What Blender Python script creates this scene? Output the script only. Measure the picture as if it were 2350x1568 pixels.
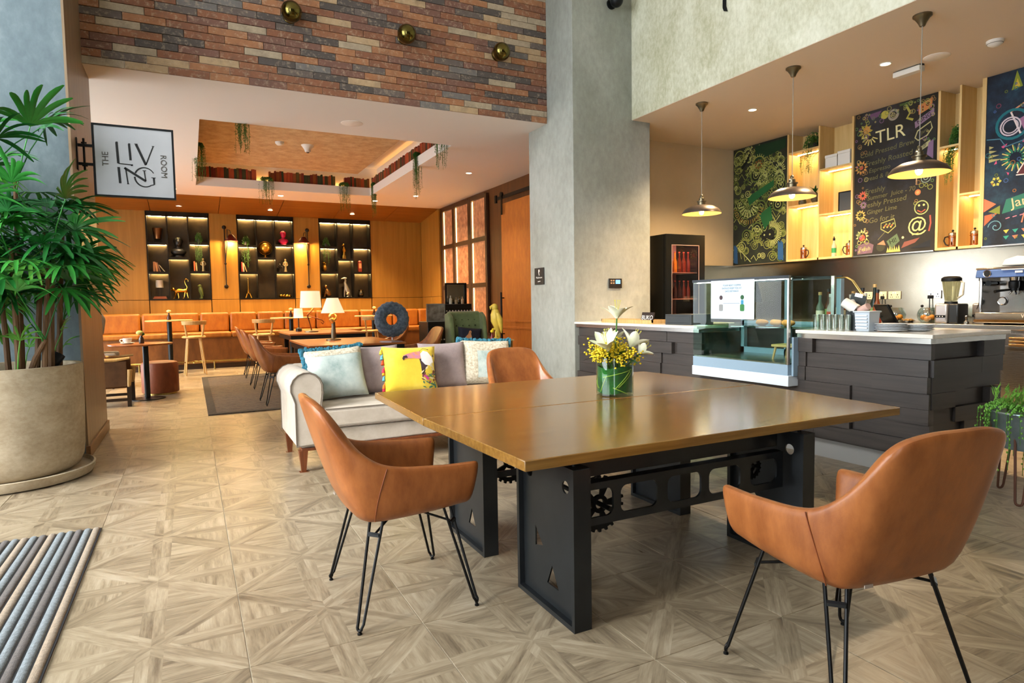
import bpy, bmesh, math, random
from mathutils import Vector, Matrix
from math import sin, cos, pi, radians, sqrt

scene = bpy.context.scene
COL = scene.collection
for o in list(bpy.data.objects):
    bpy.data.objects.remove(o)

# ------------------------------------------------------------------ camera
YAW, PITCH, ROLL, FOC, CAMH = radians(26.867), radians(-3.515), radians(-0.904), 1456.7, 1.38
fwd = Vector((sin(YAW) * cos(PITCH), cos(YAW) * cos(PITCH), sin(PITCH)))
r0 = Vector((cos(YAW), -sin(YAW), 0))
u0 = r0.cross(fwd)
rgt = r0 * cos(ROLL) + u0 * sin(ROLL)
upv = u0 * cos(ROLL) - r0 * sin(ROLL)
cd = bpy.data.cameras.new('camera')
cam = bpy.data.objects.new('camera', cd)
COL.objects.link(cam)
cd.sensor_width = 36
cd.lens = FOC / 2350 * 36
cd.clip_start = 0.05
mw = Matrix((rgt, upv, -fwd)).transposed().to_4x4()
mw.translation = (0, 0, CAMH)
cam.matrix_world = mw
scene.camera = cam

# ------------------------------------------------------------------ sky, lights, exposure
world = bpy.data.worlds.new('sky')
scene.world = world
world.use_nodes = True
bg = world.node_tree.nodes['Background']
bg.inputs[0].default_value = (0.86, 0.94, 1.0, 1)
bg.inputs[1].default_value = 5.2
vs = scene.view_settings
vs.view_transform = 'Standard'
vs.look = 'None'
vs.gamma = 1
vs.use_curve_mapping = False
vs.exposure = 0.88
scene.cycles.use_denoising = True
scene.cycles.use_adaptive_sampling = True
scene.cycles.adaptive_threshold = .1
scene.cycles.adaptive_min_samples = 16
scene.cycles.max_bounces = 6
scene.cycles.diffuse_bounces = 3
scene.cycles.glossy_bounces = 3
scene.cycles.transmission_bounces = 8
scene.cycles.transparent_max_bounces = 12
scene.cycles.sample_clamp_indirect = 6
scene.cycles.caustics_reflective = False
scene.cycles.caustics_refractive = False


def lamp(kind, loc, energy, color=(1, .66, .34), size=.05, spot=None, parent=None, aim=None, sizey=None):
    d = bpy.data.lights.new('light', kind)
    d.energy = energy
    d.color = color
    if kind == 'AREA':
        d.size = size
        if sizey:
            d.shape = 'RECTANGLE'
            d.size_y = sizey
    else:
        d.shadow_soft_size = size
    if kind == 'SPOT':
        d.spot_size = radians(spot or 80)
        d.spot_blend = .8
    o = bpy.data.objects.new('lamp_light', d)
    COL.objects.link(o)
    o.location = loc
    if aim:
        o.rotation_euler = (Vector(aim)).to_track_quat('-Z', 'Y').to_euler()
    if parent:
        o.parent = parent
    return o


# sun outside, behind the glazing on the left, low and soft
sun = bpy.data.lights.new('sun', 'SUN')
sun.energy = 2.6
sun.angle = radians(25)
sun.color = (1, .95, .86)
so = bpy.data.objects.new('sun', sun)
COL.objects.link(so)
so.rotation_euler = Vector((.86, .32, -.42)).to_track_quat('-Z', 'Y').to_euler()


# ------------------------------------------------------------------ mesh helpers
class MB:
    def __init__(s):
        s.v = []
        s.f = []

    def add(s, vs, fs, M=None):
        n = len(s.v)
        s.v += [tuple(M @ Vector(p)) if M else tuple(p) for p in vs]
        s.f += [tuple(i + n for i in f) for f in fs]
        return s

    def box(s, x0, x1, y0, y1, z0, z1, M=None):
        return s.add([(x0, y0, z0), (x1, y0, z0), (x1, y1, z0), (x0, y1, z0), (x0, y0, z1), (x1, y0, z1), (x1, y1, z1), (x0, y1, z1)],
                     [(0, 3, 2, 1), (4, 5, 6, 7), (0, 1, 5, 4), (1, 2, 6, 5), (2, 3, 7, 6), (3, 0, 4, 7)], M)

    def tube(s, pts, r, n=8, closed=False, caps=True):
        pts = [Vector(p) for p in pts]
        m = len(pts)
        rs = r if isinstance(r, (list, tuple)) else [r] * m
        tan = []
        for i in range(m):
            a = pts[i - 1] if (i > 0 or closed) else pts[i]
            b = pts[(i + 1) % m] if (i < m - 1 or closed) else pts[i]
            d = b - a
            tan.append(d.normalized() if d.length > 1e-9 else Vector((0, 0, 1)))
        t = tan[0]
        u = t.orthogonal().normalized()
        vs = []
        for i in range(m):
            q = tan[i - 1].rotation_difference(tan[i]) if i else None
            if q:
                u = q @ u
            u = (u - tan[i] * u.dot(tan[i])).normalized()
            w = tan[i].cross(u)
            for k in range(n):
                a = 2 * pi * k / n
                vs.append(pts[i] + (u * cos(a) + w * sin(a)) * rs[i])
        fs = []
        for i in range(m if closed else m - 1):
            j = (i + 1) % m
            for k in range(n):
                fs.append((i * n + k, i * n + (k + 1) % n, j * n + (k + 1) % n, j * n + k))
        if caps and not closed:
            fs.append(tuple(range(n))[::-1])
            fs.append(tuple(range((m - 1) * n, m * n)))
        return s.add(vs, fs)

    def cyl(s, p0, p1, a, b=None, n=20):
        return s.tube([p0, p1], [a, a if b is None else b], n)

    def lathe(s, prof, n=28, c=(0, 0, 0), M=None, caps=True):
        vs = []
        fs = []
        for (r, z) in prof:
            for k in range(n):
                a = 2 * pi * k / n
                vs.append((c[0] + r * cos(a), c[1] + r * sin(a), c[2] + z))
        for i in range(len(prof) - 1):
            for k in range(n):
                fs.append((i * n + k, i * n + (k + 1) % n, (i + 1) * n + (k + 1) % n, (i + 1) * n + k))
        if caps and prof[0][0] > 1e-6:
            fs.append(tuple(range(n))[::-1])
        if caps and prof[-1][0] > 1e-6:
            fs.append(tuple(range((len(prof) - 1) * n, len(prof) * n)))
        return s.add(vs, fs, M)

    def ball(s, c, r, nu=16, nv=10, M=None):
        if not isinstance(r, (tuple, list)):
            r = (r, r, r)
        vs = []
        fs = []
        for i in range(nv + 1):
            t = pi * i / nv
            for k in range(nu):
                a = 2 * pi * k / nu
                vs.append((c[0] + r[0] * sin(t) * cos(a), c[1] + r[1] * sin(t) * sin(a), c[2] + r[2] * cos(t)))
        for i in range(nv):
            for k in range(nu):
                fs.append((i * nu + k, (i + 1) * nu + k, (i + 1) * nu + (k + 1) % nu, i * nu + (k + 1) % nu))
        return s.add(vs, fs, M)

    def torus(s, c, R, r, axis='Z', n=28, m=10):
        pts = []
        for k in range(n):
            a = 2 * pi * k / n
            p = {'Z': (R * cos(a), R * sin(a), 0), 'Y': (R * cos(a), 0, R * sin(a)), 'X': (0, R * cos(a), R * sin(a))}[axis]
            pts.append((c[0] + p[0], c[1] + p[1], c[2] + p[2]))
        return s.tube(pts, r, m, closed=True)

    def prism(s, poly, d0, d1, plane='XY', M=None):
        n = len(poly)

        def P(a, b, d):
            return {'XY': (a, b, d), 'XZ': (a, d, b), 'YZ': (d, a, b)}[plane]
        vs = [P(a, b, d0) for a, b in poly] + [P(a, b, d1) for a, b in poly]
        fs = [tuple(range(n))[::-1], tuple(range(n, 2 * n))] + [(k, (k + 1) % n, n + (k + 1) % n, n + k) for k in range(n)]
        return s.add(vs, fs, M)

    def grid(s, rows, closed_u=False, closed_v=False, M=None):
        m, n = len(rows), len(rows[0])
        vs = [p for r in rows for p in r]
        fs = []
        for i in range(m if closed_v else m - 1):
            for k in range(n if closed_u else n - 1):
                fs.append((i * n + k, i * n + (k + 1) % n, ((i + 1) % m) * n + (k + 1) % n, ((i + 1) % m) * n + k))
        return s.add(vs, fs, M)


def obj(name, mb, mat, parent=None, bevel=0, subsurf=0, smooth=True, loc=None, rotz=None, kind=None, segs=2, fix=True):
    if isinstance(mb, MB):
        me = bpy.data.meshes.new(name)
        me.from_pydata(mb.v, [], mb.f)
        if fix:
            b = bmesh.new()
            b.from_mesh(me)
            bmesh.ops.recalc_face_normals(b, faces=b.faces)
            b.to_mesh(me)
            b.free()
        if smooth:
            me.polygons.foreach_set('use_smooth', [True] * len(me.polygons))
            me.set_sharp_from_angle(angle=radians(40))
        me.update()
    else:
        me = mb
    if mat is not None and len(me.materials) == 0:
        me.materials.append(mat)
    o = bpy.data.objects.new(name, me)
    COL.objects.link(o)
    if parent:
        o.parent = parent
    if loc is not None:
        o.location = loc
    if rotz is not None:
        o.rotation_euler = (0, 0, rotz)
    if bevel:
        md = o.modifiers.new('bevel', 'BEVEL')
        md.width = bevel
        md.segments = segs
        md.limit_method = 'ANGLE'
        md.harden_normals = False
    if subsurf:
        md = o.modifiers.new('sub', 'SUBSURF')
        md.levels = subsurf
        md.render_levels = subsurf
    if kind:
        o['kind'] = kind
    return o


def tag(o, label, cat, group=None):
    o['label'] = label
    o['category'] = cat
    if group:
        o['group'] = group
    return o


def thing(name, label, cat, loc=(0, 0, 0), rotz=0, group=None):
    o = bpy.data.objects.new(name, None)
    COL.objects.link(o)
    o.location = loc
    o.rotation_euler = (0, 0, rotz)
    o.empty_display_size = .05
    return tag(o, label, cat, group)


def dup(root, loc, rotz=0, label=None, group=None):
    def cp(o, par):
        c = o.copy()
        COL.objects.link(c)
        c.parent = par
        for ch in o.children:
            cp(ch, c)
        return c
    r = cp(root, None)
    r.location = loc
    r.rotation_euler = (0, 0, rotz)
    if label:
        r['label'] = label
    if group:
        r['group'] = group
    return r


def struct(name, mb, mat, label=None, **k):
    o = obj(name, mb, mat, kind='structure', **k)
    if label:
        o['label'] = label
    return o


def from_curve(cu, depth_apply=True):
    o = bpy.data.objects.new('tmp', cu)
    COL.objects.link(o)
    dg = bpy.context.evaluated_depsgraph_get()
    me = bpy.data.meshes.new_from_object(o.evaluated_get(dg))
    bpy.data.objects.remove(o)
    return me


def plate(outlines, th, plane='XZ', off=0.0):
    """flat plate with holes from 2D outlines -> MB"""
    cu = bpy.data.curves.new('plate', 'CURVE')
    cu.dimensions = '2D'
    cu.fill_mode = 'BOTH'
    cu.extrude = th / 2
    for poly in outlines:
        sp = cu.splines.new('POLY')
        sp.points.add(len(poly) - 1)
        for p, (a, b) in zip(sp.points, poly):
            p.co = (a, b, 0, 1)
        sp.use_cyclic_u = True
    me = from_curve(cu)
    mb = MB()
    vs = []
    for v in me.vertices:
        a, b, d = v.co
        vs.append({'XZ': (a, d + off, b), 'YZ': (d + off, a, b), 'XY': (a, b, d + off)}[plane])
    mb.add(vs, [tuple(p.vertices) for p in me.polygons])
    bpy.data.meshes.remove(me)
    return mb


def text_mb(body, size, M, depth=.0015, align='CENTER', shear=0, space=1):
    cu = bpy.data.curves.new('txt', 'FONT')
    cu.body = body
    cu.size = size
    cu.extrude = depth
    cu.align_x = align
    cu.align_y = 'CENTER'
    cu.shear = shear
    cu.space_character = space
    cu.resolution_u = 3
    me = from_curve(cu)
    mb = MB()
    mb.add([tuple(v.co) for v in me.vertices], [tuple(p.vertices) for p in me.polygons], M)
    bpy.data.meshes.remove(me)
    return mb


def circ(cx, cy, r, n=20, ph=0):
    return [(cx + r * cos(2 * pi * k / n + ph), cy + r * sin(2 * pi * k / n + ph)) for k in range(n)]


def rrect(x0, x1, y0, y1, r, n=5):
    out = []
    for (cx, cy, a0) in ((x1 - r, y1 - r, 0), (x0 + r, y1 - r, pi / 2), (x0 + r, y0 + r, pi), (x1 - r, y0 + r, 1.5 * pi)):
        for k in range(n + 1):
            a = a0 + pi / 2 * k / n
            out.append((cx + r * cos(a), cy + r * sin(a)))
    return out


def crom(keys, t):
    """catmull-rom through keys [(t, tuple)]"""
    ts = [k[0] for k in keys]
    i = max(0, min(len(keys) - 2, sum(1 for x in ts if x <= t) - 1))
    p1, p2 = keys[i][1], keys[i + 1][1]
    p0 = keys[i - 1][1] if i > 0 else p1
    p3 = keys[i + 2][1] if i + 2 < len(keys) else p2
    h = ts[i + 1] - ts[i]
    x = (t - ts[i]) / h
    m = lambda a, b, d: 0 if d == 0 else (b - a) / d
    out = []
    for k in range(len(p1)):
        d1 = (p2[k] - p0[k]) / (ts[i + 1] - ts[max(i - 1, 0)]) * h if i > 0 else (p2[k] - p1[k])
        d2 = (p3[k] - p1[k]) / (ts[min(i + 2, len(ts) - 1)] - ts[i]) * h if i + 2 < len(keys) else (p2[k] - p1[k])
        out.append((2 * x ** 3 - 3 * x ** 2 + 1) * p1[k] + (x ** 3 - 2 * x ** 2 + x) * d1 + (-2 * x ** 3 + 3 * x ** 2) * p2[k] + (x ** 3 - x ** 2) * d2)
    return tuple(out)


def T(x, y, z):
    return Matrix.Translation((x, y, z))


def RZ(a):
    return Matrix.Rotation(a, 4, 'Z')


def RX(a):
    return Matrix.Rotation(a, 4, 'X')


def RY(a):
    return Matrix.Rotation(a, 4, 'Y')


# ------------------------------------------------------------------ materials
def lin(h):
    if not isinstance(h, str):
        return tuple(h)[:3] + (1,)
    h = h.lstrip('#')
    c = [int(h[i:i + 2], 16) / 255 for i in (0, 2, 4)]
    return tuple((x / 12.92 if x <= .04045 else ((x + .055) / 1.055) ** 2.4) for x in c) + (1,)


class NT:
    def __init__(s, name):
        s.m = bpy.data.materials.new(name)
        s.m.use_nodes = True
        s.t = s.m.node_tree
        s.b = s.t.nodes['Principled BSDF']

    def n(s, typ, **kw):
        o = s.t.nodes.new(typ)
        for k, v in kw.items():
            setattr(o, k, v)
        return o

    def l(s, a, b):
        s.t.links.new(a, b)

    def val(s, sock, v):
        if hasattr(v, 'is_linked') or hasattr(v, 'links'):
            s.l(v, sock)
        else:
            sock.default_value = v

    def math(s, op, a, b=0.0, c=0.0):
        o = s.n('ShaderNodeMath', operation=op)
        for i, x in enumerate((a, b, c)):
            s.val(o.inputs[i], x)
        return o.outputs[0]

    def mix(s, f, a, b):
        o = s.n('ShaderNodeMix', data_type='RGBA')
        s.val(o.inputs[0], f)
        s.val(o.inputs[6], a)
        s.val(o.inputs[7], b)
        return o.outputs[2]

    def mixf(s, f, a, b):
        o = s.n('ShaderNodeMix', data_type='FLOAT')
        s.val(o.inputs[0], f)
        s.val(o.inputs[2], a)
        s.val(o.inputs[3], b)
        return o.outputs[0]

    def obj_coord(s):
        return s.n('ShaderNodeTexCoord').outputs['Object']

    def noise(s, vec, scale, detail=4, rough=.55):
        o = s.n('ShaderNodeTexNoise')
        s.val(o.inputs['Vector'], vec)
        o.inputs['Scale'].default_value = scale
        o.inputs['Detail'].default_value = detail
        o.inputs['Roughness'].default_value = rough
        return o.outputs[0]

    def ramp(s, f, stops, interp='LINEAR'):
        o = s.n('ShaderNodeValToRGB')
        s.val(o.inputs[0], f)
        cr = o.color_ramp
        cr.interpolation = interp
        while len(cr.elements) < len(stops):
            cr.elements.new(.5)
        for e, (p, c) in zip(cr.elements, stops):
            e.position = p
            e.color = lin(c)
        return o.outputs[0]

    def scaled(s, vec, sc, rot=(0, 0, 0)):
        o = s.n('ShaderNodeMapping')
        s.val(o.inputs[0], vec)
        o.inputs['Scale'].default_value = sc
        o.inputs['Rotation'].default_value = rot
        return o.outputs[0]

    def bump(s, h, strength, dist=.01):
        o = s.n('ShaderNodeBump')
        s.val(o.inputs['Height'], h)
        o.inputs['Strength'].default_value = strength
        o.inputs['Distance'].default_value = dist
        s.l(o.outputs[0], s.b.inputs['Normal'])

    def setb(s, **kw):
        for k, v in kw.items():
            s.val(s.b.inputs[k.replace('_', ' ')], v)


MC = {}


def mat(name, col, rough=.5, metal=0., var=0., vs=6., bump=0., bs=60., spec=.5, emit=None, es=0., trans=0., ior=1.45, coat=0., alpha=1., sheen=0., col2=None):
    if name in MC:
        return MC[name]
    t = NT(name)
    c = lin(col)
    if var or col2:
        nz = t.noise(t.obj_coord(), vs)
        a = lin(col2) if col2 else tuple(max(0, x * (1 - var)) for x in c[:3]) + (1,)
        b = c if col2 else tuple(min(1, x * (1 + var)) for x in c[:3]) + (1,)
        f = t.ramp(nz, [(.3, (0, 0, 0)), (.7, (1, 1, 1))])
        t.l(t.mix(f, a, b), t.b.inputs['Base Color'])
    else:
        t.b.inputs['Base Color'].default_value = c
    t.setb(Roughness=rough, Metallic=metal, IOR=ior)
    t.b.inputs['Specular IOR Level'].default_value = spec
    t.b.inputs['Transmission Weight'].default_value = trans
    t.b.inputs['Coat Weight'].default_value = coat
    t.b.inputs['Sheen Weight'].default_value = sheen
    t.b.inputs['Alpha'].default_value = alpha
    if emit:
        t.b.inputs['Emission Color'].default_value = lin(emit)
        t.b.inputs['Emission Strength'].default_value = es
    if bump:
        t.bump(t.noise(t.obj_coord(), bs), bump)
    MC[name] = t.m
    return t.m


def wood(name, c1, c2, axis='X', scale=1., rough=.45, coat=0., bump=.1):
    if name in MC:
        return MC[name]
    t = NT(name)
    st = {'X': (1.2, 22, 22), 'Y': (22, 1.2, 22), 'Z': (22, 22, 1.2)}[axis]
    v = t.scaled(t.obj_coord(), tuple(x * scale for x in st))
    n1 = t.noise(v, 1.5, 6, .6)
    n2 = t.noise(t.obj_coord(), 1.3 * scale, 2)
    f = t.math('ADD', t.math('MULTIPLY', n1, .75), t.math('MULTIPLY', n2, .25))
    t.l(t.ramp(f, [(.32, c1), (.68, c2)]), t.b.inputs['Base Color'])
    t.setb(Roughness=rough)
    t.b.inputs['Coat Weight'].default_value = coat
    t.b.inputs['Coat Roughness'].default_value = .15
    if bump:
        t.bump(n1, bump, .004)
    MC[name] = t.m
    return t.m


def plaster(name, stops, sc=1.2, rough=.55, bump=.15, fine=14, spec=.4, stretch=(1, 1, .6)):
    if name in MC:
        return MC[name]
    t = NT(name)
    v = t.scaled(t.obj_coord(), stretch)
    a = t.noise(v, sc, 5, .6)
    b = t.noise(v, fine, 5, .65)
    f = t.math('ADD', t.math('MULTIPLY', a, .65), t.math('MULTIPLY', b, .35))
    t.l(t.ramp(f, stops), t.b.inputs['Base Color'])
    t.setb(Roughness=rough)
    t.b.inputs['Specular IOR Level'].default_value = spec
    t.bump(b, bump, .006)
    MC[name] = t.m
    return t.m


def tile_material():
    t = NT('star_parquet_tile')
    uv = t.n('ShaderNodeUVMap').outputs[0]
    sp = t.n('ShaderNodeSeparateXYZ')
    t.l(uv, sp.inputs[0])
    u = t.math('SUBTRACT', sp.outputs[0], .5)
    v = t.math('SUBTRACT', sp.outputs[1], .5)
    au, av = t.math('ABSOLUTE', u), t.math('ABSOLUTE', v)
    rnd = t.math('FRACT', t.math('ADD', t.n('ShaderNodeObjectInfo').outputs['Random'], t.n('ShaderNodeAttribute', attribute_name='rnd').outputs['Fac']))
    lr = t.math('GREATER_THAN', au, av)
    diff = t.math('SUBTRACT', au, av)
    band = t.math('LESS_THAN', t.math('ABSOLUTE', diff), .105)
    d1 = t.math('GREATER_THAN', t.math('MULTIPLY', u, v), 0.)
    pa = t.math('MULTIPLY', t.math('ADD', u, v), .7071)
    pb = t.math('MULTIPLY', t.math('SUBTRACT', u, v), .7071)
    # centre strip of each triangle runs across
    tl = t.mixf(lr, u, v)
    tc = t.mixf(lr, v, u)
    mid = t.math('LESS_THAN', t.math('ABSOLUTE', tl), .07)
    tl2 = t.mixf(mid, tl, tc)
    tc2 = t.mixf(mid, tc, tl)
    along = t.mixf(band, tl2, t.mixf(d1, pb, pa))
    across = t.mixf(band, tc2, t.mixf(d1, pa, pb))
    sgn = t.math('ADD', t.math('GREATER_THAN', u, 0.), t.math('MULTIPLY', t.math('GREATER_THAN', v, 0.), 2.))
    reg = t.math('ADD', t.math('ADD', sgn, t.math('MULTIPLY', lr, 4.)), t.math('ADD', t.math('MULTIPLY', band, 8.), t.math('MULTIPLY', mid, 16.)))
    wn = t.n('ShaderNodeTexWhiteNoise', noise_dimensions='2D')
    cb = t.n('ShaderNodeCombineXYZ')
    t.l(reg, cb.inputs[0])
    t.l(t.math('MULTIPLY', rnd, 37.), cb.inputs[1])
    t.l(cb.outputs[0], wn.inputs['Vector'])
    r2 = wn.outputs['Value']
    gv = t.n('ShaderNodeCombineXYZ')
    t.l(t.math('MULTIPLY', along, 2.2), gv.inputs[0])
    t.l(t.math('MULTIPLY', across, 22.), gv.inputs[1])
    t.l(t.math('ADD', t.math('MULTIPLY', rnd, 91.), t.math('MULTIPLY', reg, 7.3)), gv.inputs[2])
    g = t.noise(gv.outputs[0], 1.0, 6, .62)
    g2 = t.noise(gv.outputs[0], 5.0, 3, .6)
    f = t.math('ADD', t.math('MULTIPLY', g, .8), t.math('MULTIPLY', t.math('SUBTRACT', r2, .5), .15))
    wv = t.n('ShaderNodeNewGeometry').outputs['Position']
    f = t.math('ADD', f, t.math('MULTIPLY', g2, .26))
    f = t.math('ADD', f, t.math('MULTIPLY', t.math('SUBTRACT', t.noise(wv, 3.5, 3), .5), .22))
    f = t.math('SUBTRACT', f, .05)
    c = t.ramp(f, [(.22, '#5f5242'), (.36, '#80715c'), (.5, '#9a8a72'), (.62, '#ab9c84'), (.82, '#bfb29d')])
    t.l(c, t.b.inputs['Base Color'])
    t.l(t.math('ADD', t.math('MULTIPLY', g, .2), .22), t.b.inputs['Roughness'])
    t.b.inputs['Specular IOR Level'].default_value = .45
    t.bump(g, .08, .003)
    return t.m


def brick_material():
    t = NT('old_brick')
    oi = t.n('ShaderNodeObjectInfo').outputs['Random']
    r = t.math('FRACT', t.math('ADD', oi, t.n('ShaderNodeAttribute', attribute_name='rnd').outputs['Fac']))
    base = t.ramp(r, [(0, '#84543a'), (.16, '#a06c48'), (.30, '#8e5c3e'), (.42, '#755042'), (.52, '#4f4742'), (.66, '#62564f'), (.76, '#706a65'), (.83, '#b39672'), (.93, '#a8967d')], 'CONSTANT')
    v = t.n('ShaderNodeVectorMath', operation='ADD')
    t.l(t.obj_coord(), v.inputs[0])
    cb = t.n('ShaderNodeCombineXYZ')
    t.l(t.math('MULTIPLY', r, 50.), cb.inputs[0])
    t.l(cb.outputs[0], v.inputs[1])
    nz = t.noise(v.outputs[0], 9, 6, .7)
    nf = t.noise(v.outputs[0], 24, 5, .7)
    m1 = t.mix(t.ramp(nz, [(.45, (0, 0, 0)), (.75, (.5, .5, .5))]), base, lin('#4a3c34'))
    m2 = t.mix(t.ramp(nf, [(.52, (0, 0, 0)), (.75, (.55, .55, .55))]), m1, lin('#c9b296'))
    t.l(m2, t.b.inputs['Base Color'])
    t.setb(Roughness=.8)
    t.bump(nz, .4, .012)
    return t.m


def thin_glass(name, tint, refl=.10, rough=.0):
    if name in MC:
        return MC[name]
    t = NT(name)
    tr = t.n('ShaderNodeBsdfTransparent')
    tr.inputs[0].default_value = lin(tint)
    gl = t.n('ShaderNodeBsdfGlossy')
    gl.inputs['Roughness'].default_value = rough
    fr = t.n('ShaderNodeFresnel')
    fr.inputs['IOR'].default_value = 1.4
    front = t.math('SUBTRACT', 1., t.n('ShaderNodeNewGeometry').outputs['Backfacing'])
    f = t.math('ADD', t.math('MULTIPLY', t.math('MULTIPLY', fr.outputs[0], front), .8), max(0, refl - .03))
    mx = t.n('ShaderNodeMixShader')
    t.l(f, mx.inputs[0])
    t.l(tr.outputs[0], mx.inputs[1])
    t.l(gl.outputs[0], mx.inputs[2])
    t.l(mx.outputs[0], t.t.nodes['Material Output'].inputs[0])
    MC[name] = t.m
    return t.m


def emis(name, col, s):
    if name in MC:
        return MC[name]
    t = NT(name)
    t.b.inputs['Base Color'].default_value = lin(col)
    t.b.inputs['Emission Color'].default_value = lin(col)
    t.b.inputs['Emission Strength'].default_value = s
    MC[name] = t.m
    return t.m


def leather(name, c1, c2, rough=.38):
    if name in MC:
        return MC[name]
    t = NT(name)
    v = t.scaled(t.obj_coord(), (4, 4, 1.6))
    a = t.noise(v, 2.4, 5, .65)
    b = t.noise(t.obj_coord(), 160, 2)
    t.l(t.ramp(a, [(.3, c1), (.7, c2)]), t.b.inputs['Base Color'])
    t.l(t.math('ADD', t.math('MULTIPLY', a, .2), rough - .1), t.b.inputs['Roughness'])
    t.b.inputs['Specular IOR Level'].default_value = .45
    t.bump(b, .12, .002)
    MC[name] = t.m
    return t.m


def rgb_noise_fabric(name, stops, sc, bump=.3, bs=120):
    if name in MC:
        return MC[name]
    t = NT(name)
    a = t.noise(t.obj_coord(), sc, 5, .65)
    t.l(t.ramp(a, stops), t.b.inputs['Base Color'])
    t.setb(Roughness=.9)
    t.b.inputs['Sheen Weight'].default_value = .2
    t.bump(t.noise(t.obj_coord(), bs, 2), bump, .003)
    MC[name] = t.m
    return t.m


BLACK = mat('black_metal', '#17191b', .45, .6)
STEEL = mat('raw_steel', '#3b3e41', .32, .75, var=.2, vs=3)
STAIN = mat('stainless', '#b9b7b2', .24, 1., var=.06, vs=3)
BRASS = mat('brass', '#b39a5c', .22, 1.)
GLASS = mat('clear_glass', '#f2fbf8', .02, 0, trans=1., ior=1.45)
WHITE = mat('white_paint', '#dcd9d2', .55)
CEILW = mat('ceiling_white', '#e8e2da', .75)
OAK = wood('honey_oak', '#6f4b20', '#966f34', 'X', 1., .2, .4, .04)
OAKE = wood('oak_edge', '#a3763f', '#bd9150', 'X', 1.5, .45)
VEN = wood('oak_veneer_wall', '#916621', '#ab7d32', 'Z', .35, .42, 0, .03)
LIGHTWOOD = wood('pale_ash', '#b98f52', '#d6b074', 'Z', 1.2, .45)
DARKW = wood('dark_walnut', '#2a1a10', '#4a2e1b', 'X', 1., .45)
BIRCH = wood('birch_ply', '#cda867', '#dfc084', 'Z', .8, .5)
TAN = leather('tan_leather', '#7e441f', '#a96634', .34)
COGN = leather('cognac_leather', '#8c4f17', '#aa6a20', .45)
GREYC = plaster('column_concrete', [(.3, '#7c7e75'), (.48, '#94968d'), (.62, '#a5a79f'), (.75, '#b4b6af')], 1.0, .45, .22)
# ------------------------------------------------------------------ the setting
ZS, ZB, WY = 3.936, 3.92, 17.8
GROUT = mat('grout', '#c9beac', .8)
floor = struct('floor', MB().box(-5.2, 9.1, -5.2, 18.4, -.2, -.003), GROUT, 'pale wood-look tiled floor in a star pattern')
TILE = tile_material()
TS = .6955


def tile_mesh():
    me = bpy.data.meshes.new('tile')
    h = TS / 2 - .0016
    c = .0012
    vs = [(-h, -h, -.012), (h, -h, -.012), (h, h, -.012), (-h, h, -.012), (-h, -h, -c), (h, -h, -c), (h, h, -c), (-h, h, -c),
          (-h + c, -h + c, 0), (h - c, -h + c, 0), (h - c, h - c, 0), (-h + c, h - c, 0)]
    fs = [(8, 9, 10, 11)] + [(4 + k, 4 + (k + 1) % 4, 8 + (k + 1) % 4, 8 + k) for k in range(4)] + [(k, (k + 1) % 4, 4 + (k + 1) % 4, 4 + k) for k in range(4)]
    return vs, fs, h


tv, tf, th_ = tile_mesh()


def tile_from(centres, name, rnds=None):
    me = bpy.data.meshes.new(name)
    V, F, U, A = [], [], [], []
    for k, (cx, cy) in enumerate(centres):
        n = len(V)
        V += [(x + cx, y + cy, z) for x, y, z in tv]
        for f in tf:
            F.append(tuple(i + n for i in f))
            U += [((tv[i][0] / (2 * th_)) + .5, (tv[i][1] / (2 * th_)) + .5) for i in f]
            A.append(rnds[k] if rnds else 0)
    me.from_pydata(V, [], F)
    ul = me.uv_layers.new(name='UVMap')
    for i, u in enumerate(U):
        ul.data[i].uv = u
    if rnds:
        at = me.attributes.new('rnd', 'FLOAT', 'FACE')
        at.data.foreach_set('value', A)
    me.materials.append(TILE)
    return me


rng = random.Random(4)
seen_t, rest_t = [], []
GX, GY = .15 + TS / 2, 2.562 + TS / 2
for i in range(-8, 13):
    for j in range(-12, 23):
        cx, cy = GX + i * TS, GY + j * TS
        if cx > 8.9 or cx < -5 or cy > 17.9 or cy < -5:
            continue
        d = Vector((cx, cy, -CAMH))
        z = d.dot(fwd)
        ok = False
        if z > .3:
            px_, py_ = 1175 + FOC * d.dot(rgt) / z, 784 - FOC * d.dot(upv) / z
            m = FOC * .5 / z
            ok = -m < px_ < 2350 + m and py_ < 1568 + m
        if cy > 8.6 and (cx < -2.2 or cx > 6.2):
            ok = False
        (seen_t if ok else rest_t).append((cx, cy, d.length))
seen_t.sort(key=lambda a: a[2])
rest_t += seen_t[300:]
seen_t = seen_t[:300]
tme = tile_from([(0, 0)], 'tile')
for cx, cy, _ in seen_t:
    obj('tile', tme, None, floor, loc=(cx, cy, 0))
obj('outer_tiles', tile_from([(a, b) for a, b, _ in rest_t], 'outer_tiles', [rng.random() for _ in rest_t]), None, floor, kind='stuff')

# brick wall above the opening
MORT = mat('mortar', '#7d736a', .9)
wb = struct('wall_brick', MB().box(-.92, 4.695, 8.06, 8.5, ZS + .1, 6.6), MORT, 'old brick bulkhead wall above the lounge opening')
BRICK = brick_material()
BL, BH = .412, .0845
bmeshes = {}


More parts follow.
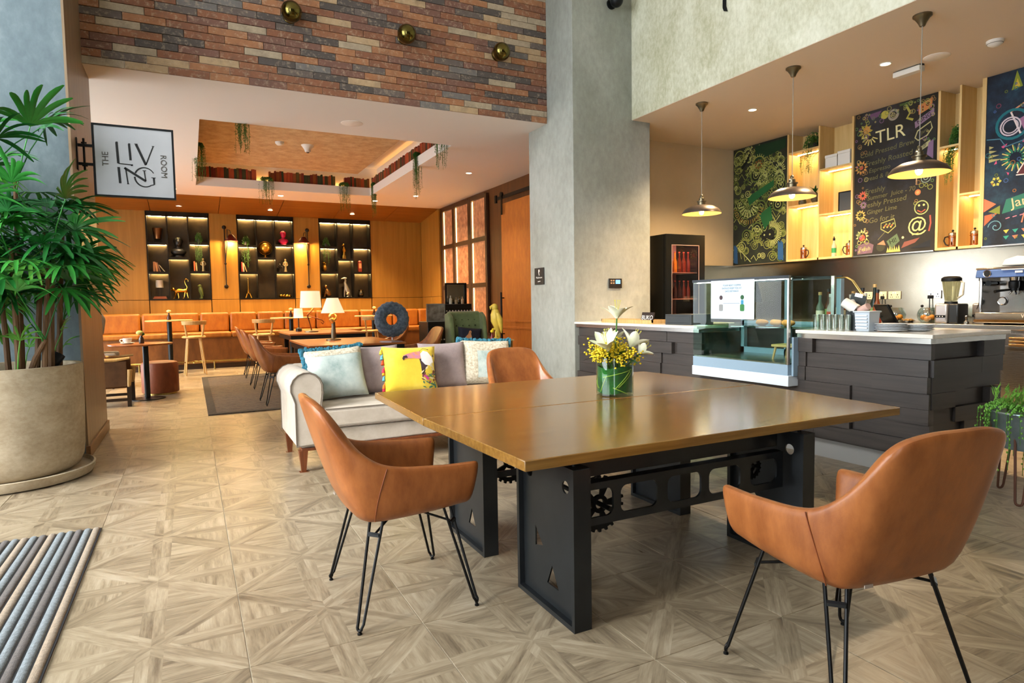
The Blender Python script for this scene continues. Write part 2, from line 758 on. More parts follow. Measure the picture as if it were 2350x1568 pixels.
def brick_mesh(L):
    k = round(L, 3)
    if k not in bmeshes:
        m = MB()
        h, w, c = BH / 2 - .0018, L / 2 - .0018, .003
        vs = []
        for y, s in ((0, 0), (-.021, 0), (-.026, c)):
            vs += [(-w + s, y, -h + s), (w - s, y, -h + s), (w - s, y, h - s), (-w + s, y, h - s)]
        fs = [(8, 9, 10, 11)]
        for r in (0, 4):
            fs += [(r + q, r + (q + 1) % 4, r + 4 + (q + 1) % 4, r + 4 + q) for q in range(4)]
        m.add(vs, fs)
        me = bpy.data.meshes.new('brick')
        me.from_pydata(m.v, [], m.f)
        me.materials.append(BRICK)
        bmeshes[k] = me
    return bmeshes[k]


rng = random.Random(11)
off = [0, .5, .25, .75, .1, .6]
upper = MB()
urnd = []
nb = 0
for r in range(31):
    z = ZS + BH * (r + .5)
    x = -.92
    first = BL * (1 - off[r % 6] * .99) if off[r % 6] else BL
    L = first
    while x < 4.69:
        L = min(L, 4.695 - x)
        if L < .03:
            break
        cx = x + L / 2
        lim = 4.57 + (cx + .9) / 5.58 * 1.09 + .12
        if z < lim and nb < 300:
            o = obj('brick', brick_mesh(L), None, wb, loc=(cx, 8.06 + rng.uniform(0, .006), z))
            nb += 1
        else:
            m = brick_mesh(L)
            upper.add([(v.co.x + cx, v.co.y + 8.06, v.co.z + z) for v in m.vertices], [tuple(p.vertices) for p in m.polygons])
            urnd += [rng.random()] * len(m.polygons)
        x += L
        L = BL
uo = obj('upper_bricks', upper, BRICK, wb, smooth=False, kind='stuff', fix=False)
at = uo.data.attributes.new('rnd', 'FLOAT', 'FACE')
at.data.foreach_set('value', urnd)

struct('ceiling', MB().box(-5.2, 5.7, -5.2, 8.5, 6.6, 6.8), CEILW, 'high white ceiling of the hall')
# lounge ceiling with a recess
RX0, RX1, RY0, RY1, RZT = .23, 3.9, 9.75, 14.97, 4.36
cl = MB()
cl.box(-4.2, RX0, 8.05, 16.3, ZS, 4.12)
cl.box(RX1, 6.3, 8.05, 16.3, ZS, 4.12)
cl.box(RX0, RX1, 8.05, RY0, ZS, 4.12)
cl.box(RX0, RX1, RY1, 16.3, ZS, 4.12)
struct('ceiling_lounge', cl, CEILW, 'white plaster ceiling of the lounge with a rectangular recess')
rc = struct('trim_1', MB().box(RX0 - .3, RX1 + .3, RY0 - .3, RY1 + .3, 4.62, 4.7), CEILW, 'recessed tray above the lounge ceiling')
TANP = plaster('tan_textured_ceiling', [(.3, '#9a7c58'), (.5, '#b89a72'), (.7, '#cfb48c')], 6, .8, .6, 40)
obj('tray_panel', MB().box(RX0 + .02, RX1 - .35, RY0 + .02, RY1 - .3, RZT, RZT + .05), TANP, rc)
fr = MB()
for x0, x1, y0, y1 in ((RX0 - .3, RX1 + .3, RY1 + .24, RY1 + .3), (RX1 + .24, RX1 + .3, RY0 - .3, RY1 + .3), (RX0 - .3, RX0 - .24, RY0 - .3, RY1 + .3), (RX0 - .3, RX1 + .3, RY0 - .3, RY0 - .24)):
    fr.box(x0, x1, y0, y1, ZS + .18, 4.62)
obj('tray_side', fr, CEILW, rc)
# coloured book-spine strip standing round the recess
spine_cols = [mat('spine_%d' % k, c, .6) for k, c in enumerate(['#7a2a18', '#a03a1c', '#3d3a1c', '#5b4a1d', '#8c4a1e', '#2f3a20', '#b04a24', '#6a1f14'])]
sp_mb = [MB() for _ in spine_cols]
rng = random.Random(3)
x = RX0
while x < RX1:
    w = rng.uniform(.03, .075)
    if not (1.42 < x < 1.62 or 3.1 < x < 3.28):
        sp_mb[rng.randrange(8)].box(x, x + w - .004, RY1 + .05, RY1 + .16, ZS + .19, ZS + .40 + rng.uniform(-.02, .03))
    x += w
y = RY0
while y < RY1:
    w = rng.uniform(.03, .08)
    sp_mb[rng.randrange(8)].box(RX1 + .05, RX1 + .16, y, y + w - .004, ZS + .19, ZS + .40 + rng.uniform(-.02, .03))
    y += w
for m, mm in zip(sp_mb, spine_cols):
    obj('spine_strip', m, mm, rc, smooth=False, kind='stuff')
obj('cove_strip', MB().box(RX0 + .1, RX1, RY1 + .19, RY1 + .21, ZS + .19, ZS + .2).box(RX1 + .19, RX1 + .21, RY0, RY1, ZS + .19, ZS + .2), emis('cove_warm', (1, .5, .12), 14), rc)

# sloping timber ceiling at the back wall
wc = struct('ceiling_timber', MB().box(-4.2, 6.3, 16.3, 18.2, 4.0, 4.1), DARKW, 'honey timber ceiling strip along the back wall')
SOFW = wood('orange_timber', '#7d4c18', '#a06a2a', 'X', .6, .45)
xs = [-4.1, -2.4, -.75, .75, 2.15, 3.6, 5.0, 6.12]
for a, b in zip(xs[:-1], xs[1:]):
    m = MB().add([(a + .006, 16.3, ZS), (b - .006, 16.3, ZS), (b - .006, WY, 3.735), (a + .006, WY, 3.735), (a + .006, 16.3, ZS + .05), (b - .006, 16.3, ZS + .05), (b - .006, WY, 3.79), (a + .006, WY, 3.79)],
                 [(0, 3, 2, 1), (4, 5, 6, 7), (0, 1, 5, 4), (1, 2, 6, 5), (2, 3, 7, 6), (3, 0, 4, 7)])
    obj('timber_panel', m, SOFW, wc)

# lounge back wall with veneer panels between the display niches
wk = struct('wall_back', MB().box(-4.2, 6.5, 18.12, 18.4, 0, 4.1), DARKW, 'oak veneered back wall of the lounge')
for (a, b, c, d) in ((-4.1, -2.35, 1.58, 3.74), (-2.34, -.86, 1.58, 3.74), (.52, 1.17, 1.58, 3.74), (2.55, 3.21, 1.58, 3.74), (4.61, 6.1, 1.58, 3.74),
                     (-4.1, -2.35, .9, 1.57), (-2.34, -.86, .9, 1.57), (-.85, .51, .9, 1.57), (.52, 1.17, .9, 1.57), (1.18, 2.54, .9, 1.57), (2.55, 3.21, .9, 1.57), (3.22, 4.6, .9, 1.57), (4.61, 6.1, .9, 1.57)):
    obj('veneer_panel', MB().box(a + .004, b - .004, WY, WY + .04, c, d), VEN, wk, bevel=.003)
wr = struct('wall_return', MB().box(6.14, 6.4, 16.28, 18.2, 0, 4.1), DARKW, 'oak veneered return beside the back wall')
for c, d in ((0, 1.57), (1.58, 3.93)):
    for a, b in ((16.3, 17.05), (17.06, 17.8)):
        obj('veneer_panel', MB().box(6.1, 6.14, a, b, c, d), VEN, wr, bevel=.003)
BROWNW = wood('brown_timber_wall', '#4a2a10', '#6b3f18', 'Z', .5, .45)
struct('wall_right', MB().box(6.14, 6.6, 8.4, 16.28, 0, 4.1), BROWNW, 'dark brown timber side wall of the lounge')
struct('wall_left', MB().box(-4.4, -4.2, 15.4, 18.4, 0, 4.1).box(-4.4, -4.2, 8.4, 15.4, 2.6, 4.1).box(-4.4, -4.2, 8.4, 15.4, 0, .15), VEN, 'veneered far left wall of the lounge')
wn = MB()
for k in range(6):
    wn.box(-4.36, -4.26, 8.5 + k * 1.36, 8.58 + k * 1.36, .15, 2.6)
struct('window_4', wn, BLACK, 'black mullions of the lounge glazing out of view on the left')

# pillar on the left, concrete with a timber-clad flank
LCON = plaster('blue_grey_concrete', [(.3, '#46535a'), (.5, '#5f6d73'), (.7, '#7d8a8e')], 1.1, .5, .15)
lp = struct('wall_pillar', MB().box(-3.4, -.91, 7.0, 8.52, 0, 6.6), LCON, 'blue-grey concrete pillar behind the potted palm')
CLAD = wood('grey_timber_cladding', '#6e5a45', '#927a5e', 'Z', .6, .4)
obj('cladding', MB().box(-.91, -.89, 7.0, 8.54, .1, 6.6), CLAD, lp)
obj('skirting', MB().box(-.91, -.872, 6.985, 8.555, 0, .11), wood('skirting_wood', '#6a4a30', '#86603c', 'Y', 1, .45), lp, bevel=.004)
struct('wall_pillar_side', MB().box(-5.2, -3.4, 8.0, 8.5, 0, 6.6), CEILW, 'plain wall beyond the pillar')
# big column in the middle
struct('wall_column', MB().box(4.695, 6.0, 7.36, 8.6, 0, 6.6), GREYC, 'square plastered concrete column between lounge and bar', bevel=.006)
# bar bulkhead
BULK = plaster('bulkhead_plaster', [(.3, '#8d8968'), (.44, '#b0ad90'), (.56, '#cbc9b2'), (.7, '#dddbc9')], 1.1, .6, .4, 22)
struct('wall_bulkhead', MB().box(5.68, 5.95, -5.2, 7.36, ZB + .004, 6.6), BULK, 'mottled plaster bulkhead above the bar')
CEILB = mat('ceiling_bar_paint', '#dccbb8', .75)
struct('ceiling_bar', MB().box(5.685, 9.1, -5.2, 8.4, ZB, ZB + .1), CEILB, 'lower white ceiling over the bar')
CREAM = mat('cream_wall', '#c9b696', .7, var=.06, vs=2)
struct('wall_bar_end', MB().box(5.99, 9.1, 8.13, 8.4, 0, ZB), CREAM, 'cream painted end wall of the bar')
struct('wall_bar', MB().box(8.78, 9.1, -5.2, 8.2, 0, ZB), CREAM, 'cream wall behind the bar shelves')
SPL = mat('splash_steel', '#a59d8d', .22, 1., var=.1, vs=2.5)
struct('wall_splashback', MB().box(8.60, 8.64, -1, 8.1, .9, 1.95), SPL, 'brushed stainless steel splashback behind the bar')
struct('trim_2', MB().box(6.9, 8.62, 8.09, 8.13, .9, 1.95), SPL, 'stainless sheet on the end wall of the bar')
# glazed left side of the hall, out of view; unseen rear walls closed and darkened to cut frontal light
wn = MB()
for k in range(5):
    wn.box(-5.15, -5.03, .5 + k * 1.85, .6 + k * 1.85, 0, 6.6)
wn.box(-5.14, -5.04, .5, 8.0, 2.7, 2.8).box(-5.14, -5.04, .5, 8.0, 0, .12)
struct('window_2', wn, BLACK, 'black mullions of the tall shopfront glazing')
TAUP = mat('rear_wall_taupe', '#6f665b', .7)
struct('wall_rear', MB().box(-3.4, 9.1, -5.2, -5.0, 0, 6.6), TAUP, 'unseen taupe wall behind the viewer, closed to cut frontal light')
struct('wall_rear_left', MB().box(-5.2, -5.0, -5.0, .5, 0, 6.6), TAUP, 'unseen taupe wall left behind the viewer, closed to cut frontal light')
# ------------------------------------------------------------------ communal tables in front
def table_top(y0, y1, bow0, bow1):
    """outline with slightly bowed short ends; bow at the seam side"""
    pts = []
    n = 10
    for k in range(n + 1):
        s = k / n
        y = y0 + (y1 - y0) * s
        b = bow0 + (bow1 - bow0) * s
        pts.append((1.145 - b * .35, y))
    for k in range(n + 1):
        s = 1 - k / n
        y = y0 + (y1 - y0) * s
        b = bow0 + (bow1 - bow0) * s
        pts.append((3.53 + b, y))
    return pts


def gear_outline(r, teeth, tooth):
    pts = []
    for k in range(teeth):
        a = 2 * pi * k / teeth
        w = 2 * pi / teeth
        for da, rr in ((0, r), (.28 * w, r), (.34 * w, r + tooth), (.66 * w, r + tooth), (.72 * w, r)):
            pts.append((rr * cos(a + da), rr * sin(a + da)))
    return pts


def gear(r, teeth, spokes, plane='XZ', th=.014):
    outs = [gear_outline(r, teeth, r * .11)]
    ri, ro = r * .36, r * .80
    for k in range(spokes):
        a0 = 2 * pi * k / spokes + .22
        a1 = 2 * pi * (k + 1) / spokes - .22
        poly = [(ro * cos(a0 + (a1 - a0) * q / 6), ro * sin(a0 + (a1 - a0) * q / 6)) for q in range(7)]
        poly += [(ri * cos(a1 + (a0 - a1) * q / 4), ri * sin(a1 + (a0 - a1) * q / 4)) for q in range(5)]
        outs.append(poly)
    outs.append(circ(0, 0, r * .2))
    return plate(outs, th, plane)


def make_table(near):
    yb = 2.17 if near else 3.075
    lab = 'steel-framed oak table, nearer half of the pair, with the big gear showing under it' if near else 'steel-framed oak table, farther half of the pair, standing before the beige sofa'
    t = thing('communal_table', lab, 'table', (0, 0, 0))
    top = MB().prism(table_top(2.165, 3.269, 0, .10), .715, .76) if near else MB().prism(table_top(3.279, 4.42, .10, 0), .715, .76)
    obj('tabletop', top, OAK, t, bevel=.004)
    for lx in (1.37, 2.745):
        # channel leg: rim with a recessed plate, cut-outs and feet
        y0, y1 = yb, yb + .51
        rim = plate([[(y0, .0), (y1, .0), (y1, .69), (y0, .69)], [(y0 + .022, .022), (y0 + .022, .668), (y1 - .022, .668), (y1 - .022, .022)]], .085, 'YZ', lx + .0425)
        leg = obj('leg', rim, STEEL, t, bevel=.003)
        holes = [[(y0 + .01, .01), (y1 - .01, .01), (y1 - .01, .68), (y0 + .01, .68)], circ(y0 + .105, .59, .028), circ(y1 - .085, .59, .028),
                 [(y0 + .17, .11), (y0 + .27, .11), (y0 + .225, .205)], [(y1 - .135, .25), (y1 - .135, .345), (y1 - .205, .27)]]
        obj('leg_plate', plate(holes, .008, 'YZ', lx + .03), STEEL, leg)
        for py_ in (y0 + .06, y1 - .06):
            obj('support_pin', MB().cyl((lx + .042, py_, .69), (lx + .042, py_, .716), .009, n=12), BLACK, leg)
    ry = yb + .13
    slots = [[(1.455, .39), (2.745, .39), (2.745, .573), (1.455, .573)]]
    for a, b in ((1.49, 1.66), (1.70, 1.91), (1.97, 2.18), (2.23, 2.44), (2.51, 2.70)):
        slots.append(rrect(a, b, .425, .55, .035)[::-1])
    obj('slotted_rail', plate(slots, .012, 'XZ', ry), STEEL, t)
    obj('rail_flange', MB().box(1.455, 2.745, ry - .006, ry + .05, .573, .581), STEEL, t)
    obj('upper_beam', MB().box(1.455, 2.745, ry + .03, ry + .042, .60, .70), STEEL, t, bevel=.002)
    obj('rear_beam', MB().box(1.455, 2.745, yb + .40, yb + .412, .60, .70), STEEL, t, bevel=.002)
    g = gear(.118, 22, 5)
    o = obj('gear', g, BLACK, t, loc=(1.635, ry + .07, .455))
    obj('axle', MB().cyl((0, -.09, 0), (0, .33, 0), .012, n=12), BLACK, o)
    o = obj('small_gear', gear(.06, 18, 4), BLACK, t, loc=(2.62, ry + .09, .49))
    o = obj('wheel', plate([circ(0, 0, .105, 28)] + [[(.09 * cos(a), .09 * sin(a)) for a in [2 * pi * k / 4 + .12 + q * (2 * pi / 4 - .24) / 6 for q in range(7)]] + [(.02 * cos(2 * pi * k / 4 + pi / 4), .02 * sin(2 * pi * k / 4 + pi / 4))] for k in range(4)], .012, 'XZ'), STEEL, t, loc=(1.70, ry + .26, .60))
    return t


make_table(True)
make_table(False)

# ------------------------------------------------------------------ tub chairs on hairpin legs
CH = [(-1.0, (.285, .262, .478, .318, .300, .668)), (-.72, (.290, .08, .462, .326, .07, .676)), (-.54, (.285, -.12, .452, .318, -.15, .705)), (-.44, (.262, -.205, .450, .293, -.275, .79)),
      (-.33, (.215, -.24, .450, .243, -.390, .935)), (-.2, (.13, -.252, .450, .15, -.425, .978)), (0, (0, -.256, .450, 0, -.435, .985))]
CHK = CH + [(-t, (-a, b, c, -d, e, f)) for t, (a, b, c, d, e, f) in reversed(CH[:-1])]
HAIR = mat('hairpin_black', '#1b1a19', .4, .7)


def chair_shell():
    nt = 64
    rows = []
    for i in range(nt + 1):
        t = -1 + 2 * i / nt
        xb, yb, zb, xt, yt, zt = crom(CHK, t)
        B, Tp = Vector((xb, yb, zb)), Vector((xt, yt, zt))
        # inward direction in plan
        e = 1e-3
        q0, q1 = crom(CHK, max(-1, t - e)), crom(CHK, min(1, t + e))
        tg = Vector((q1[0] - q0[0], q1[1] - q0[1], 0)).normalized()
        inn = Vector((tg.y, -tg.x, 0))
        if inn.dot(Vector((xb, yb - .05, 0))) > 0:
            inn = -inn
        up = (Tp - B).normalized()
        th = .05
        end = 1 - max(0, (abs(t) - .965) / .035) ** 2 * .55
        out = -inn
        mid = (B + Tp) / 2
        sec = [B + inn * .09 - up * .008, B + inn * .03 - up * .010, B + up * .02, B.lerp(Tp, .25) + out * .010 * end, B.lerp(Tp, .55) + out * .010 * end, B.lerp(Tp, .8) + out * .004,
               Tp - up * .020, Tp - up * .004 + inn * .008, Tp + inn * th * .5, Tp - up * .004 + inn * (th - .008), Tp - up * .022 + inn * th,
               B.lerp(Tp, .7) + inn * (th + .006), B.lerp(Tp, .45) + inn * (th + .012), B.lerp(Tp, .2) + inn * (th + .02)]
        if end < 1:
            c = mid + inn * th * .5
            f = (abs(t) - .965) / .035
            sec = [p.lerp(Vector((c.x, p.y, p.z * .96 + c.z * .04)), .35 * f * f) for p in sec]
        rows.append(sec)
    m = MB()
    m.grid(rows, closed_u=True)
    n = len(rows[0])
    m.f.append(tuple(range(n)))
    m.f.append(tuple(range(nt * n, nt * n + n))[::-1])
    return m


def chair_seat():
    rows = []
    hw, d0, d1 = .235, -.20, .285
    prof = [(.0, .452), (.80, .452), (.97, .46), (1.0, .475), (.99, .495), (.93, .510), (.7, .518), (.3, .522), (0.0, .523)]
    n = 40
    for s, z in prof:
        row = []
        for k in range(n):
            a = 2 * pi * k / n
            ca, sa = cos(a), sin(a)
            p = 5
            r = (abs(ca) ** p + abs(sa) ** p) ** (-1 / p)
            x, y = r * ca * hw * s, (d0 + d1) / 2 + r * sa * (d1 - d0) / 2 * s
            row.append((x, y, z))
        rows.append(row)
    return MB().grid(rows, closed_u=True)


def hairpin(tx, ty, fx, fy, ztop, r=.0065, wt=.034, wb=.011):
    d = Vector((fx - tx, fy - ty, 0)).normalized()
    s = Vector((-d.y, d.x, 0))
    t, f = Vector((tx, ty, ztop)), Vector((fx, fy, .012))
    pts = [t + s * wt]
    q = f + Vector((0, 0, .03))
    q = t.lerp(f, 1 - .03 / ztop)
    pts.append(q + s * (wb + .003))
    for k in range(7):
        a = pi * k / 6
        pts.append(f + s * wb * cos(a) + Vector((0, 0, .016 - .012 * sin(a))) - d * 0.0)
    pts.append(q - s * (wb + .003))
    pts.append(t - s * wt)
    m = MB().tube(pts, r, 8)
    return m, f


def make_chair(label, group=None, small=False):
    t = thing('tub_chair', label, 'chair', group=group)
    obj('shell', chair_shell(), TAN, t, subsurf=1)
    obj('seat', chair_seat(), TAN, t, subsurf=0)
    for sx in (-1, 1):
        kk = []
        for i in range(13):
            f = i / 12
            tt = sx * (.475 + .075 * f)
            a, a0, a1 = crom(CHK, tt), crom(CHK, tt - .001), crom(CHK, tt + .001)
            B, Tp = Vector(a[:3]), Vector(a[3:])
            tg = Vector((a1[0] - a0[0], a1[1] - a0[1], 0)).normalized()
            out = Vector((tg.y, -tg.x, 0))
            if out.dot(Vector((B.x, B.y - .05, 0))) < 0:
                out = -out
            kk.append(B.lerp(Tp, .03 + .93 * f) + out * (.0005 + .0085 * sin(pi * min(1, f * 1.05)) ** .6))
        obj('seam', MB().tube(kk, .0024, 6), mat('leather_piping', '#7c3d1a', .5), t)
        for sy in (-1, 1):
            m, f = hairpin(sx * .205, sy * .16 + .005, sx * .30, sy * .268, .462)
            lg = obj('leg', m, HAIR, t)
            obj('foot_pad', MB().lathe([(.010, .0), (.010, .006), (.006, .009), (.006, .014)], 12, (f.x, f.y, 0)), HAIR, lg)
            dd = Vector((sx * .095, sy * .108, 0)).normalized()
            ss = Vector((-dd.y, dd.x, 0))
            c = Vector((sx * .222, sy * .18 + .005, .385))
            obj('bracket', MB().tube([c + ss * .028, c - ss * .028], .011, 6), STEEL, lg)
            obj('brace', MB().cyl(c, (0, .01, .425), .0055, n=8), HAIR, t)
    obj('base_plate', MB().box(-.07, .07, -.06, .08, .42, .452), BLACK, t, bevel=.004)
    obj('tag', MB().box(-.20, -.165, -.262, -.259, .468, .479), mat('tag_metal', '#b5aaa0', .4, .5), t)
    return t


chair = make_chair('tan leather tub chair at the left end of the table')
chair.location = (.848, 2.90, 0)
chair.rotation_euler = (0, 0, -pi / 2)
dup(chair, (2.075, 1.466, 0), -0.12, 'tan leather tub chair at the right, back turned to the viewer')
dup(chair, (2.53, 4.60, 0), pi + .05, 'tan leather tub chair beyond the table, only its back and shoulders showing')
SMALLCH = chair

# ------------------------------------------------------------------ vase of lilies
vs_ = thing('flower_vase', 'glass cylinder vase of white lilies and yellow filler flowers on the table', 'vase', (2.49, 3.42, .7605))
obj('glass', MB().lathe([(.0, 0), (.118, 0), (.122, .004), (.122, .25), (.1195, .25), (.1195, .012), (0, .012)], 40), thin_glass('vase_glass', '#eef6f0', .06), vs_)
LEAFW = rgb_noise_fabric('wrapped_leaf', [(.3, '#0d3a14'), (.5, '#1a5a1e'), (.7, '#2f7f2c')], 9, .15, 60)
m = MB()
rows = []
for j in range(9):
    z = .02 + j * .021
    rows.append([(.113 * cos(2 * pi * k / 40), .113 * sin(2 * pi * k / 40), z + .006 * sin(6 * pi * k / 40)) for k in range(40)])
m.grid(rows, closed_u=True)
obj('leaf_wrap', m, LEAFW, vs_)
m = MB()
LV = mat('pale_leaf_vein', '#a9c24a', .5)
for a0, a1, z0, z1 in ((-2.9, -1.0, .125, .175), (-2.2, -1.2, .05, .165), (-2.0, -.9, .06, .17), (-2.3, -1.4, .06, .015), (-3.1, -2.7, .03, .13), (0, 1.5, .05, .16), (1.6, 3.0, .16, .05)):
    m.tube([(.1155 * cos(a0 + (a1 - a0) * q / 8), .1155 * sin(a0 + (a1 - a0) * q / 8), z0 + (z1 - z0) * q / 8) for q in range(9)], .003, 5)
obj('leaf_veins', m, LV, vs_)
rng = random.Random(8)
YEL = mat('goldenrod_yellow', '#e2c422', .6, var=.25, vs=40)
GRN = mat('stem_green', '#3c6a1c', .5, var=.2, vs=20)
DGRN = mat('dark_leaf_green', '#164a1e', .38, var=.25, vs=12)
m = MB()
st = MB()
for k in range(40):
    a = rng.uniform(0, 2 * pi)
    R_ = sqrt(rng.random()) * .165
    tip = Vector((R_ * cos(a), R_ * sin(a), .33 - .3 * R_ + rng.uniform(-.03, .05)))
    base = Vector((tip.x * .35, tip.y * .35, .12))
    st.tube([base, base.lerp(tip, .5) + Vector((0, 0, .02)), tip], .0022, 5)
    for q in range(24):
        p = base.lerp(tip, rng.uniform(.62, 1.04)) + Vector((rng.gauss(0, .022), rng.gauss(0, .022), rng.gauss(0, .014)))
        r_ = rng.uniform(.005, .0095)
        m.ball(p, (r_, r_, r_ * .8), 6, 4)
obj('yellow_filler', m, YEL, vs_, kind='stuff')
obj('filler_stems', st, GRN, vs_, kind='stuff')
PET = mat('lily_petal', '#f1f0e2', .5, sheen=.2, col2='#dfe6b8', vs=14)
STA = mat('lily_stamen', '#c8c25a', .5)


def leaf_blade(L, W, curl, n=8, cup=.0, fold=0.):
    rows = []
    for i in range(n + 1):
        s = i / n
        w = W * (sin(pi * min(1, s * .92 + .06)) ** .8) * (1 if s < .999 else 0)
        a = curl * s
        y = L * (sin(a) / curl if abs(curl) > 1e-4 else s)
        z = -L * ((1 - cos(a)) / curl if abs(curl) > 1e-4 else 0)
        rows.append([(-w, y, z + fold * w), (-w * .5, y, z + fold * w * .5 - cup * w), (0, y, z - cup * w * 1.4), (w * .5, y, z + fold * w * .5 - cup * w), (w, y, z + fold * w)])
    return MB().grid(rows)


def lily(base, tip, size, open_=1.0, seed=0):
    rg = random.Random(seed)
    m = MB()
    ax = (tip - base).normalized()
    Q = ax.to_track_quat('Z', 'Y').to_matrix().to_4x4()
    Mx = T(*tip) @ Q
    for k in range(6):
        bl = leaf_blade(size, size * (.24 if k % 2 else .19), .95 * open_, 8, .25)
        tilt = pi / 2 - (.36 if k % 2 else .46) * open_
        m.add(bl.v, bl.f, Mx @ RZ(k * pi / 3 + rg.uniform(-.1, .1)) @ T(0, .006, 0) @ RX(tilt))
    s = MB()
    for k in range(5):
        a = k * 2 * pi / 5
        s.tube([Mx @ Vector((0, 0, .01)), Mx @ Vector((.02 * cos(a) * open_, .02 * sin(a) * open_, size * .85))], .0014, 4)
        s.ball(Mx @ Vector((.02 * cos(a) * open_, .02 * sin(a) * open_, size * .86)), (.003, .003, .006), 6, 4)
    return m, s


for k, (b, tp, sz, op) in enumerate([((.0, 0, .12), (.012, -.01, .505), .135, 1.05), ((-.02, -.02, .15), (-.095, -.06, .30), .15, .75), ((.0, .02, .15), (-.01, .05, .33), .12, .9), ((.03, 0, .15), (.115, -.02, .31), .145, .95), ((.03, .03, .15), (.06, .09, .32), .12, .9), ((.05, 0, .15), (.16, -.05, .265), .11, 1.0)]):
    b, tp = Vector(b), Vector(tp)
    m, s = lily(b, tp, sz, op, k)
    fo = obj('lily', m, PET, vs_)
    obj('stamens', s, STA, fo)
    obj('lily_stem', MB().tube([b, b.lerp(tp, .5), tp + (tp - b).normalized() * .008], [.004, .004, .006], 6), GRN, fo)
for k in range(16):
    a = k * 2.4
    bl = leaf_blade(.10 + .03 * (k % 3), .021, .7, 6, .15)
    m = MB().add(bl.v, bl.f, T(.07 * cos(a), .07 * sin(a), .235 + .03 * (k % 2)) @ RZ(a - pi / 2) @ RX(.75 - .25 * (k % 3)))
    obj('leaf', m, DGRN, vs_)

# ------------------------------------------------------------------ sofa
BEI = rgb_noise_fabric('beige_linen', [(.3, '#aea291'), (.5, '#bcb0a1'), (.7, '#c8bdb0')], 5, .25, 260)
PIP = mat('dark_piping', '#6f6459', .8)
TEAK = wood('reddish_teak', '#5b2c14', '#7d4422', 'Z', 1.5, .4)
sf = thing('sofa', 'beige linen sofa with rolled arms and wooden feet behind the table', 'sofa', (.68, 5.40, 0))
SL = 2.40


def roll_arm(x0, flip):
    # profile in X-Z: straight panel with a scroll on the outside top
    pr = [(.06, .22), (.27, .22), (.27, .56), (.285, .66)]
    for k in range(11):
        a = -.2 + (pi + .75) * k / 10
        pr.append((.155 + .13 * cos(a), .70 + .13 * sin(a)))
    pr.append((.06, .58))
    if flip:
        pr = [(.285 - x + .0, z) for x, z in pr]
    return [(x + x0, z) for x, z in pr]


for nm, x0, fl_ in (('arm', 0, False), ('arm', SL - .285, True)):
    pa = roll_arm(x0, fl_)
    ar = obj(nm, MB().prism(pa, 0.0, .92, 'XZ'), BEI, sf, bevel=.012)
    obj('piping', MB().tube([(x, -.004, z) for x, z in pa], .0055, 6, closed=True), PIP, ar)
    obj('piping', MB().tube([(x, .924, z) for x, z in pa], .0055, 6, closed=True), PIP, ar)
obj('base', MB().box(.1, SL - .1, .03, .90, .20, .34), BEI, sf, bevel=.015)
obj('seat_cushion', MB().box(.275, SL - .275, -.005, .72, .345, .525), BEI, sf, bevel=.04, segs=4)
obj('cushion_piping', MB().tube([(.30, -.008, .512), (SL - .30, -.008, .512)], .005, 6).tube([(.30, -.008, .357), (SL - .30, -.008, .357)], .005, 6), PIP, sf)
obj('backrest', MB().prism([(.66, .3), (.90, .2), (.955, .80), (.86, .845), (.77, .80)], .15, SL - .15, 'YZ'), BEI, sf, bevel=.035, segs=3)
obj('plinth', MB().box(.10, SL - .10, .015, .905, .175, .20), TEAK, sf, bevel=.004)
for lx in (.115, SL - .115):
    for ly in (.05, .875):
        obj('leg', MB().prism([(-.035, -.035), (.035, -.035), (.035, .035), (-.035, .035)], .0, .001).tube([(0, 0, .0), (0, 0, .18)], [.026, .05], 4), TEAK, sf, loc=(lx, ly, 0))


def cushion(W, H, D, n=18, pinch=.06, sag=0.0):
    rows = []
    for side in (1, -1):
        rr = []
        for j in range(n + 1):
            row = []
            for i in range(n + 1):
                u, v = -1 + 2 * i / n, -1 + 2 * j / n
                f = max(0, (1 - u ** 4) * (1 - v ** 4)) ** .42
                px_ = 1 - pinch * (1 - u * u) * 0 - pinch * (1 - abs(v)) * .6
                pz_ = 1 - pinch * (1 - abs(u)) * .9
                row.append((u * W / 2 * (1 - pinch * (1 - v * v)), -side * D / 2 * f - sag * (1 - v) * .0, v * H / 2 * (1 - pinch * (1 - u * u)) + H / 2))
            rr.append(row)
        rows.append(rr)
    m = MB()
    m.grid(rows[0])
    m.grid([r[::-1] for r in rows[1]])
    return m, rows[0]


def put_cushion(name, label, x, y, z, W, H, D, mt, lean=.28, yaw=0, roll=0, group=None):
    t = thing(name, label, 'cushion', (x, y, z), group=group)
    t.rotation_euler = (-lean, roll, yaw)
    m, rows = cushion(W, H, D)
    c = obj('cover', m, mt, t)
    return t, rows


def merge_fringe(rows, edge, rr, seed, col, parent, name, dens=1.0):
    rg = random.Random(seed)
    m = MB()
    pts = []
    if 't' in edge:
        pts += [rows[-1][i] for i in range(len(rows[0]))]
    if 'l' in edge:
        pts = [rows[j][0] for j in range(len(rows))] + pts
    if 'r' in edge:
        pts += [rows[j][-1] for j in range(len(rows) - 1, -1, -1)]
    for a, b in zip(pts[:-1], pts[1:]):
        a, b = Vector(a), Vector(b)
        for q in range(int(9 * dens)):
            p = a.lerp(b, rg.random()) + Vector((rg.gauss(0, .006), rg.gauss(0, .009), rg.gauss(0, .007)))
            r_ = rr * rg.uniform(.6, 1.2)
            m.ball(p, (r_, r_, r_), 6, 4)
    obj(name, m, col, parent, kind='stuff')


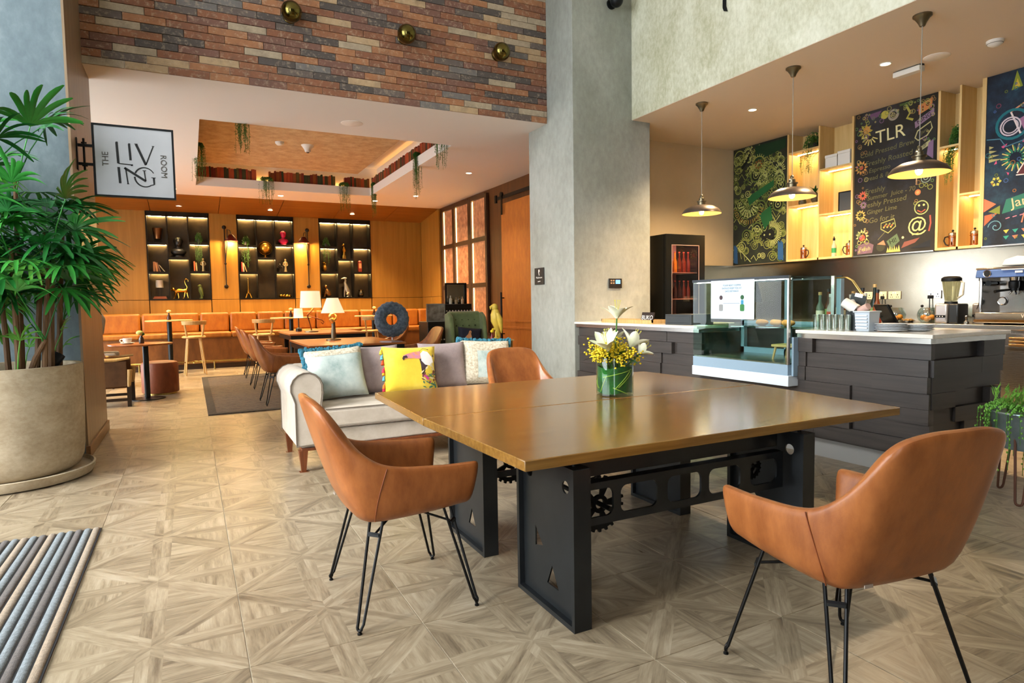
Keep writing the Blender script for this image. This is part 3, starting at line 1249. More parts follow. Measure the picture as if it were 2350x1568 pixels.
AQUA = rgb_noise_fabric('pale_aqua_velvet', [(.28, '#8ba3a2'), (.45, '#b5c4c1'), (.6, '#c9d4d0'), (.75, '#d9dfda')], 4.5, .3, 40)
BOUC = rgb_noise_fabric('cream_boucle', [(.35, '#a99d86'), (.5, '#c9c0ab'), (.65, '#ddd6c6')], 45, .8, 90)
FRIN = mat('teal_fringe', '#1d5c74', .9, col2='#3f7d90', vs=60)
MAUV = rgb_noise_fabric('mauve_grey_cotton', [(.3, '#84767a'), (.5, '#9a8a8b'), (.7, '#a99a99')], 5, .25, 180)
YELC = rgb_noise_fabric('yellow_cotton', [(.3, '#d7b42a'), (.5, '#e2c437'), (.7, '#e9d052')], 4, .2, 200)
# lavender back cushions first, then the scatter cushions in front of them
put_cushion('cushion', 'plain mauve cushion between the blue fringed and the yellow cushion', 1.56, 5.99, .525, .50, .47, .17, MAUV, .2)
put_cushion('cushion', 'plain mauve cushion right of the yellow cushion', 2.27, 6.0, .525, .50, .47, .17, MAUV, .2)
c1, rw = put_cushion('cushion', 'pale aqua cushion with teal fringe against the left sofa arm', 1.19, 5.84, .53, .55, .48, .20, AQUA, .30, .06, -.06)
merge_fringe(rw, 'lt', .015, 2, FRIN, c1, 'fringe', 2.2)
ins = MB()
_, rr2 = cushion(.55, .48, .205)
ins.grid([r[:] for r in rr2[-4:]])
obj('boucle_band', ins, BOUC, c1)
c2, rw = put_cushion('cushion', 'cream boucle cushion with teal fringe and pale aqua square, right end of sofa', 2.74, 6.0, .53, .58, .48, .20, BOUC, .28, -.06, .05)
merge_fringe(rw, 'ltr', .015, 3, FRIN, c2, 'fringe', 2.2)
_, rr2 = cushion(.58, .48, .208)
obj('aqua_square', MB().grid([r[5:17] for r in rr2[2:14]]), AQUA, c2)
c3, rw = put_cushion('cushion', 'bright yellow cushion with a toucan print and rainbow tassels', 1.86, 5.80, .53, .53, .46, .19, YELC, .30, -.04, .03)
# printed toucan lies on the cover as thin appliques


def applique(parent, polys, mt, W, H, D, lift, name):
    m = MB()
    for poly in polys:
        ctr = (sum(p[0] for p in poly) / len(poly), sum(p[1] for p in poly) / len(poly))
        vsx = []
        for (u, v) in poly + [ctr]:
            f = max(0, (1 - u ** 4) * (1 - v ** 4)) ** .42
            vsx.append((u * W / 2 * (1 - .06 * (1 - v * v)), -D / 2 * f - lift, v * H / 2 * (1 - .06 * (1 - u * u)) + H / 2))
        n = len(poly)
        m.add(vsx, [(k, (k + 1) % n, n) for k in range(n)])
    obj(name, m, mt, parent, fix=False)


TW = (.53, .46, .19)
applique(c3, [[(.30, .74), (.45, .88), (.66, .82), (.86, .55), (.96, .15), (.95, -.5), (.9, -.92), (.5, -.92), (.36, -.5), (.33, .12), (.3, .3), (.26, .5)]], mat('print_charcoal', '#4a3a3d', .8), *TW, .002, 'toucan_body')
applique(c3, [[(.33, .62), (.45, .76), (.62, .70), (.80, .45), (.84, .22), (.72, .08), (.5, .12), (.36, .3)]], mat('print_white', '#e9e4e2', .8), *TW, .004, 'toucan_bib')
applique(c3, [[(.33, .74), (.1, .72), (-.2, .62), (-.34, .54), (-.36, .36), (-.2, .42), (.08, .42), (.33, .38)]], mat('print_beak', '#d98a5c', .8, col2='#b77aa0', vs=30), *TW, .004, 'toucan_beak')
applique(c3, [[(-.2, .56), (-.33, .52), (-.38, .42), (-.34, .32), (-.27, .44), (-.16, .45)]], mat('print_dark', '#3a2a2a', .8), *TW, .006, 'beak_tip')
rng = random.Random(5)
for nm, cl_, cnt in (('print_leaf', '#3e6a50', 14), ('print_pink', '#b8357f', 6), ('print_brown', '#6a4030', 8), ('print_cream', '#d5c79a', 7)):
    ps = []
    for k in range(cnt):
        cx, cy = rng.uniform(.35, .88), rng.uniform(-.85, -.2) if nm != 'print_cream' else rng.uniform(-.8, .3)
        a = rng.uniform(0, pi)
        l, w = rng.uniform(.08, .16), rng.uniform(.02, .045)
        ps.append([(cx + l * cos(a), cy + l * sin(a)), (cx - w * sin(a), cy + w * cos(a)), (cx - l * cos(a), cy - l * sin(a)), (cx + w * sin(a), cy - w * cos(a))])
    applique(c3, ps, mat(nm, cl_, .8), *TW, .005 + .0007 * len(nm), 'print_' + nm.split('_')[1])
for k, cl_ in enumerate(['#d9c23a', '#5fa7c9', '#c94b2a', '#d23a58', '#dfa52e', '#5fa7c9', '#d9792a', '#cf3050', '#d9c23a']):
    j = int(17 * (1 - k / 8.5))
    p = Vector(rw[max(0, j)][0])
    m = MB().ball(p, .008, 8, 6).tube([p, p + Vector((-.012, -.006, -.022)), p + Vector((-.015, -.010, -.052))], [.005, .011, .015], 8)
    obj('tassel', m, mat('tassel_' + cl_[1:], cl_, .9), c3)

# ------------------------------------------------------------------ ribbed door mat
mt_ = thing('door_mat', 'ribbed entrance mat striped grey, brown and tan at lower left', 'mat', (0, 0, 0))
obj('backing', MB().box(-2.34, -.548, 1.2, 4.665, .0, .008), mat('mat_backing', '#2e2e30', .9), mt_)
rc_ = [rgb_noise_fabric('rib_grey', [(.3, '#4c5459'), (.7, '#7c868c')], 60, .8, 200), rgb_noise_fabric('rib_brown', [(.3, '#342d2a'), (.7, '#574c46')], 60, .8, 200), rgb_noise_fabric('rib_tan', [(.3, '#74634f'), (.7, '#9c8870')], 60, .8, 200)]
rib = []
for k in range(3):
    me = obj('rib', MB().tube([(0, 1.2, 0), (0, 4.66, 0)], .0195, 10), rc_[k], mt_)
    rib.append(me.data)
    bpy.data.objects.remove(me)
seq = [2, 0, 1, 0, 0, 2, 1, 0]
for k in range(39):
    obj('rib', rib[seq[k % 8]], None, mt_, loc=(-.575 - k * .0455, 0, .006)).scale = (1, 1, .6)

# ------------------------------------------------------------------ palm in a concrete pot
pt = thing('potted_palm', 'tall broadleaf lady palm in a round concrete pot by the pillar', 'plant', (-1.34, 6.42, 0))
CPOT = plaster('cast_concrete', [(.3, '#8f7f68'), (.45, '#a8977d'), (.6, '#b9aa91'), (.75, '#c6b9a3')], 3, .75, .35, 26, .3, (1, 1, 1.6))
obj('tray', MB().lathe([(.0, 0), (.50, 0), (.545, .012), (.565, .05), (.57, .085), (.555, .09), (.54, .06), (.0, .05)], 64), CPOT, pt)
obj('pot', MB().lathe([(.0, .052), (.36, .052), (.42, .065), (.465, .10), (.49, .16), (.502, .25), (.512, .6), (.515, .92), (.512, .932), (.47, .932), (.465, .84), (0, .84)], 64), CPOT, pt)
obj('soil', MB().lathe([(0, .875), (.25, .872), (.466, .86)], 32), mat('dark_soil', '#2a1d14', .95, bump=.8, bs=30), pt)
CANE = wood('palm_cane', '#4a3320', '#7a5a3a', 'Z', 3, .8, 0, .4)
rng = random.Random(21)
PALM = mat('palm_leaf_green', '#1f6a24', .38, col2='#3f9138', vs=3, spec=.5)
PALM2 = mat('palm_leaf_dark', '#0f4a1e', .38, col2='#1f6a28', vs=3)
PALM3 = mat('palm_leaf_light', '#67a83c', .4, col2='#3f8a30', vs=4)


def fan(pb, ptip, size, nlf, seed, spread=2.6):
    """petiole plus a fan of folded leaflets"""
    rg = random.Random(seed)
    m = MB()
    mid = pb.lerp(ptip, .5) + Vector((0, 0, .04))
    m.tube([pb, mid, ptip], [.006, .005, .004], 5)
    d = (ptip - mid).normalized()
    side = d.cross(Vector((0, 0, 1)))
    if side.length < .05:
        side = Vector((1, 0, 0))
    side.normalize()
    nrm = side.cross(d).normalized()
    for k in range(nlf):
        a = -spread / 2 + spread * k / (nlf - 1) + rg.uniform(-.08, .08)
        L = size * (1 - .22 * (abs(a) / (spread / 2)) ** 2) * rg.uniform(.85, 1.1)
        W_ = L * rg.uniform(.040, .058)
        ld = d * cos(a) + side * sin(a)
        ls = nrm.cross(ld).normalized()
        droop = rg.uniform(.3, 1.1)
        rows = []
        for i in range(8):
            s = i / 7
            w = W_ * min(1, s * 3.2 + .12) * (1 if s < .8 else max(.22, 1 - (s - .8) * 3.6))
            p = ptip + ld * L * s + nrm * (.05 * L * sin(pi * s)) + Vector((0, 0, -droop * .42 * L * s * s))
            rows.append([Vector((q.x, min(q.y, .555), q.z)) for q in (p - ls * w + nrm * w * .35, p, p + ls * w + nrm * w * .35)])
        m.grid(rows)
    return m


canes = []
cane_spots = [(-.30, -.25, 1.75), (-.12, -.28, 2.25), (.06, -.22, 1.55), (.22, -.12, 2.0), (.10, .02, 2.45), (-.2, .05, 2.15), (.29, .05, 1.3), (-.34, .12, 1.9), (.02, -.36, 1.2), (.2, -.3, 1.15), (-.25, -.38, 1.4), (.33, -.2, 1.7), (-.4, -.1, 2.35), (-.1, .1, 2.6), (-.3, .0, 2.55), (.15, -.35, 1.85), (-.05, -.4, 1.9), (.3, -.3, 1.75), (.36, -.05, 2.05)]
for (x, y, h) in cane_spots:
    dx, dy = x * .35 + rng.uniform(-.06, .06), y * .3 + rng.uniform(-.06, .06)
    pts = [Vector((x, y, .86)), Vector((x + dx * .4, y + dy * .4, .86 + (h - .86) * .5)), Vector((x + dx, y + dy, h))]
    obj('cane', MB().tube(pts, [.022, .02, .014], 8), CANE, pt)
    canes.append(pts)
fi = 0
for ci, pts in enumerate(canes):
    for k in range(10):
        a = 2.4 * k + ci * 1.1 + rng.uniform(-.3, .3)
        f = 1 - .06 * k
        pb = pts[1].lerp(pts[2], f) if f > 0 else pts[1]
        reach = rng.uniform(.22, .42)
        rise = rng.uniform(.02, .5) if k < 4 else rng.uniform(-.15, .15)
        tip = pb + Vector((cos(a) * reach, sin(a) * reach, rise))
        tip.x = min(tip.x, .52)
        if tip.z < 1.45:
            fi += 1
            continue
        if tip.y > .48:
            tip.y = .48 - rng.random() * .1
        obj('palm_leaf', fan(pb, tip, rng.uniform(.30, .46), rng.choice([8, 9, 10, 11]), 100 + fi, rng.uniform(2.1, 3.2)), [PALM, PALM2, PALM2, PALM, PALM3][fi % 5], pt, fix=False)
        fi += 1
for k in range(7):
    a = 1.3 * k
    pb = Vector((.30 * cos(a), .30 * sin(a) - .1, .86))
    tip = pb + Vector((.10 * cos(a), .10 * sin(a), rng.uniform(.15, .38)))
    obj('palm_leaf', fan(pb, tip, .2, 6, 300 + k, 2.2), PALM3, pt, fix=False)
sl = thing('plant_spotlight', 'small black spotlight staked in the palm pot', 'light', (-1.0, 6.28, .865))
obj('stake', MB().cyl((0, 0, -.02), (0, 0, .07), .008), BLACK, sl)
obj('head', MB().cyl((-.02, -.01, .06), (.03, .03, .15), .045, .05), BLACK, sl)
obj('yoke', MB().torus((0, 0, .09), .05, .005, 'X', 16, 6), BLACK, sl)

# ------------------------------------------------------------------ projecting sign
sg = thing('projecting_sign', 'square black framed sign reading The Living Room beside the pillar', 'sign', (-.76, 7.30, 2.46))
S = .69
obj('frame', plate([[(0, 0), (S, 0), (S, S), (0, S)], [(.018, .018), (.018, S - .018), (S - .018, S - .018), (S - .018, .018)]], .06, 'XZ'), BLACK, sg)
obj('panel', MB().box(.018, S - .018, -.022, .022, .018, S - .018), mat('brushed_silver_panel', '#c3c5c9', .3, .35, var=.05, vs=3), sg)
INK = mat('sign_black', '#101010', .4)


def stroke(m, pts, w, y, w1=None):
    pts = [Vector((a, 0, b)) for a, b in pts]
    n = len(pts)
    rows = []
    for i, p in enumerate(pts):
        d = (pts[min(i + 1, n - 1)] - pts[max(i - 1, 0)]).normalized()
        s = Vector((d.z, 0, -d.x))
        ww = (w if w1 is None else w + (w1 - w) * i / (n - 1)) / 2
        rows.append([p + s * ww + Vector((0, y, 0)), p - s * ww + Vector((0, y, 0))])
    m.grid(rows)


m = MB()
Yf = -.0245


def SG(a, b):   # crop coordinates of the sign face -> metres
    return (a * S, b * S)


for pts, w in ([((.29, .76), (.30, .47)), .022], [((.30, .47), (.47, .46)), .010], [((.44, .75), (.45, .535)), .020], [((.525, .755), (.635, .475)), .022], [((.635, .475), (.735, .74)), .010],
               [((.30, .42), (.31, .205)), .022], [((.365, .41), (.385, .40), (.405, .195)), .012], [((.37, .415), (.625, .245)), .022], [((.61, .39), (.625, .245)), .011],
               [((.45, .455), (.475, .462)), .014], [((.28, .765), (.305, .765)), .007], [((.43, .755), (.455, .755)), .007], [((.505, .758), (.545, .758)), .007], [((.72, .745), (.75, .745)), .007], [((.435, .53), (.465, .53)), .007], [((.295, .2), (.325, .2)), .007], [((.392, .193), (.42, .193)), .007], [((.59, .392), (.632, .392)), .007], [((.695, .30), (.75, .30)), .007]):
    stroke(m, [SG(*p) for p in pts], w, Yf)
arc = [SG(.615 + .125 * cos(a), .30 + .135 * sin(a)) for a in [radians(28 + 130 * k / 14) for k in range(15)]]
stroke(m, arc, .008, Yf, .014)
arc = [SG(.615 + .125 * cos(a), .30 + .135 * sin(a)) for a in [radians(180 + 130 * k / 14) for k in range(15)]]
stroke(m, arc, .016, Yf, .009)
stroke(m, [SG(.725, .30), SG(.728, .205), SG(.70, .195)], .018, Yf, .01)
obj('lettering', m, INK, sg, fix=False)
for body, x, z, rot in (('THE', .15, .52, pi / 2), ('ROOM', .855, .47, -pi / 2)):
    q = text_mb(body, .075, T(x * S, Yf, z * S) @ RX(pi / 2) @ RZ(rot))
    obj('small_lettering', q, mat('sign_grey', '#4a453f', .5), sg)
for z in (.30, .475):
    obj('bracket', MB().box(-.128, 0, -.015, .015, z - .012, z + .012), BLACK, sg)
obj('wall_plate', MB().box(-.128, -.118, -.03, .03, .24, .54), BLACK, sg)
obj('cross_bar', MB().cyl((-.07, 0, .24), (-.07, 0, .54), .010, n=10).cyl((-.09, 0, .285), (-.045, 0, .285), .008, n=8).cyl((-.09, 0, .50), (-.045, 0, .50), .008, n=8), BLACK, sg)

# ------------------------------------------------------------------ brass globe lights on the brick wall
DBR = mat('aged_brass', '#6d6234', .16, 1., var=.15, vs=5)
for k, (x, z, lb) in enumerate(((1.20, 4.79, 'brass globe wall light on the brick, leftmost of three'), (2.585, 4.775, 'brass globe wall light on the brick, middle of three'), (3.91, 4.77, 'brass globe wall light on the brick, rightmost of three'))):
    g = thing('globe_wall_light', lb, 'wall light', (x, 8.034, z), group='brass globe lights on the brick wall')
    obj('backplate', MB().lathe([(0, 0), (.085, 0), (.085, .018), (.06, .03), (0, .03)], 28, M=RX(pi / 2)), DBR, g)
    obj('globe', MB().ball((0, -.14, 0), .118, 28, 18), DBR, g)
    obj('collar', MB().torus((0, -.055, 0), .085, .012, 'Y', 28, 8), BRASS, g)
# ------------------------------------------------------------------ bar counter
PLANK = wood('charcoal_timber', '#2b2725', '#443d39', 'Y', .8, .42, .1, .25)
PLANK_SHADED = wood('charcoal_timber_shaded', '#1b1715', '#2c2623', 'X', .8, .45, .1, .25)  # same timber for the end face, its shade put into the darker colour
QUARTZ = mat('white_quartz', '#ded8cd', .2, var=.04, vs=20)
bc = thing('bar_counter', 'bar counter clad in staggered charcoal planks with a white stone top', 'counter', (0, 0, 0))
obj('body', MB().box(4.80, 5.66, 2.76, 7.35, .17, .60), PLANK, bc)
obj('body_near', MB().box(4.80, 5.66, 2.76, 3.79, .60, 1.034), PLANK, bc)
obj('body_far', MB().box(4.80, 5.66, 5.005, 7.35, .60, 1.034), PLANK, bc)
obj('body_rear', MB().box(5.37, 5.66, 3.79, 5.005, .60, 1.074), PLANK, bc)
obj('kick_plate', MB().box(4.86, 4.90, 2.95, 7.35, .0, .2), mat('kick_grey', '#a8a7a3', .5, .3), bc)
obj('foot', MB().cyl((5.46, 2.80, .0), (5.46, 2.80, .02), .035).cyl((5.46, 2.80, .02), (5.46, 2.80, .06), .012).box(5.43, 5.49, 2.77, 2.83, .06, .2), STAIN, bc)
obj('foot', MB().cyl((4.93, 2.80, .0), (4.93, 2.80, .02), .035).box(4.9, 4.96, 2.77, 2.83, .02, .2), STAIN, bc)
obj('worktop', MB().box(4.685, 5.72, 2.655, 3.80, 1.075, 1.105).box(4.685, 5.72, 5.0, 7.355, 1.075, 1.105).box(5.36, 5.72, 3.80, 5.0, 1.075, 1.105), QUARTZ, bc, bevel=.004)
obj('steel_band', MB().box(4.71, 5.70, 2.68, 3.80, 1.035, 1.075), STAIN, bc)
obj('steel_band', MB().box(4.71, 5.70, 5.0, 7.355, 1.035, 1.075), STAIN, bc)
zr = [.195, .315, .435, .55, .67, .79, .915, 1.035]
rng = random.Random(17)
for r in range(7):
    y = 2.70
    while y < 7.33:
        L = rng.choice([.42, .6, .75, .95])
        y1 = min(7.345, y + L)
        if 7.345 - y1 < .15:
            y1 = 7.345
        pr = rng.choice([0, .004, .02, .036, .045])
        if not (r >= 4 and y < 5.0 and y1 > 3.80):
            obj('plank', MB().box(4.80 - .042 - pr, 4.80, y + .0015, y1 - .0015, zr[r] + .001, zr[r + 1] - .001), PLANK, bc, smooth=False)
        else:
            for a, b in ((y, min(y1, 3.795)), (max(y, 5.005), y1)):
                if b - a > .05:
                    obj('plank', MB().box(4.80 - .042 - pr, 4.80, a + .0015, b - .0015, zr[r] + .001, zr[r + 1] - .001), PLANK, bc, smooth=False)
        y = y1
    x = 4.765 + rng.choice([-.02, 0, .0])
    xe = 5.66 + [.03, .0, .05, -.02, .06, 0, .02][r]
    while x < xe - .02:
        x1 = min(xe, x + rng.choice([.3, .42, .62]))
        if xe - x1 < .12:
            x1 = xe
        obj('plank', MB().box(x + .0015, x1 - .0015, 2.76 - .035 - rng.choice([0, .01, .03, .05]), 2.76, zr[r] + .001, zr[r + 1] - .001), PLANK_SHADED, bc, smooth=False)
        x = x1

# ------------------------------------------------------------------ glass display case set into the counter
dc = thing('display_case', 'glass-fronted pastry display case set into the bar counter', 'display case', (0, 0, 0))
PWH = mat('case_white', '#d9e2ea', .3)
PBL = mat('case_blue_grey', '#8fa6b8', .35)
CG = thin_glass('case_glass', '#eef8f5', .03)
obj('base', MB().box(4.615, 5.35, 3.81, 4.995, .61, .705), PWH, dc, bevel=.004)
obj('lower_panel', MB().box(4.62, 5.35, 3.82, 4.985, .705, .80), PBL, dc)
obj('front_glass', MB().box(4.62, 4.626, 3.82, 4.985, .80, 1.56), CG, dc)
obj('side_glass', MB().box(4.626, 5.30, 3.82, 3.826, .80, 1.56), CG, dc)
obj('side_glass', MB().box(4.626, 5.30, 4.979, 4.985, .80, 1.56), CG, dc)
obj('top', MB().box(4.615, 5.33, 3.815, 4.99, 1.56, 1.575), thin_glass('case_top_glass', '#cfe4e4', .12), dc)
for x in (4.612, 5.31):
    obj('top_rim', MB().box(x, x + .02, 3.815, 4.99, 1.552, 1.578), STEEL, dc)
obj('glass_shelf', MB().box(4.65, 5.28, 3.84, 4.97, 1.115, 1.123), thin_glass('shelf_glass_green', '#c5e2d6', .12), dc)
obj('added_fill_strip', MB().box(4.66, 4.68, 3.84, 4.97, 1.545, 1.55), emis('case_fill_glow', (1, .9, .72), 30), dc)  # glowing strip added to brighten the dim case interior
obj('inner_floor', MB().box(4.63, 5.33, 3.83, 4.98, .80, .812), STAIN, dc)
obj('back_frame', MB().box(5.30, 5.345, 3.815, 3.86, .8, 1.56).box(5.30, 5.345, 4.945, 4.99, .8, 1.56).box(5.30, 5.345, 4.37, 4.43, .8, 1.56).box(5.30, 5.345, 3.815, 4.99, .8, .87).box(5.30, 5.345, 3.815, 4.99, 1.10, 1.15), PBL, dc)
obj('side_post', MB().box(4.615, 4.64, 3.812, 3.83, .80, 1.575), STAIN, dc)
obj('side_foot', MB().box(4.66, 5.30, 3.795, 3.815, .70, 1.04), PBL, dc)
po = thing('notice_poster', 'white hygiene notice with two small cartoon figures on the case glass', 'poster', (4.613, 4.725, 1.19))
obj('sheet', MB().box(-.004, 0, -.54, 0, 0, .37), mat('paper_white', '#c9d6de', .6), po)


def face_M(X, Yl, z):
    return Matrix(((0, 0, -1, X), (-1, 0, 0, Yl), (0, 1, 0, z), (0, 0, 0, 1)))


PMX = face_M(-.0045, 0, 0)
tm = MB()
for k, (b, s) in enumerate((('YOUR NEXT COFFEE', .024), ('SHOULD KEEP YOU AT', .024), ('SAFE DISTANCE', .024))):
    q = text_mb(b, s, PMX @ T(.27, .32 - .028 * k, .0005), .0003)
    tm.add(q.v, q.f)
obj('heading', tm, mat('print_teal_grey', '#47708e', .6), po, kind='stuff')


def flat(m, poly, M):
    n = len(poly)
    m.add([(a, b, 0) for a, b in poly], [tuple(range(n))], M)


for cx, top, col, col3 in ((.135, '#4a3b40', '#8d8f90', '#dcdcdc'), (.40, '#2f5a3a', '#3a7a44', '#3f8fb5')):
    m = MB(); flat(m, circ(cx, .205, .022, 14), PMX @ T(0, 0, .0004)); obj('figure_head', m, mat('fig_' + top[1:], top, .7), po, fix=False)
    m = MB(); flat(m, rrect(cx - .026, cx + .026, .075, .14, .012), PMX @ T(0, 0, .0004)); obj('figure_body', m, mat('fig_' + col[1:], col, .7), po, fix=False)
    m = MB(); flat(m, rrect(cx - .016, cx + .016, .14, .18, .008), PMX @ T(0, 0, .0004)); obj('figure_scarf', m, mat('fig_' + col3[1:], col3, .7), po, fix=False)
m = MB(); flat(m, [(.165, .148), (.37, .148), (.37, .151), (.165, .151)], PMX @ T(0, 0, .0004)); obj('distance_line', m, mat('print_teal_grey', '#47708e', .6), po, fix=False)
ws = thing('wooden_riser', 'small wooden stool-shaped riser inside the display case', 'stand', (4.96, 4.08, .812))
obj('top', MB().box(-.10, .10, -.13, .13, .115, .14), LIGHTWOOD, ws, bevel=.006)
for sx in (-1, 1):
    for sy in (-1, 1):
        obj('leg', MB().tube([(sx * .075, sy * .095, .116), (sx * .09, sy * .115, 0)], [.012, .009], 8), LIGHTWOOD, ws)
for k, (x, y, n, lb) in enumerate(((4.9, 4.35, 'golden pastry', 'golden pastry on the glass shelf behind the poster edge'), (4.92, 4.2, '', 'golden pastry on the glass shelf, middle one'), (4.9, 4.05, '', 'golden pastry on the glass shelf nearest the right glass'))):
    tag(obj('pastry', MB().ball((0, 0, .028), (.05, .065, .03), 14, 8).ball((.0, .03, .04), (.03, .035, .02), 10, 6), mat('baked_crust', '#c98a45', .6, var=.25, vs=30), loc=(x, y, 1.123)), lb, 'pastry', 'pastries in the display case')
ga = thing('glass_guard', 'upright clear glass guard with bent metal arm right of the case', 'glass guard', (0, 0, 0))
obj('pane', MB().box(4.75, 4.756, 3.70, 3.79, 1.105, 1.56), CG, ga)
obj('post', MB().box(5.05, 5.075, 3.70, 3.73, 1.105, 1.57), STAIN, ga)
obj('arm', MB().tube([(5.06, 3.715, 1.55), (5.06, 3.60, 1.55), (5.06, 3.54, 1.52), (5.06, 3.42, 1.36)], .006, 8).tube([(5.08, 3.715, 1.55), (5.08, 3.60, 1.55), (5.08, 3.54, 1.52), (5.08, 3.42, 1.36)], .006, 8), BRASS, ga)

# ------------------------------------------------------------------ items standing on the counter
CT = 1.105
DRG = mat('dark_grey_plastic', '#32373a', .45)
tag(obj('cash_drawer', MB().box(-.16, .16, -.21, .21, 0, .115).box(-.165, -.158, -.19, .19, .02, .095), DRG, bevel=.006, loc=(4.98, 5.44, CT)), 'dark grey cash drawer left of the display case', 'cash drawer')
pos = thing('till_screen', 'dark till screen on a stand behind the display case', 'screen', (5.46, 5.06, CT))
obj('stand', MB().box(-.08, .08, -.1, .1, 0, .015).cyl((0, 0, .015), (.0, 0, .25), .02), DRG, pos)
obj('screen', MB().box(-.015, .015, -.17, .17, -.13, .13, T(0, 0, .36) @ RY(-.35)), DRG, pos, bevel=.006)
wt = thing('wooden_tray', 'low wooden tray on the counter beside the column', 'tray', (4.92, 6.35, CT))
obj('tray_base', MB().box(-.14, .14, -.52, .5, 0, .012), LIGHTWOOD, wt)
for a in ((-.14, -.125, -.52, .5), (.125, .14, -.52, .5), (-.14, .14, -.52, -.505), (-.14, .14, .485, .5)):
    obj('tray_side', MB().box(*a, .012, .045), LIGHTWOOD, wt)
bs = thing('chalk_sign', 'little black chalk sign reading BUKO on the counter', 'sign', (4.80, 5.96, CT + .012))
obj('board', MB().box(0, .012, -.11, .11, 0, .125, RY(.22)), mat('chalk_black', '#2a1c17', .7), bs)
q = text_mb('BUKO', .075, RY(.22) @ face_M(-.001, 0, .06), .0006)
obj('lettering', q, mat('chalk_white', '#e6e2da', .8), bs)
BOTG = thin_glass('tumbler_glass', '#f0f3ee', .2)
for k in range(12):
    r_, c_ = k // 6, k % 6
    tag(obj('tumbler', MB().lathe([(0, 0), (.024, 0), (.030, .13), (.028, .13), (.022, .012), (0, .012)], 18), BOTG, loc=(4.83 + r_ * .075, 3.705 - c_ * .058, CT)),
        'clear tumbler in the %s row, %s from the display case' % (['front', 'second'][r_], ['first', 'second', 'third', 'fourth', 'fifth', 'sixth'][c_]), 'glass', 'front row of tumblers' if r_ == 0 else 'second row of tumblers')
cn = thing('cup_holder', 'dark canister holding rolled white napkins on the counter', 'canister', (4.92, 3.395, CT))
obj('canister', MB().lathe([(0, 0), (.048, 0), (.05, .16), (.046, .16), (.044, .02), (0, .02)], 20), mat('navy_plastic', '#1f2429', .4), cn)
obj('napkin', MB().cyl((0, .0, .17), (-.02, .10, .235), .045, .04, 16), WHITE, cn)
obj('napkin', MB().cyl((.01, -.02, .16), (.0, -.10, .20), .03, .028, 16), mat('pink_napkin', '#c9a295', .7), cn)
obj('napkin', MB().cyl((.03, .03, .15), (.05, .09, .24), .035, .03, 16), WHITE, cn)
cr = thing('straw_caddy', 'pale grey slotted plastic caddy on the counter', 'caddy', (4.86, 3.27, CT))
GPL = mat('pale_grey_plastic', '#b9c2cb', .4)
obj('shell', MB().add([(-.05, -.055, 0), (.07, -.055, 0), (.07, .055, 0), (-.05, .055, 0), (-.06, -.065, .155), (.08, -.065, .155), (.08, .065, .155), (-.06, .065, .155)], [(0, 3, 2, 1), (0, 1, 5, 4), (1, 2, 6, 5), (2, 3, 7, 6), (3, 0, 4, 7), (4, 5, 6, 7)]), GPL, cr, bevel=.006)
for k in range(5):
    obj('rib', MB().box(-.066 - .002 * k * .4, -.05, -.05, .05, .02 + k * .025, .034 + k * .025), mat('caddy_rib', '#d5dbe1', .4), cr, bevel=.002)
obj('rim', MB().box(-.068, .088, -.072, .072, .15, .162), GPL, cr, bevel=.004)
pt2 = thing('payment_terminal', 'black tilted payment terminal behind the plates', 'terminal', (5.35, 3.42, CT))
obj('base', MB().box(-.09, .09, -.08, .08, 0, .02), BLACK, pt2)
obj('screen', MB().box(-.012, .012, -.11, .11, -.10, .10, T(0, 0, .12) @ RZ(-.5) @ RY(-.5)), BLACK, pt2, bevel=.008)
obj('cable', MB().tube([(.02, .05, .1), (.05, .09, .16), (.06, .08, .2)], .006, 6), BLACK, pt2)
PLT = mat('glazed_plate', '#cfd3d6', .25)
for s, (x, y, n) in enumerate(((4.93, 3.11, 5), (5.12, 3.02, 4))):
    for k in range(n):
        tag(obj('plate', MB().lathe([(0, 0), (.06, 0), (.10, .008), (.115, .014), (.115, .017), (.1, .012), (0, .005)], 28), PLT, loc=(x, y, CT + k * .0115)),
            '%s white plate of the %s stack on the counter' % (['bottom', 'second lowest', 'third lowest', 'fourth lowest', 'topmost'][k if k < n - 1 else 4], ['front', 'rear'][s]), 'plate', 'front plate stack' if s == 0 else 'rear plate stack')
rng = random.Random(31)
bcols = [('#7a8a78', 'pale green glass bottle'), ('#6a3a22', 'amber bottle'), ('#c9c3b4', 'clear bottle with white label'), ('#2f3a30', 'dark green bottle'), ('#b05a2c', 'orange syrup bottle'), ('#d5d2cc', 'white capped bottle')]
for k in range(11):
    c, nm = bcols[k % 6]
    y = 4.18 - k * .058
    h = [.30, .33, .28, .36, .31, .27][k % 6]
    b = thing('syrup_bottle', nm + ', %s from the display case in the syrup row' % ['first', 'second', 'third', 'fourth', 'fifth', 'sixth', 'seventh', 'eighth', 'ninth', 'tenth', 'eleventh'][k], 'bottle', (5.50 + .05 * (k % 2), y, CT), group='syrup bottles at the back of the counter')
    obj('body', MB().lathe([(0, 0), (.033, 0), (.035, .01), (.035, h * .6), (.014, h * .78), (.013, h), (0, h)], 16), mat('bottle_' + c[1:], c, .12, trans=.35, ior=1.3), b)
    obj('cap', MB().lathe([(0, h), (.016, h), (.016, h + .03), (0, h + .03)], 12), mat('cap_%d' % (k % 3), ['#c9a060', '#1c1c1c', '#d9d4c8'][k % 3], .4), b)
    obj('label_band', MB().lathe([(.0356, h * .15), (.0358, h * .5)], 16), mat('band_%d' % (k % 4), ['#d8d2b8', '#7e9a5a', '#b8472c', '#d9c58a'][k % 4], .6), b, fix=False)
cb = thing('menu_clipboard', 'dark menu card leaning on the guard beside the tumblers', 'menu', (5.02, 3.50, CT + .10))
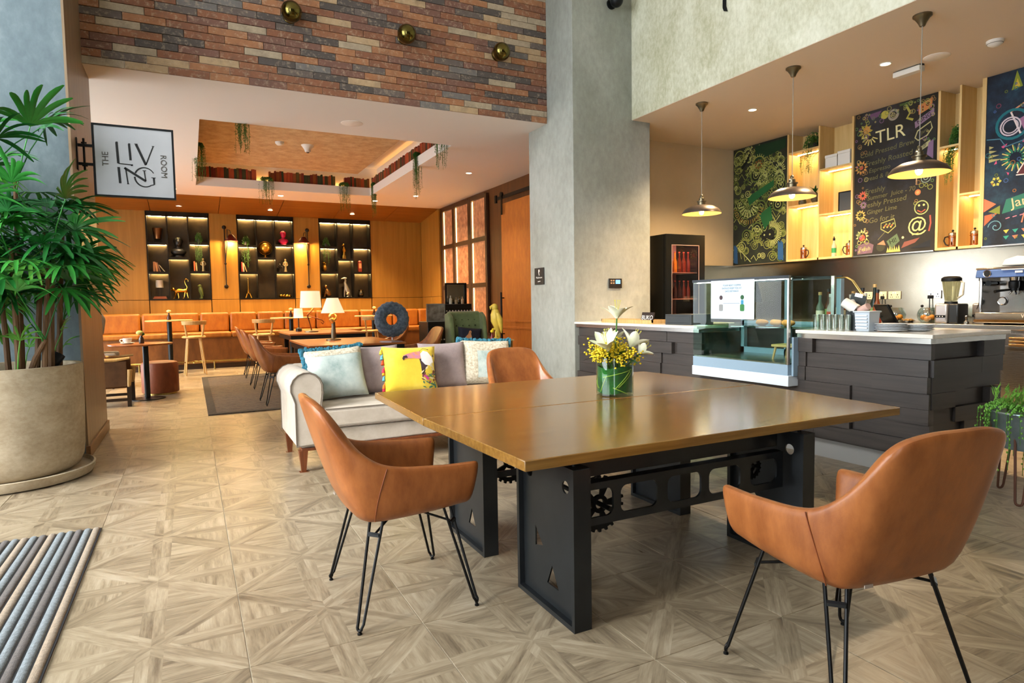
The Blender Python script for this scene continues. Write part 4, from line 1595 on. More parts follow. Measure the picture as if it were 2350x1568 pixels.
obj('card', MB().box(-.005, .005, -.06, .06, 0, .2, RZ(.3) @ RX(.25)), mat('menu_black', '#1c2222', .6), cb)
obj('clip', MB().box(-.008, .006, -.03, .03, .18, .21, RZ(.3) @ RX(.25)), STAIN, cb)
obj('easel', MB().box(.005, .05, -.04, .04, -.10, .02), BLACK, cb)

# ------------------------------------------------------------------ pendant lamps over the bar
PEND = mat('pendant_brown', '#5b4f46', .35, .6)
PENI = mat('pendant_inside', '#e8c078', .5)
BULB = emis('bulb_glow', (1, .66, .30), 90)
PBRZ = mat('bronze', '#6f6550', .35, .9)
first = None
for x, y, lb in ((6.04, 6.365, 'brown dome pendant lamp farthest along the bar, by the column'), (6.06, 4.98, 'brown dome pendant lamp in the middle of the three'), (6.03, 3.575, 'brown dome pendant lamp nearest the viewer, before the TLR board')):
    if first:
        dup(first, (x, y, 2.5), 0, lb)
        continue
    t = thing('pendant_lamp', lb, 'lamp', (x, y, 2.5), group='pendant lamps over the bar')
    obj('shade', MB().lathe([(.25, 0), (.247, .018), (.215, .06), (.15, .098), (.075, .112), (.04, .118), (.0, .12)], 44, caps=False), PEND, t, fix=False)
    obj('inner_enamel', MB().lathe([(.2475, .0005), (.243, .016), (.211, .056), (.147, .093), (.073, .107), (.0, .110)], 44, caps=False), PENI, t, fix=False)
    obj('socket', MB().lathe([(0, .112), (.05, .112), (.05, .15), (.062, .155), (.062, .165), (.035, .17), (.035, .2), (.02, .21), (.02, .235), (.008, .25), (0, .25)], 20), PBRZ, t)
    obj('bulb', MB().ball((0, 0, .03), (.03, .03, .04), 14, 10), BULB, t)
    obj('cord', MB().cyl((0, 0, .25), (0, 0, 1.33), .004, n=8), mat('cord_grey', '#8d867c', .6), t)
    obj('ceiling_rose', MB().lathe([(0, 1.32), (.022, 1.32), (.035, 1.35), (.06, 1.39), (.078, 1.405), (.078, 1.42), (0, 1.42)], 24), PBRZ, t)
    first = t

# ------------------------------------------------------------------ wall shelves with lit back panels
LEDW = emis('led_strip_warm', (1, .70, .30), 60)
WY_ = 8.42


def wall_shelf(name, label, Yl, Yr, div, shA, shB):
    t = thing(name, label, 'shelf', (0, 0, 0))
    z0, z1 = 1.95, ZB - .002
    obj('back_panel', MB().box(8.74, 8.77, Yr, Yl, z0, z1), BIRCH, t)
    for a in (Yl - .03, Yr, div - .012):
        obj('upright', MB().box(WY_, 8.74, a, a + (.03 if a != div - .012 else .024), z0, z1), BIRCH, t)
    obj('bottom_board', MB().box(WY_, 8.74, Yr + .03, Yl - .03, z0, z0 + .03), BIRCH, t)
    for z in shA:
        s = obj('shelf_board', MB().box(WY_ + .004, 8.74, div + .012, Yl - .03, z - .025, z), BIRCH, t)
        obj('led_strip', MB().box(8.60, 8.615, div + .03, Yl - .05, z - .032, z - .025), LEDW, s)
    for z in shB:
        s = obj('shelf_board', MB().box(WY_ + .004, 8.74, Yr + .03, div - .012, z - .025, z), BIRCH, t)
        obj('led_strip', MB().box(8.60, 8.615, Yr + .05, div - .03, z - .032, z - .025), LEDW, s)
    return t


wall_shelf('bar_shelf', 'birch wall shelf with lit compartments between the two left chalkboards', 7.015, 5.90, 6.45, (3.63, 2.81), (3.28, 2.62))
wall_shelf('bar_shelf', 'birch wall shelf with lit compartments right of the TLR chalkboard', 4.775, 4.25, 4.515, (3.23,), (2.62,))


def french_press(label, x, y, z, hy):
    t = thing('french_press', label, 'coffee press', (x, y, z), group='glass coffee presses on the wall shelves')
    CO = mat('copper_frame', '#b06a42', .25, 1.)
    obj('beaker', MB().lathe([(0, .012), (.045, .012), (.046, .15), (.043, .15), (.042, .016), (0, .016)], 20), thin_glass('press_glass', '#e6d2b8', .12), t)
    obj('frame', MB().torus((0, 0, .13), .047, .006, 'Z', 20, 6).torus((0, 0, .02), .047, .005, 'Z', 20, 6).tube([(.047, 0, 0), (.047, 0, .15)], .004, 6).tube([(-.047, 0, 0), (-.047, 0, .15)], .004, 6).tube([(0, -.047, 0), (0, -.047, .15)], .004, 6).tube([(0, .047, 0), (0, .047, .15)], .004, 6), CO, t)
    obj('lid', MB().lathe([(0, .152), (.052, .152), (.045, .18), (.02, .19), (0, .19)], 20), STAIN, t)
    obj('plunger_knob', MB().ball((0, 0, .208), .014, 10, 8), BLACK, t)
    obj('handle', MB().tube([(-.01, hy * .045, .14), (-.01, hy * .085, .135), (-.01, hy * .098, .09), (-.01, hy * .075, .04), (-.01, hy * .045, .03)], .0075, 8), BLACK, t)


french_press('glass coffee press in the bottom compartment by the green doodle board', 8.55, 6.80, 1.98, -1)
french_press('glass coffee press beside the bottle, left of the TLR board', 8.55, 6.03, 1.98, 1)
french_press('glass coffee press in the narrow compartment right of the TLR board', 8.55, 4.635, 1.98, 1)
french_press('glass coffee press next to the colourful rightmost chalkboard', 8.55, 4.385, 1.98, -1)
bt = thing('sauce_bottle', 'slim bottle with green label in the lit shelf compartment', 'bottle', (8.56, 6.285, 1.98))
obj('body', MB().lathe([(0, 0), (.032, 0), (.034, .01), (.034, .16), (.015, .21), (.014, .24), (0, .24)], 18), mat('bottle_milky', '#cfd0b8', .15, trans=.4), bt)
obj('label_band', MB().lathe([(.0348, .06), (.0348, .13)], 18), mat('label_green', '#2f8a50', .5), bt, fix=False)
obj('cap', MB().lathe([(0, .24), (.017, .24), (.017, .275), (.008, .28), (.008, .3), (0, .3)], 14), BLACK, bt)
pf = thing('picture_frame', 'small dark picture frame standing in the lit shelf compartment', 'picture frame', (8.58, 6.12, 2.62))
obj('frame', plate([[(-.125, 0), (.115, 0), (.115, .30), (-.125, .30)], [(-.11, .015), (-.11, .285), (.10, .285), (.10, .015)]], .02, 'YZ'), BLACK, pf)
obj('picture', MB().box(-.004, .004, -.11, .10, .015, .285), mat('slate_print', '#4a4f54', .3), pf)
for k, y in enumerate((6.29, 6.085)):
    b_ = thing('storage_box', ['white lidded box, left one on the upper shelf', 'white lidded box, right one on the upper shelf'][k], 'box', (8.57, y, 3.28))
    obj('body', MB().box(-.1, .1, -.095, .095, 0, .15 + .02 * k), WHITE, b_, bevel=.004)
    obj('lid', MB().box(-.105, .105, -.1, .1, .15 + .02 * k, .19 + .02 * k), WHITE, b_, bevel=.004)
pn = thing('pineapple_ornament', 'dark pineapple-shaped ornament behind the middle pendant', 'ornament', (8.56, 6.62, 2.81))
obj('fruit', MB().ball((0, 0, .09), (.06, .06, .09), 14, 10), mat('ornament_dark', '#4f4630', .5, var=.4, vs=60, bump=.8, bs=50), pn)
m = MB()
for k in range(14):
    bl = leaf_blade(.10 + .03 * (k % 2), .014, .6, 4)
    m.add(bl.v, bl.f, T(0, 0, .165) @ RZ(k * 2.4) @ RX(1.35 - .06 * k))
obj('crown', m, DGRN, pn, fix=False)
tag(obj('ornament_jar', MB().lathe([(0, 0), (.05, 0), (.06, .05), (.045, .11), (.03, .12), (.03, .14), (0, .14)], 16), mat('ornament_dark', '#4f4630', .5), loc=(8.56, 6.84, 2.81)), 'small dark jar beside the pineapple ornament', 'jar')


def trailing_plant(name, label, loc, w, drop, n, seed, pot=True, leafm=None, ball=.1, up=.12):
    rg = random.Random(seed)
    t = thing(name, label, 'plant', loc)
    if pot:
        obj('pot', MB().lathe([(0, 0), (w * .4, 0), (w * .55, .09), (w * .52, .09), (0, .07)], 16), mat('dark_pot', '#2c2a28', .6), t)
    lf, sm = MB(), MB()
    for k in range(n):
        a = rg.uniform(0, 2 * pi)
        r_ = w * rg.uniform(.3, 1)
        L = drop * rg.uniform(.3, 1)
        p = [Vector((0, 0, up * .6)), Vector((r_ * .6 * cos(a), r_ * .6 * sin(a), up * rg.uniform(.8, 1.3))), Vector((r_ * cos(a), r_ * sin(a), up * .2)), Vector((r_ * 1.05 * cos(a), r_ * 1.05 * sin(a), -L * .5)), Vector((r_ * cos(a) + rg.uniform(-.02, .02), r_ * sin(a), -L))]
        if leafm == 'shelf':
            for q in p[1:]:
                q.x = min(q.x, .12) if q.z > 0 else -.16 - .02 * rg.random()
                if q.z <= 0:
                    q.y = q.y * .75
        sm.tube(p, .0018, 4)
        m_ = max(6, int(26 * (L + .15) / .4))
        for i in range(m_):
            f = i / m_ * 3.999
            j = int(f)
            c = p[j].lerp(p[j + 1], f - j)
            s = rg.uniform(.008, .016)
            d = Vector((rg.gauss(0, 1), rg.gauss(0, 1), rg.gauss(-.3, .6))).normalized()
            e = d.orthogonal().normalized()
            lf.add([c, c + d * s + e * s * .45, c + d * s * 2, c + d * s - e * s * .45], [(0, 1, 2, 3)])
    for k in range(int(220 * ball / .1)):
        d = Vector((rg.gauss(0, 1), rg.gauss(0, 1), abs(rg.gauss(0, .8)))).normalized()
        c = Vector((d.x * w * .9, d.y * w * .9, up * .3 + d.z * up)) * rg.uniform(.6, 1)
        e = d.orthogonal().normalized()
        s = rg.uniform(.012, .022)
        f_ = d.cross(e)
        u = (e * cos(k) + f_ * sin(k))
        lf.add([c, c + u * s + d * s * .6, c + u * s * 2.1, c + u * s - d * s * .4], [(0, 1, 2, 3)])
    obj('foliage', lf, mat('trailing_green', '#2f5a24', .5, col2='#4f7f34', vs=18), t, fix=False, smooth=False, kind='stuff')
    obj('stems', sm, GRN, t, kind='stuff')
    return t


trailing_plant('trailing_plant', 'trailing green plant on the shelf beside the green doodle board', (8.56, 6.66, 3.63), .15, .42, 26, 1, True, 'shelf', .14, .2)
trailing_plant('trailing_plant', 'trailing green plant spilling down the narrow shelf right of the TLR board', (8.56, 4.62, 3.23), .085, .50, 44, 2, True, 'shelf', .14, .2)
# ------------------------------------------------------------------ chalkboards with drawings
class Art:
    def __init__(s, X, Yl, z0):
        s.M = face_M(X, Yl, z0)
        s.d = {}
        s.k = 0

    def lay(s, col, vs, fs):
        s.k += 1
        m = s.d.setdefault(col, MB())
        m.add([(a, b, .0012 + .000012 * s.k) for a, b in vs], fs, s.M)

    def poly(s, pts, col):
        s.lay(col, pts, [tuple(range(len(pts)))])

    def line(s, pts, w, col, closed=False):
        n = len(pts)
        P = [Vector((a, b)) for a, b in pts]
        L = []
        for i, p in enumerate(P):
            a = P[i - 1] if (i > 0 or closed) else p
            b = P[(i + 1) % n] if (i < n - 1 or closed) else p
            d = (b - a)
            d = d.normalized() if d.length > 1e-9 else Vector((1, 0))
            q = Vector((-d.y, d.x)) * w / 2
            L += [tuple(p + q), tuple(p - q)]
        fs = [(2 * i, 2 * i + 1, 2 * ((i + 1) % n) + 1, 2 * ((i + 1) % n)) for i in range(n if closed else n - 1)]
        s.lay(col, L, fs)

    def ring(s, c, r, w, col, n=20):
        s.line(circ(c[0], c[1], r, n), w, col, True)

    def disc(s, c, r, col, n=16):
        s.poly(circ(c[0], c[1], r, n), col)

    def spiral(s, c, r, turns, w, col):
        N = int(14 * turns)
        s.line([(c[0] + r * k / N * cos(2 * pi * turns * k / N), c[1] + r * k / N * sin(2 * pi * turns * k / N)) for k in range(1, N + 1)], w, col)

    def rays(s, c, r0, r1, n, w, col, a0=0, a1=2 * pi):
        for k in range(n):
            a = a0 + (a1 - a0) * k / n
            s.line([(c[0] + r0 * cos(a), c[1] + r0 * sin(a)), (c[0] + r1 * cos(a), c[1] + r1 * sin(a))], w, col)

    def petals(s, c, r, n, col, wd=.5, r0=.3, ph=0):
        for k in range(n):
            a = 2 * pi * k / n + ph
            d, e = Vector((cos(a), sin(a))), Vector((-sin(a), cos(a)))
            C = Vector(c)
            w = r * wd * 2 / n * 1.6
            s.poly([tuple(C + d * r * r0), tuple(C + d * r * .65 + e * w), tuple(C + d * r), tuple(C + d * r * .65 - e * w)], col)

    def text(s, body, x, y, size, col, rot=0, align='CENTER', depth=.0004, shear=.15):
        q = text_mb(body, size, s.M @ T(x, y, .0022 + .000012 * s.k) @ RZ(rot), depth, align, shear)
        s.d.setdefault(col, MB()).add(q.v, q.f)

    def build(s, parent):
        for k, (c, m) in enumerate(s.d.items()):
            obj('chalk_drawing', m, mat('chalk_' + c.lstrip('#'), c, .85), parent, fix=False, smooth=False, kind='stuff')


def chalkboard(label, Yl, Yr, tone, frame=True):
    t = thing('chalkboard', label, 'chalkboard', (0, 0, 0))
    z0, z1 = 1.955, ZB - .003
    obj('slate', MB().box(8.43, 8.60, Yr, Yl, z0, z1), tone, t)
    obj('bottom_trim', MB().box(8.415, 8.43, Yr, Yl, z0 - .012, z0 + .004), STAIN, t)
    return t, Art(8.43, Yl, z0)


SL1 = rgb_noise_fabric('green_slate', [(.35, '#10150c'), (.55, '#1d2412'), (.7, '#2c3518')], 3, .1)
SL2 = rgb_noise_fabric('black_slate', [(.35, '#15130f'), (.55, '#221f1c'), (.7, '#30313a')], 1.5, .1)
SL3 = rgb_noise_fabric('navy_slate', [(.35, '#0d1420'), (.5, '#14263a'), (.62, '#1c3a4c'), (.75, '#2d2038')], 3.5, .1)
OL, OL2, OL3, GR, BR = '#8d9048', '#b2b46c', '#5f6a2c', '#1f5a2c', '#7a5222'
# left: dense olive doodles
t, A = chalkboard('chalkboard covered with olive-green gear and spiral doodles', 8.12, 7.02, SL1)
rng = random.Random(2)
W_, H_ = 1.10, 1.96
for k in range(190):
    c = (rng.uniform(.05, W_ - .05), rng.uniform(.05, H_ - .05))
    r = rng.uniform(.04, .13)
    ty = rng.randrange(6)
    r = min(r, c[0] - .01, W_ - c[0] - .01, c[1] - .01, H_ - c[1] - .01)
    if r < .03:
        continue
    col = rng.choice([OL, OL2, OL, OL3])
    if ty == 0:
        A.spiral(c, r, 2.5, .010, col)
    elif ty == 1:
        A.ring(c, r, .012, col); A.rays(c, r * .6, r * .95, 12, .010, col); A.ring(c, r * .5, .01, OL3)
    elif ty == 2:
        A.disc(c, r, OL3); A.disc(c, r * .8, '#14180c'); A.ring(c, r * .45, .012, col); A.disc(c, r * .15, OL2)
    elif ty == 3:
        A.line([(c[0] - r, c[1]), (c[0] - r * .3, c[1] + r * .7), (c[0] + r * .4, c[1] - r * .4), (c[0] + r, c[1] + r * .3)], .014, col)
    elif ty == 4:
        A.petals(c, r, 9, col)
    else:
        A.rays(c, r * .5, r, 9, .016, col, 0, pi)
A.poly([(.48, 1.93), (1.08, 1.92), (1.08, 1.78), (.48, 1.68)], '#12331c')
A.poly([(.32, 1.12), (.86, 1.32), (.86, 1.22), (.36, .98)], GR)
A.poly([(.58, .80), (.80, .92), (.84, .70), (.68, .55)], GR)
A.petals((.55, 1.62), .09, 8, BR); A.ring((.55, 1.62), .13, .018, OL); A.rays((.55, 1.62), .13, .17, 22, .01, OL2)
A.disc((.68, .45), .07, '#10130a'); A.disc((.80, .46), .085, '#10130a'); A.disc((.68, .46), .015, OL2); A.disc((.79, .46), .015, OL2)
A.rays((.82, .47), .11, .20, 22, .013, OL2, -1.6, 1.9)
A.rays((.35, 1.0), .10, .22, 9, .02, OL2, pi + .2, 2 * pi - .1); A.spiral((.33, 1.18), .07, 2, .012, OL2)
A.rays((.35, 1.0), .26, .33, 18, .014, '#8a6a2c', pi + .2, 2 * pi - .2)
A.line([(.12, .30), (.40, .04)], .016, OL2); A.line([(.17, .25), (.2, .1), (.25, .18), (.28, .06), (.33, .1)], .01, OL2)
A.ring((0.14, 1.82), .10, .02, OL); A.line([(.2, 1.62), (.33, 1.75), (.38, 1.9)], .05, '#0e120a')
for q in range(6):
    A.poly([(.24 + .03 * q, 1.70 + .04 * q), (.28 + .03 * q, 1.72 + .04 * q), (.25 + .03 * q, 1.755 + .04 * q)], OL2)
for x in (.03, .06, .95, 1.0):
    A.poly([(x, .05), (x + .06, .02), (x + .05, .30), (x, .35)], '#27507a')
A.build(t)

# middle: TLR menu
t, A = chalkboard('black menu chalkboard headed TLR with flowers drawn round the border', 5.885, 4.79, SL2)
W_ = 1.095
CH1, CH2 = '#b8af7c', '#6c6844'
A.text('TLR', .50, 1.585, .24, '#d8cf9c', .05, shear=0)
for body, x, y, s in (('Cold Pressed Brew', .45, 1.40, .095), ('Freshly Roasted', .48, 1.27, .10), ('Espresso', .36, 1.16, .085), ('Bread & Butter', .40, 1.06, .085), ('Freshly', .30, .88, .10), ('Summer  Juice - 70', .52, .80, .085), ('Freshly Pressed', .42, .70, .10), ('Ginger Lime', .40, .60, .085), ('Go for it', .40, .48, .10)):
    A.text(body, x, y, s, CH2, .06)
for (x, y), r, c in (((.10, 1.22), .10, '#c98a45'), ((.13, .83), .07, '#c4604a'), ((.14, .70), .055, '#8a6a8a'), ((.10, .56), .08, '#d0a55a'), ((.13, .27), .10, '#b8ae74')):
    A.petals((x, y), r, 11, c, .55); A.disc((x, y), r * .5, c if r < .08 else '#1b1712'); A.disc((x, y), r * .3, '#2a2a20' if r != .10 else '#b0523c')
A.disc((.13, .25), .06, '#1b1712'); A.disc((.13, .25), .045, '#a84a3a')
A.petals((.15, 1.70), .11, 9, '#a9973f'); A.disc((.17, 1.72), .05, '#c9883c'); A.rays((.22, 1.62), .04, .12, 7, .014, '#d0c074', pi, 2 * pi)
A.disc((.42, 1.86), .055, '#b8ac4c'); A.ring((.54, 1.83), .06, .03, '#9a8f80'); A.spiral((.54, 1.83), .04, 2, .008, CH1)
A.poly([(.2, 1.92), (.38, 1.93), (.33, 1.86), (.24, 1.84)], '#6f4f6f')
A.line([(.70, 1.92), (.76, 1.80), (.72, 1.74), (.80, 1.70)], .03, '#a8a048'); A.line([(.62, 1.93), (.8, 1.93)], .03, '#4a5a2c')
A.poly([(.86, 1.86), (1.04, 1.92), (1.03, 1.80), (.87, 1.74)], '#c07a45'); A.line([(.92, 1.84), (.92, 1.78)], .015, '#5a2a18'); A.disc((.98, 1.85), .025, '#5a2a18')
A.poly([(.82, 1.66), (1.06, 1.78), (1.06, 1.70), (.83, 1.58)], '#8a6f86'); A.text('NING', .94, 1.68, .075, '#2a1c22', .42, shear=0)
A.line([(.83, 1.46), (.86, 1.54), (1.02, 1.62), (1.04, 1.54), (.98, 1.46), (.87, 1.42)], .016, CH1, True); A.text('Jam', .94, 1.52, .06, CH2, .42)
A.poly([(.84, 1.30), (1.02, 1.40), (1.03, 1.34), (.86, 1.26)], '#a9a276'); A.text('ESP', .94, 1.33, .055, '#2a2418', .42, shear=0)
A.poly([(1.0, 1.36), (1.06, 1.40), (1.06, 1.15), (.98, 1.22)], '#7f6480')
A.line([(.84, .98), (.88, 1.10), (.95, 1.02), (1.0, 1.12), (1.05, 1.05)], .018, '#c9a87c'); A.spiral((.97, .93), .075, 2.2, .011, '#8a9a8c'); A.line([(.86, .86), (.86, .98), (.93, 1.02), (1.04, 1.0)], .016, '#c09a7a')
A.disc((.88, .76), .038, '#b8724a'); A.disc((.88, .76), .02, '#d29a5c')
A.ring((.93, .56), .085, .014, '#9aa36a'); A.disc((.90, .59), .014, '#c8cf7c'); A.disc((.96, .59), .014, '#c8cf7c'); A.line([(.88, .53), (.93, .50), (.98, .53)], .014, '#a8523c')
A.text('@', .88, .34, .25, '#cfc27c', 0, shear=0)
A.line([(.40, .42), (.58, .46), (.60, .36), (.50, .28), (.40, .34)], .013, '#9a9a5c', True)
for q in range(9):
    A.disc((.44 + .016 * q, .36 + .02 * (q % 3)), .013, ['#b89a4c', '#a8623c', '#7f8a4c'][q % 3])
A.poly([(.48, .17), (.62, .26), (.66, .16), (.54, .06)], '#56684c'); A.text('HI!', .57, .165, .085, '#1a1c14', .35, shear=0)
A.line([(.36, .20), (.46, .30)], .008, CH2)
A.poly([(.06, .02), (.28, .03), (.30, .14), (.20, .19), (.07, .14)], '#6f5660'); A.text('Fresh', .17, .09, .075, '#b0a070', .05)
A.disc((.40, .10), .06, '#3a3a2c'); A.poly([(.35, .14), (.44, .19), (.47, .12)], '#b87a5c')
for q in range(6):
    A.poly([(.48 + .03 * q, .02), (.50 + .03 * q, .09 + .02 * (q % 2)), (.52 + .03 * q, .02)], '#b8ad5c')
A.poly([(.68, .06), (.86, .12), (.92, .18), (.72, .14)], '#7a4a40'); A.poly([(.80, .05), (1.05, .14), (1.05, .05)], '#1c2028')
A.disc((.70, .20), .016, '#d0c890'); A.line([(.82, .22), (.9, .24)], .012, '#b89a4c'); A.line([(1.04, .45), (1.05, .35), (1.03, .25)], .02, '#9a4a3c')
for q in range(120):
    a = rng.random()
    c = (rng.uniform(.02, .2), rng.uniform(.05, 1.9)) if a < .5 else ((rng.uniform(.85, 1.07), rng.uniform(.6, 1.9)) if a < .75 else (rng.uniform(.05, 1.05), rng.uniform(1.78, 1.93)))
    rr = rng.uniform(.008, .03)
    rr = min(rr, c[0] - .003, W_ - c[0] - .003)
    A.ring(c, rr, .008, rng.choice([OL, '#8a6a40', '#7f5f7f', '#5f7a4c', '#a89a60']), 10)
A.build(t)

# right: navy board
t, A = chalkboard('navy chalkboard at the far right with chalk cups, bunting and a Jam banner', 4.245, 2.9, SL3)
W_ = 1.345
for q in range(5):
    x = .26 + .14 * q
    A.poly([(x, 1.74 + .02 * q), (x + .05, 1.95), (x + .11, 1.76 + .02 * q)], ['#7f8a2c', '#a8523c', '#3f7a4c'][q % 3]); A.poly([(x + .03, 1.76 + .02 * q), (x + .055, 1.86), (x + .085, 1.77 + .02 * q)], '#c9a83c')
A.line([(.26, 1.50), (.36, 1.24)], .018, '#d8c8c4'); A.line([(.26, 1.50), (.48, 1.62)], .018, '#c98a6a'); A.line([(.48, 1.62), (.60, 1.32)], .018, '#d8c8c4'); A.line([(.36, 1.24), (.58, 1.30)], .018, '#d8c8c4')
A.poly([(.28, 1.50), (.47, 1.60), (.50, 1.53), (.31, 1.43)], '#2a2430'); A.poly([(.34, 1.40), (.40, 1.43), (.46, 1.28), (.40, 1.26)], '#9a6a8a'); A.poly([(.43, 1.44), (.47, 1.46), (.52, 1.30), (.48, 1.29)], '#8a7a4c')
A.ring((.26, 1.34), .10, .016, '#c9b8c0'); A.ring((.26, 1.34), .075, .013, '#c9b8c0'); A.ring((.28, 1.36), .16, .03, '#1f6a72')
A.petals((.32, .98), .14, 15, '#2f7a5c', .45); A.disc((.32, .98), .06, '#101c2c'); A.rays((.32, .98), .08, .15, 14, .012, '#c9b86a')
for q in range(6):
    a = q * 1.05
    A.poly([(.32 + .19 * cos(a), .98 + .17 * sin(a)), (.34 + .21 * cos(a), .99 + .19 * sin(a)), (.32 + .22 * cos(a + .2), .98 + .2 * sin(a + .2)), (.32 + .19 * cos(a + .2), .98 + .17 * sin(a + .2))], '#c8527a')
A.poly([(.34, .78), (.68, .76), (.66, .86), (.42, .92)], '#5a2c34'); A.line([(.33, .78), (.68, .76)], .012, '#d8ccc8'); A.line([(.34, .80), (.42, .93), (.48, .90), (.55, .95), (.64, .88)], .014, '#d8ccc8')
A.petals((.13, .74), .06, 6, '#a8a84c', .6)
A.poly([(.20, .36), (.24, .52), (.80, .66), (.80, .48)], '#2c6a5c'); A.text('Jam Bar', .52, .50, .15, '#d8b088', .16, shear=0)
A.poly([(0.01, .56), (.14, .48), (.01, .40)], '#c8684c'); A.poly([(.02, .36), (.16, .38), (.02, .24)], '#b8583c'); A.poly([(.06, .40), (.18, .46), (.18, .36)], '#6f7a34')
A.text('Coffee', .62, .29, .14, '#d0945c', .12, shear=0); A.line([(.40, .24), (.42, .34), (.52, .36)], .014, '#c8785c')
for q in range(8):
    A.line([(.24 + .07 * q, .30 + .012 * q), (.28 + .07 * q, .31 + .012 * q)], .010, '#c9788a')
for q in range(9):
    x, y = .22 + .09 * (q % 5), .06 + .07 * (q // 5)
    A.poly([(x, y + .04), (x + .06, y + .045), (x + .03, y)], ['#2f8a7a', '#c9705a', '#b8a84c'][q % 3])
A.spiral((.14, .22), .08, 1.5, .01, '#5f8a9a'); A.line([(.02, 1.24), (.16, 1.22), (.22, 1.12), (.4, 1.16), (.6, 1.10)], .012, '#4f7a8a')
for q in range(4):
    A.poly([(.05, 1.16 - .05 * q), (.10 + .03 * q, 1.14 - .05 * q), (.05, 1.12 - .05 * q)], '#a8a06a')
for q in range(60):
    c = (rng.uniform(.03, W_ - .05), rng.uniform(.05, 1.9))
    A.ring(c, rng.uniform(.008, .025), .008, rng.choice(['#2f6a72', '#7a3a4c', '#5f6a2c', '#8a5a2c', '#3f5a8a']), 9)
A.build(t)
tag(obj('board_edge', MB().box(8.42, 8.60, 4.235, 4.252, 1.95, ZB - .002), BIRCH), 'pale birch upright strip left of the navy chalkboard', 'trim')

# ------------------------------------------------------------------ drinks fridge beside the column
fr_ = thing('drinks_fridge', 'tall black glass-door drinks fridge beside the column', 'fridge', (0, 0, 0))
FBK = mat('fridge_black', '#0c0e0f', .25)
FX0, FX1, FY0, FY1, FZ = 6.33, 7.09, 7.42, 8.05, 2.36
obj('cabinet_back', MB().box(FX0, FX1, FY1 - .04, FY1, 0, FZ), FBK, fr_)
obj('cabinet_side', MB().box(FX0, FX0 + .04, FY0 + .03, FY1 - .04, 0, FZ), FBK, fr_)
obj('cabinet_side', MB().box(FX1 - .04, FX1, FY0 + .03, FY1 - .04, 0, FZ), FBK, fr_)
obj('cabinet_top', MB().box(FX0 + .04, FX1 - .04, FY0 + .03, FY1 - .04, FZ - .1, FZ), FBK, fr_)
obj('cabinet_base', MB().box(FX0 + .04, FX1 - .04, FY0 + .03, FY1 - .04, 0, .9), FBK, fr_)
obj('lining', MB().box(FX0 + .04, FX1 - .04, FY1 - .05, FY1 - .04, .9, FZ - .1), mat('fridge_lining', '#caa09a', .4), fr_)
dr = obj('door', plate([[(FX0, .1), (FX1, .1), (FX1, FZ), (FX0, FZ)], [(FX0 + .11, 1.0), (FX0 + .11, FZ - .16), (FX1 - .12, FZ - .16), (FX1 - .12, 1.0)]], .04, 'XZ', FY0), FBK, fr_)
obj('pane', MB().box(FX0 + .11, FX1 - .12, FY0 - .004, FY0 + .002, 1.0, FZ - .16), thin_glass('pane_pinkish', '#f4e2dc', .06), dr)
obj('lit_frame', MB().box(FX0 + .105, FX0 + .115, FY0 - .022, FY0 - .018, 1.0, FZ - .16).box(FX1 - .125, FX1 - .115, FY0 - .022, FY0 - .018, 1.0, FZ - .16).box(FX0 + .105, FX1 - .115, FY0 - .022, FY0 - .018, FZ - .165, FZ - .155), mat('door_trim', '#c9a99f', .3, .6), dr)
obj('light_tube', MB().box(FX0 + .06, FX1 - .06, FY0 + .06, FY0 + .08, FZ - .13, FZ - .115), emis('fridge_lamp', (1, .72, .6), 60), fr_)
for z in (1.40, 1.80):
    obj('shelf', MB().box(FX0 + .045, FX1 - .045, FY0 + .08, FY1 - .06, z - .015, z), mat('fridge_shelf', '#c0a8a0', .3, .5), fr_)
rng = random.Random(9)
bid = 0
for zi, z in enumerate((1.40, 1.80)):
    for k in range(6):
        c = (['#5a1a10', '#3a1410', '#6a2a1a', '#2a100c'] if zi == 0 else ['#d98a2a', '#e09a30', '#8a3a2a', '#7a3024'])[(k // 2 + zi) % 4 if zi == 0 else (1 if k in (1, 2) else 2 + k % 2)]
        h = .26 if zi == 0 else .3
        b_ = thing('drink_bottle', '%s bottle on the %s fridge shelf, %s from the left' % ('dark red' if zi == 0 else ('amber' if k in (1, 2) else 'brown'), 'lower' if zi == 0 else 'upper', ['first', 'second', 'third', 'fourth', 'fifth', 'sixth'][k]), 'bottle', (FX0 + .15 + .088 * k, FY0 + .16, z), group='bottles in the drinks fridge')
        obj('body', MB().lathe([(0, 0), (.030, 0), (.032, .01), (.032, h * .55), (.013, h * .78), (.012, h), (0, h)], 14), mat('drink_' + c[1:], c, .15, trans=.3), b_)
        obj('cap', MB().lathe([(0, h), (.015, h), (.015, h + .015), (0, h + .015)], 10), mat('cap_red', '#a8483a', .4), b_)

# ------------------------------------------------------------------ back bench and machines
bb = thing('back_bench', 'stainless steel back bench running under the splashback', 'bench', (0, 0, 0))
BT = 1.05
obj('top', MB().box(7.85, 8.597, -.5, 7.9, 1.0, BT), STAIN, bb, bevel=.004)
obj('front_panel', MB().box(7.93, 7.97, -.5, 7.9, .12, 1.0), STAIN, bb)
obj('toe_kick', MB().box(8.0, 8.04, -.5, 7.9, 0, .12), BLACK, bb)
for y0 in (1.6, 2.5, 3.4, 4.3, 5.2, 6.1, 7.0):
    obj('door', MB().box(7.912, 7.93, y0 + .01, y0 + .88, .16, .96), STAIN, bb, bevel=.003)
lv = thing('vent_grille', 'steel fridge grille with thin louvres under the back bench', 'grille', (0, 0, 0))
for k in range(22):
    obj('louvre', MB().box(7.895, 7.91, 2.75, 3.75, .36 + k * .019, .371 + k * .019), STAIN, lv)
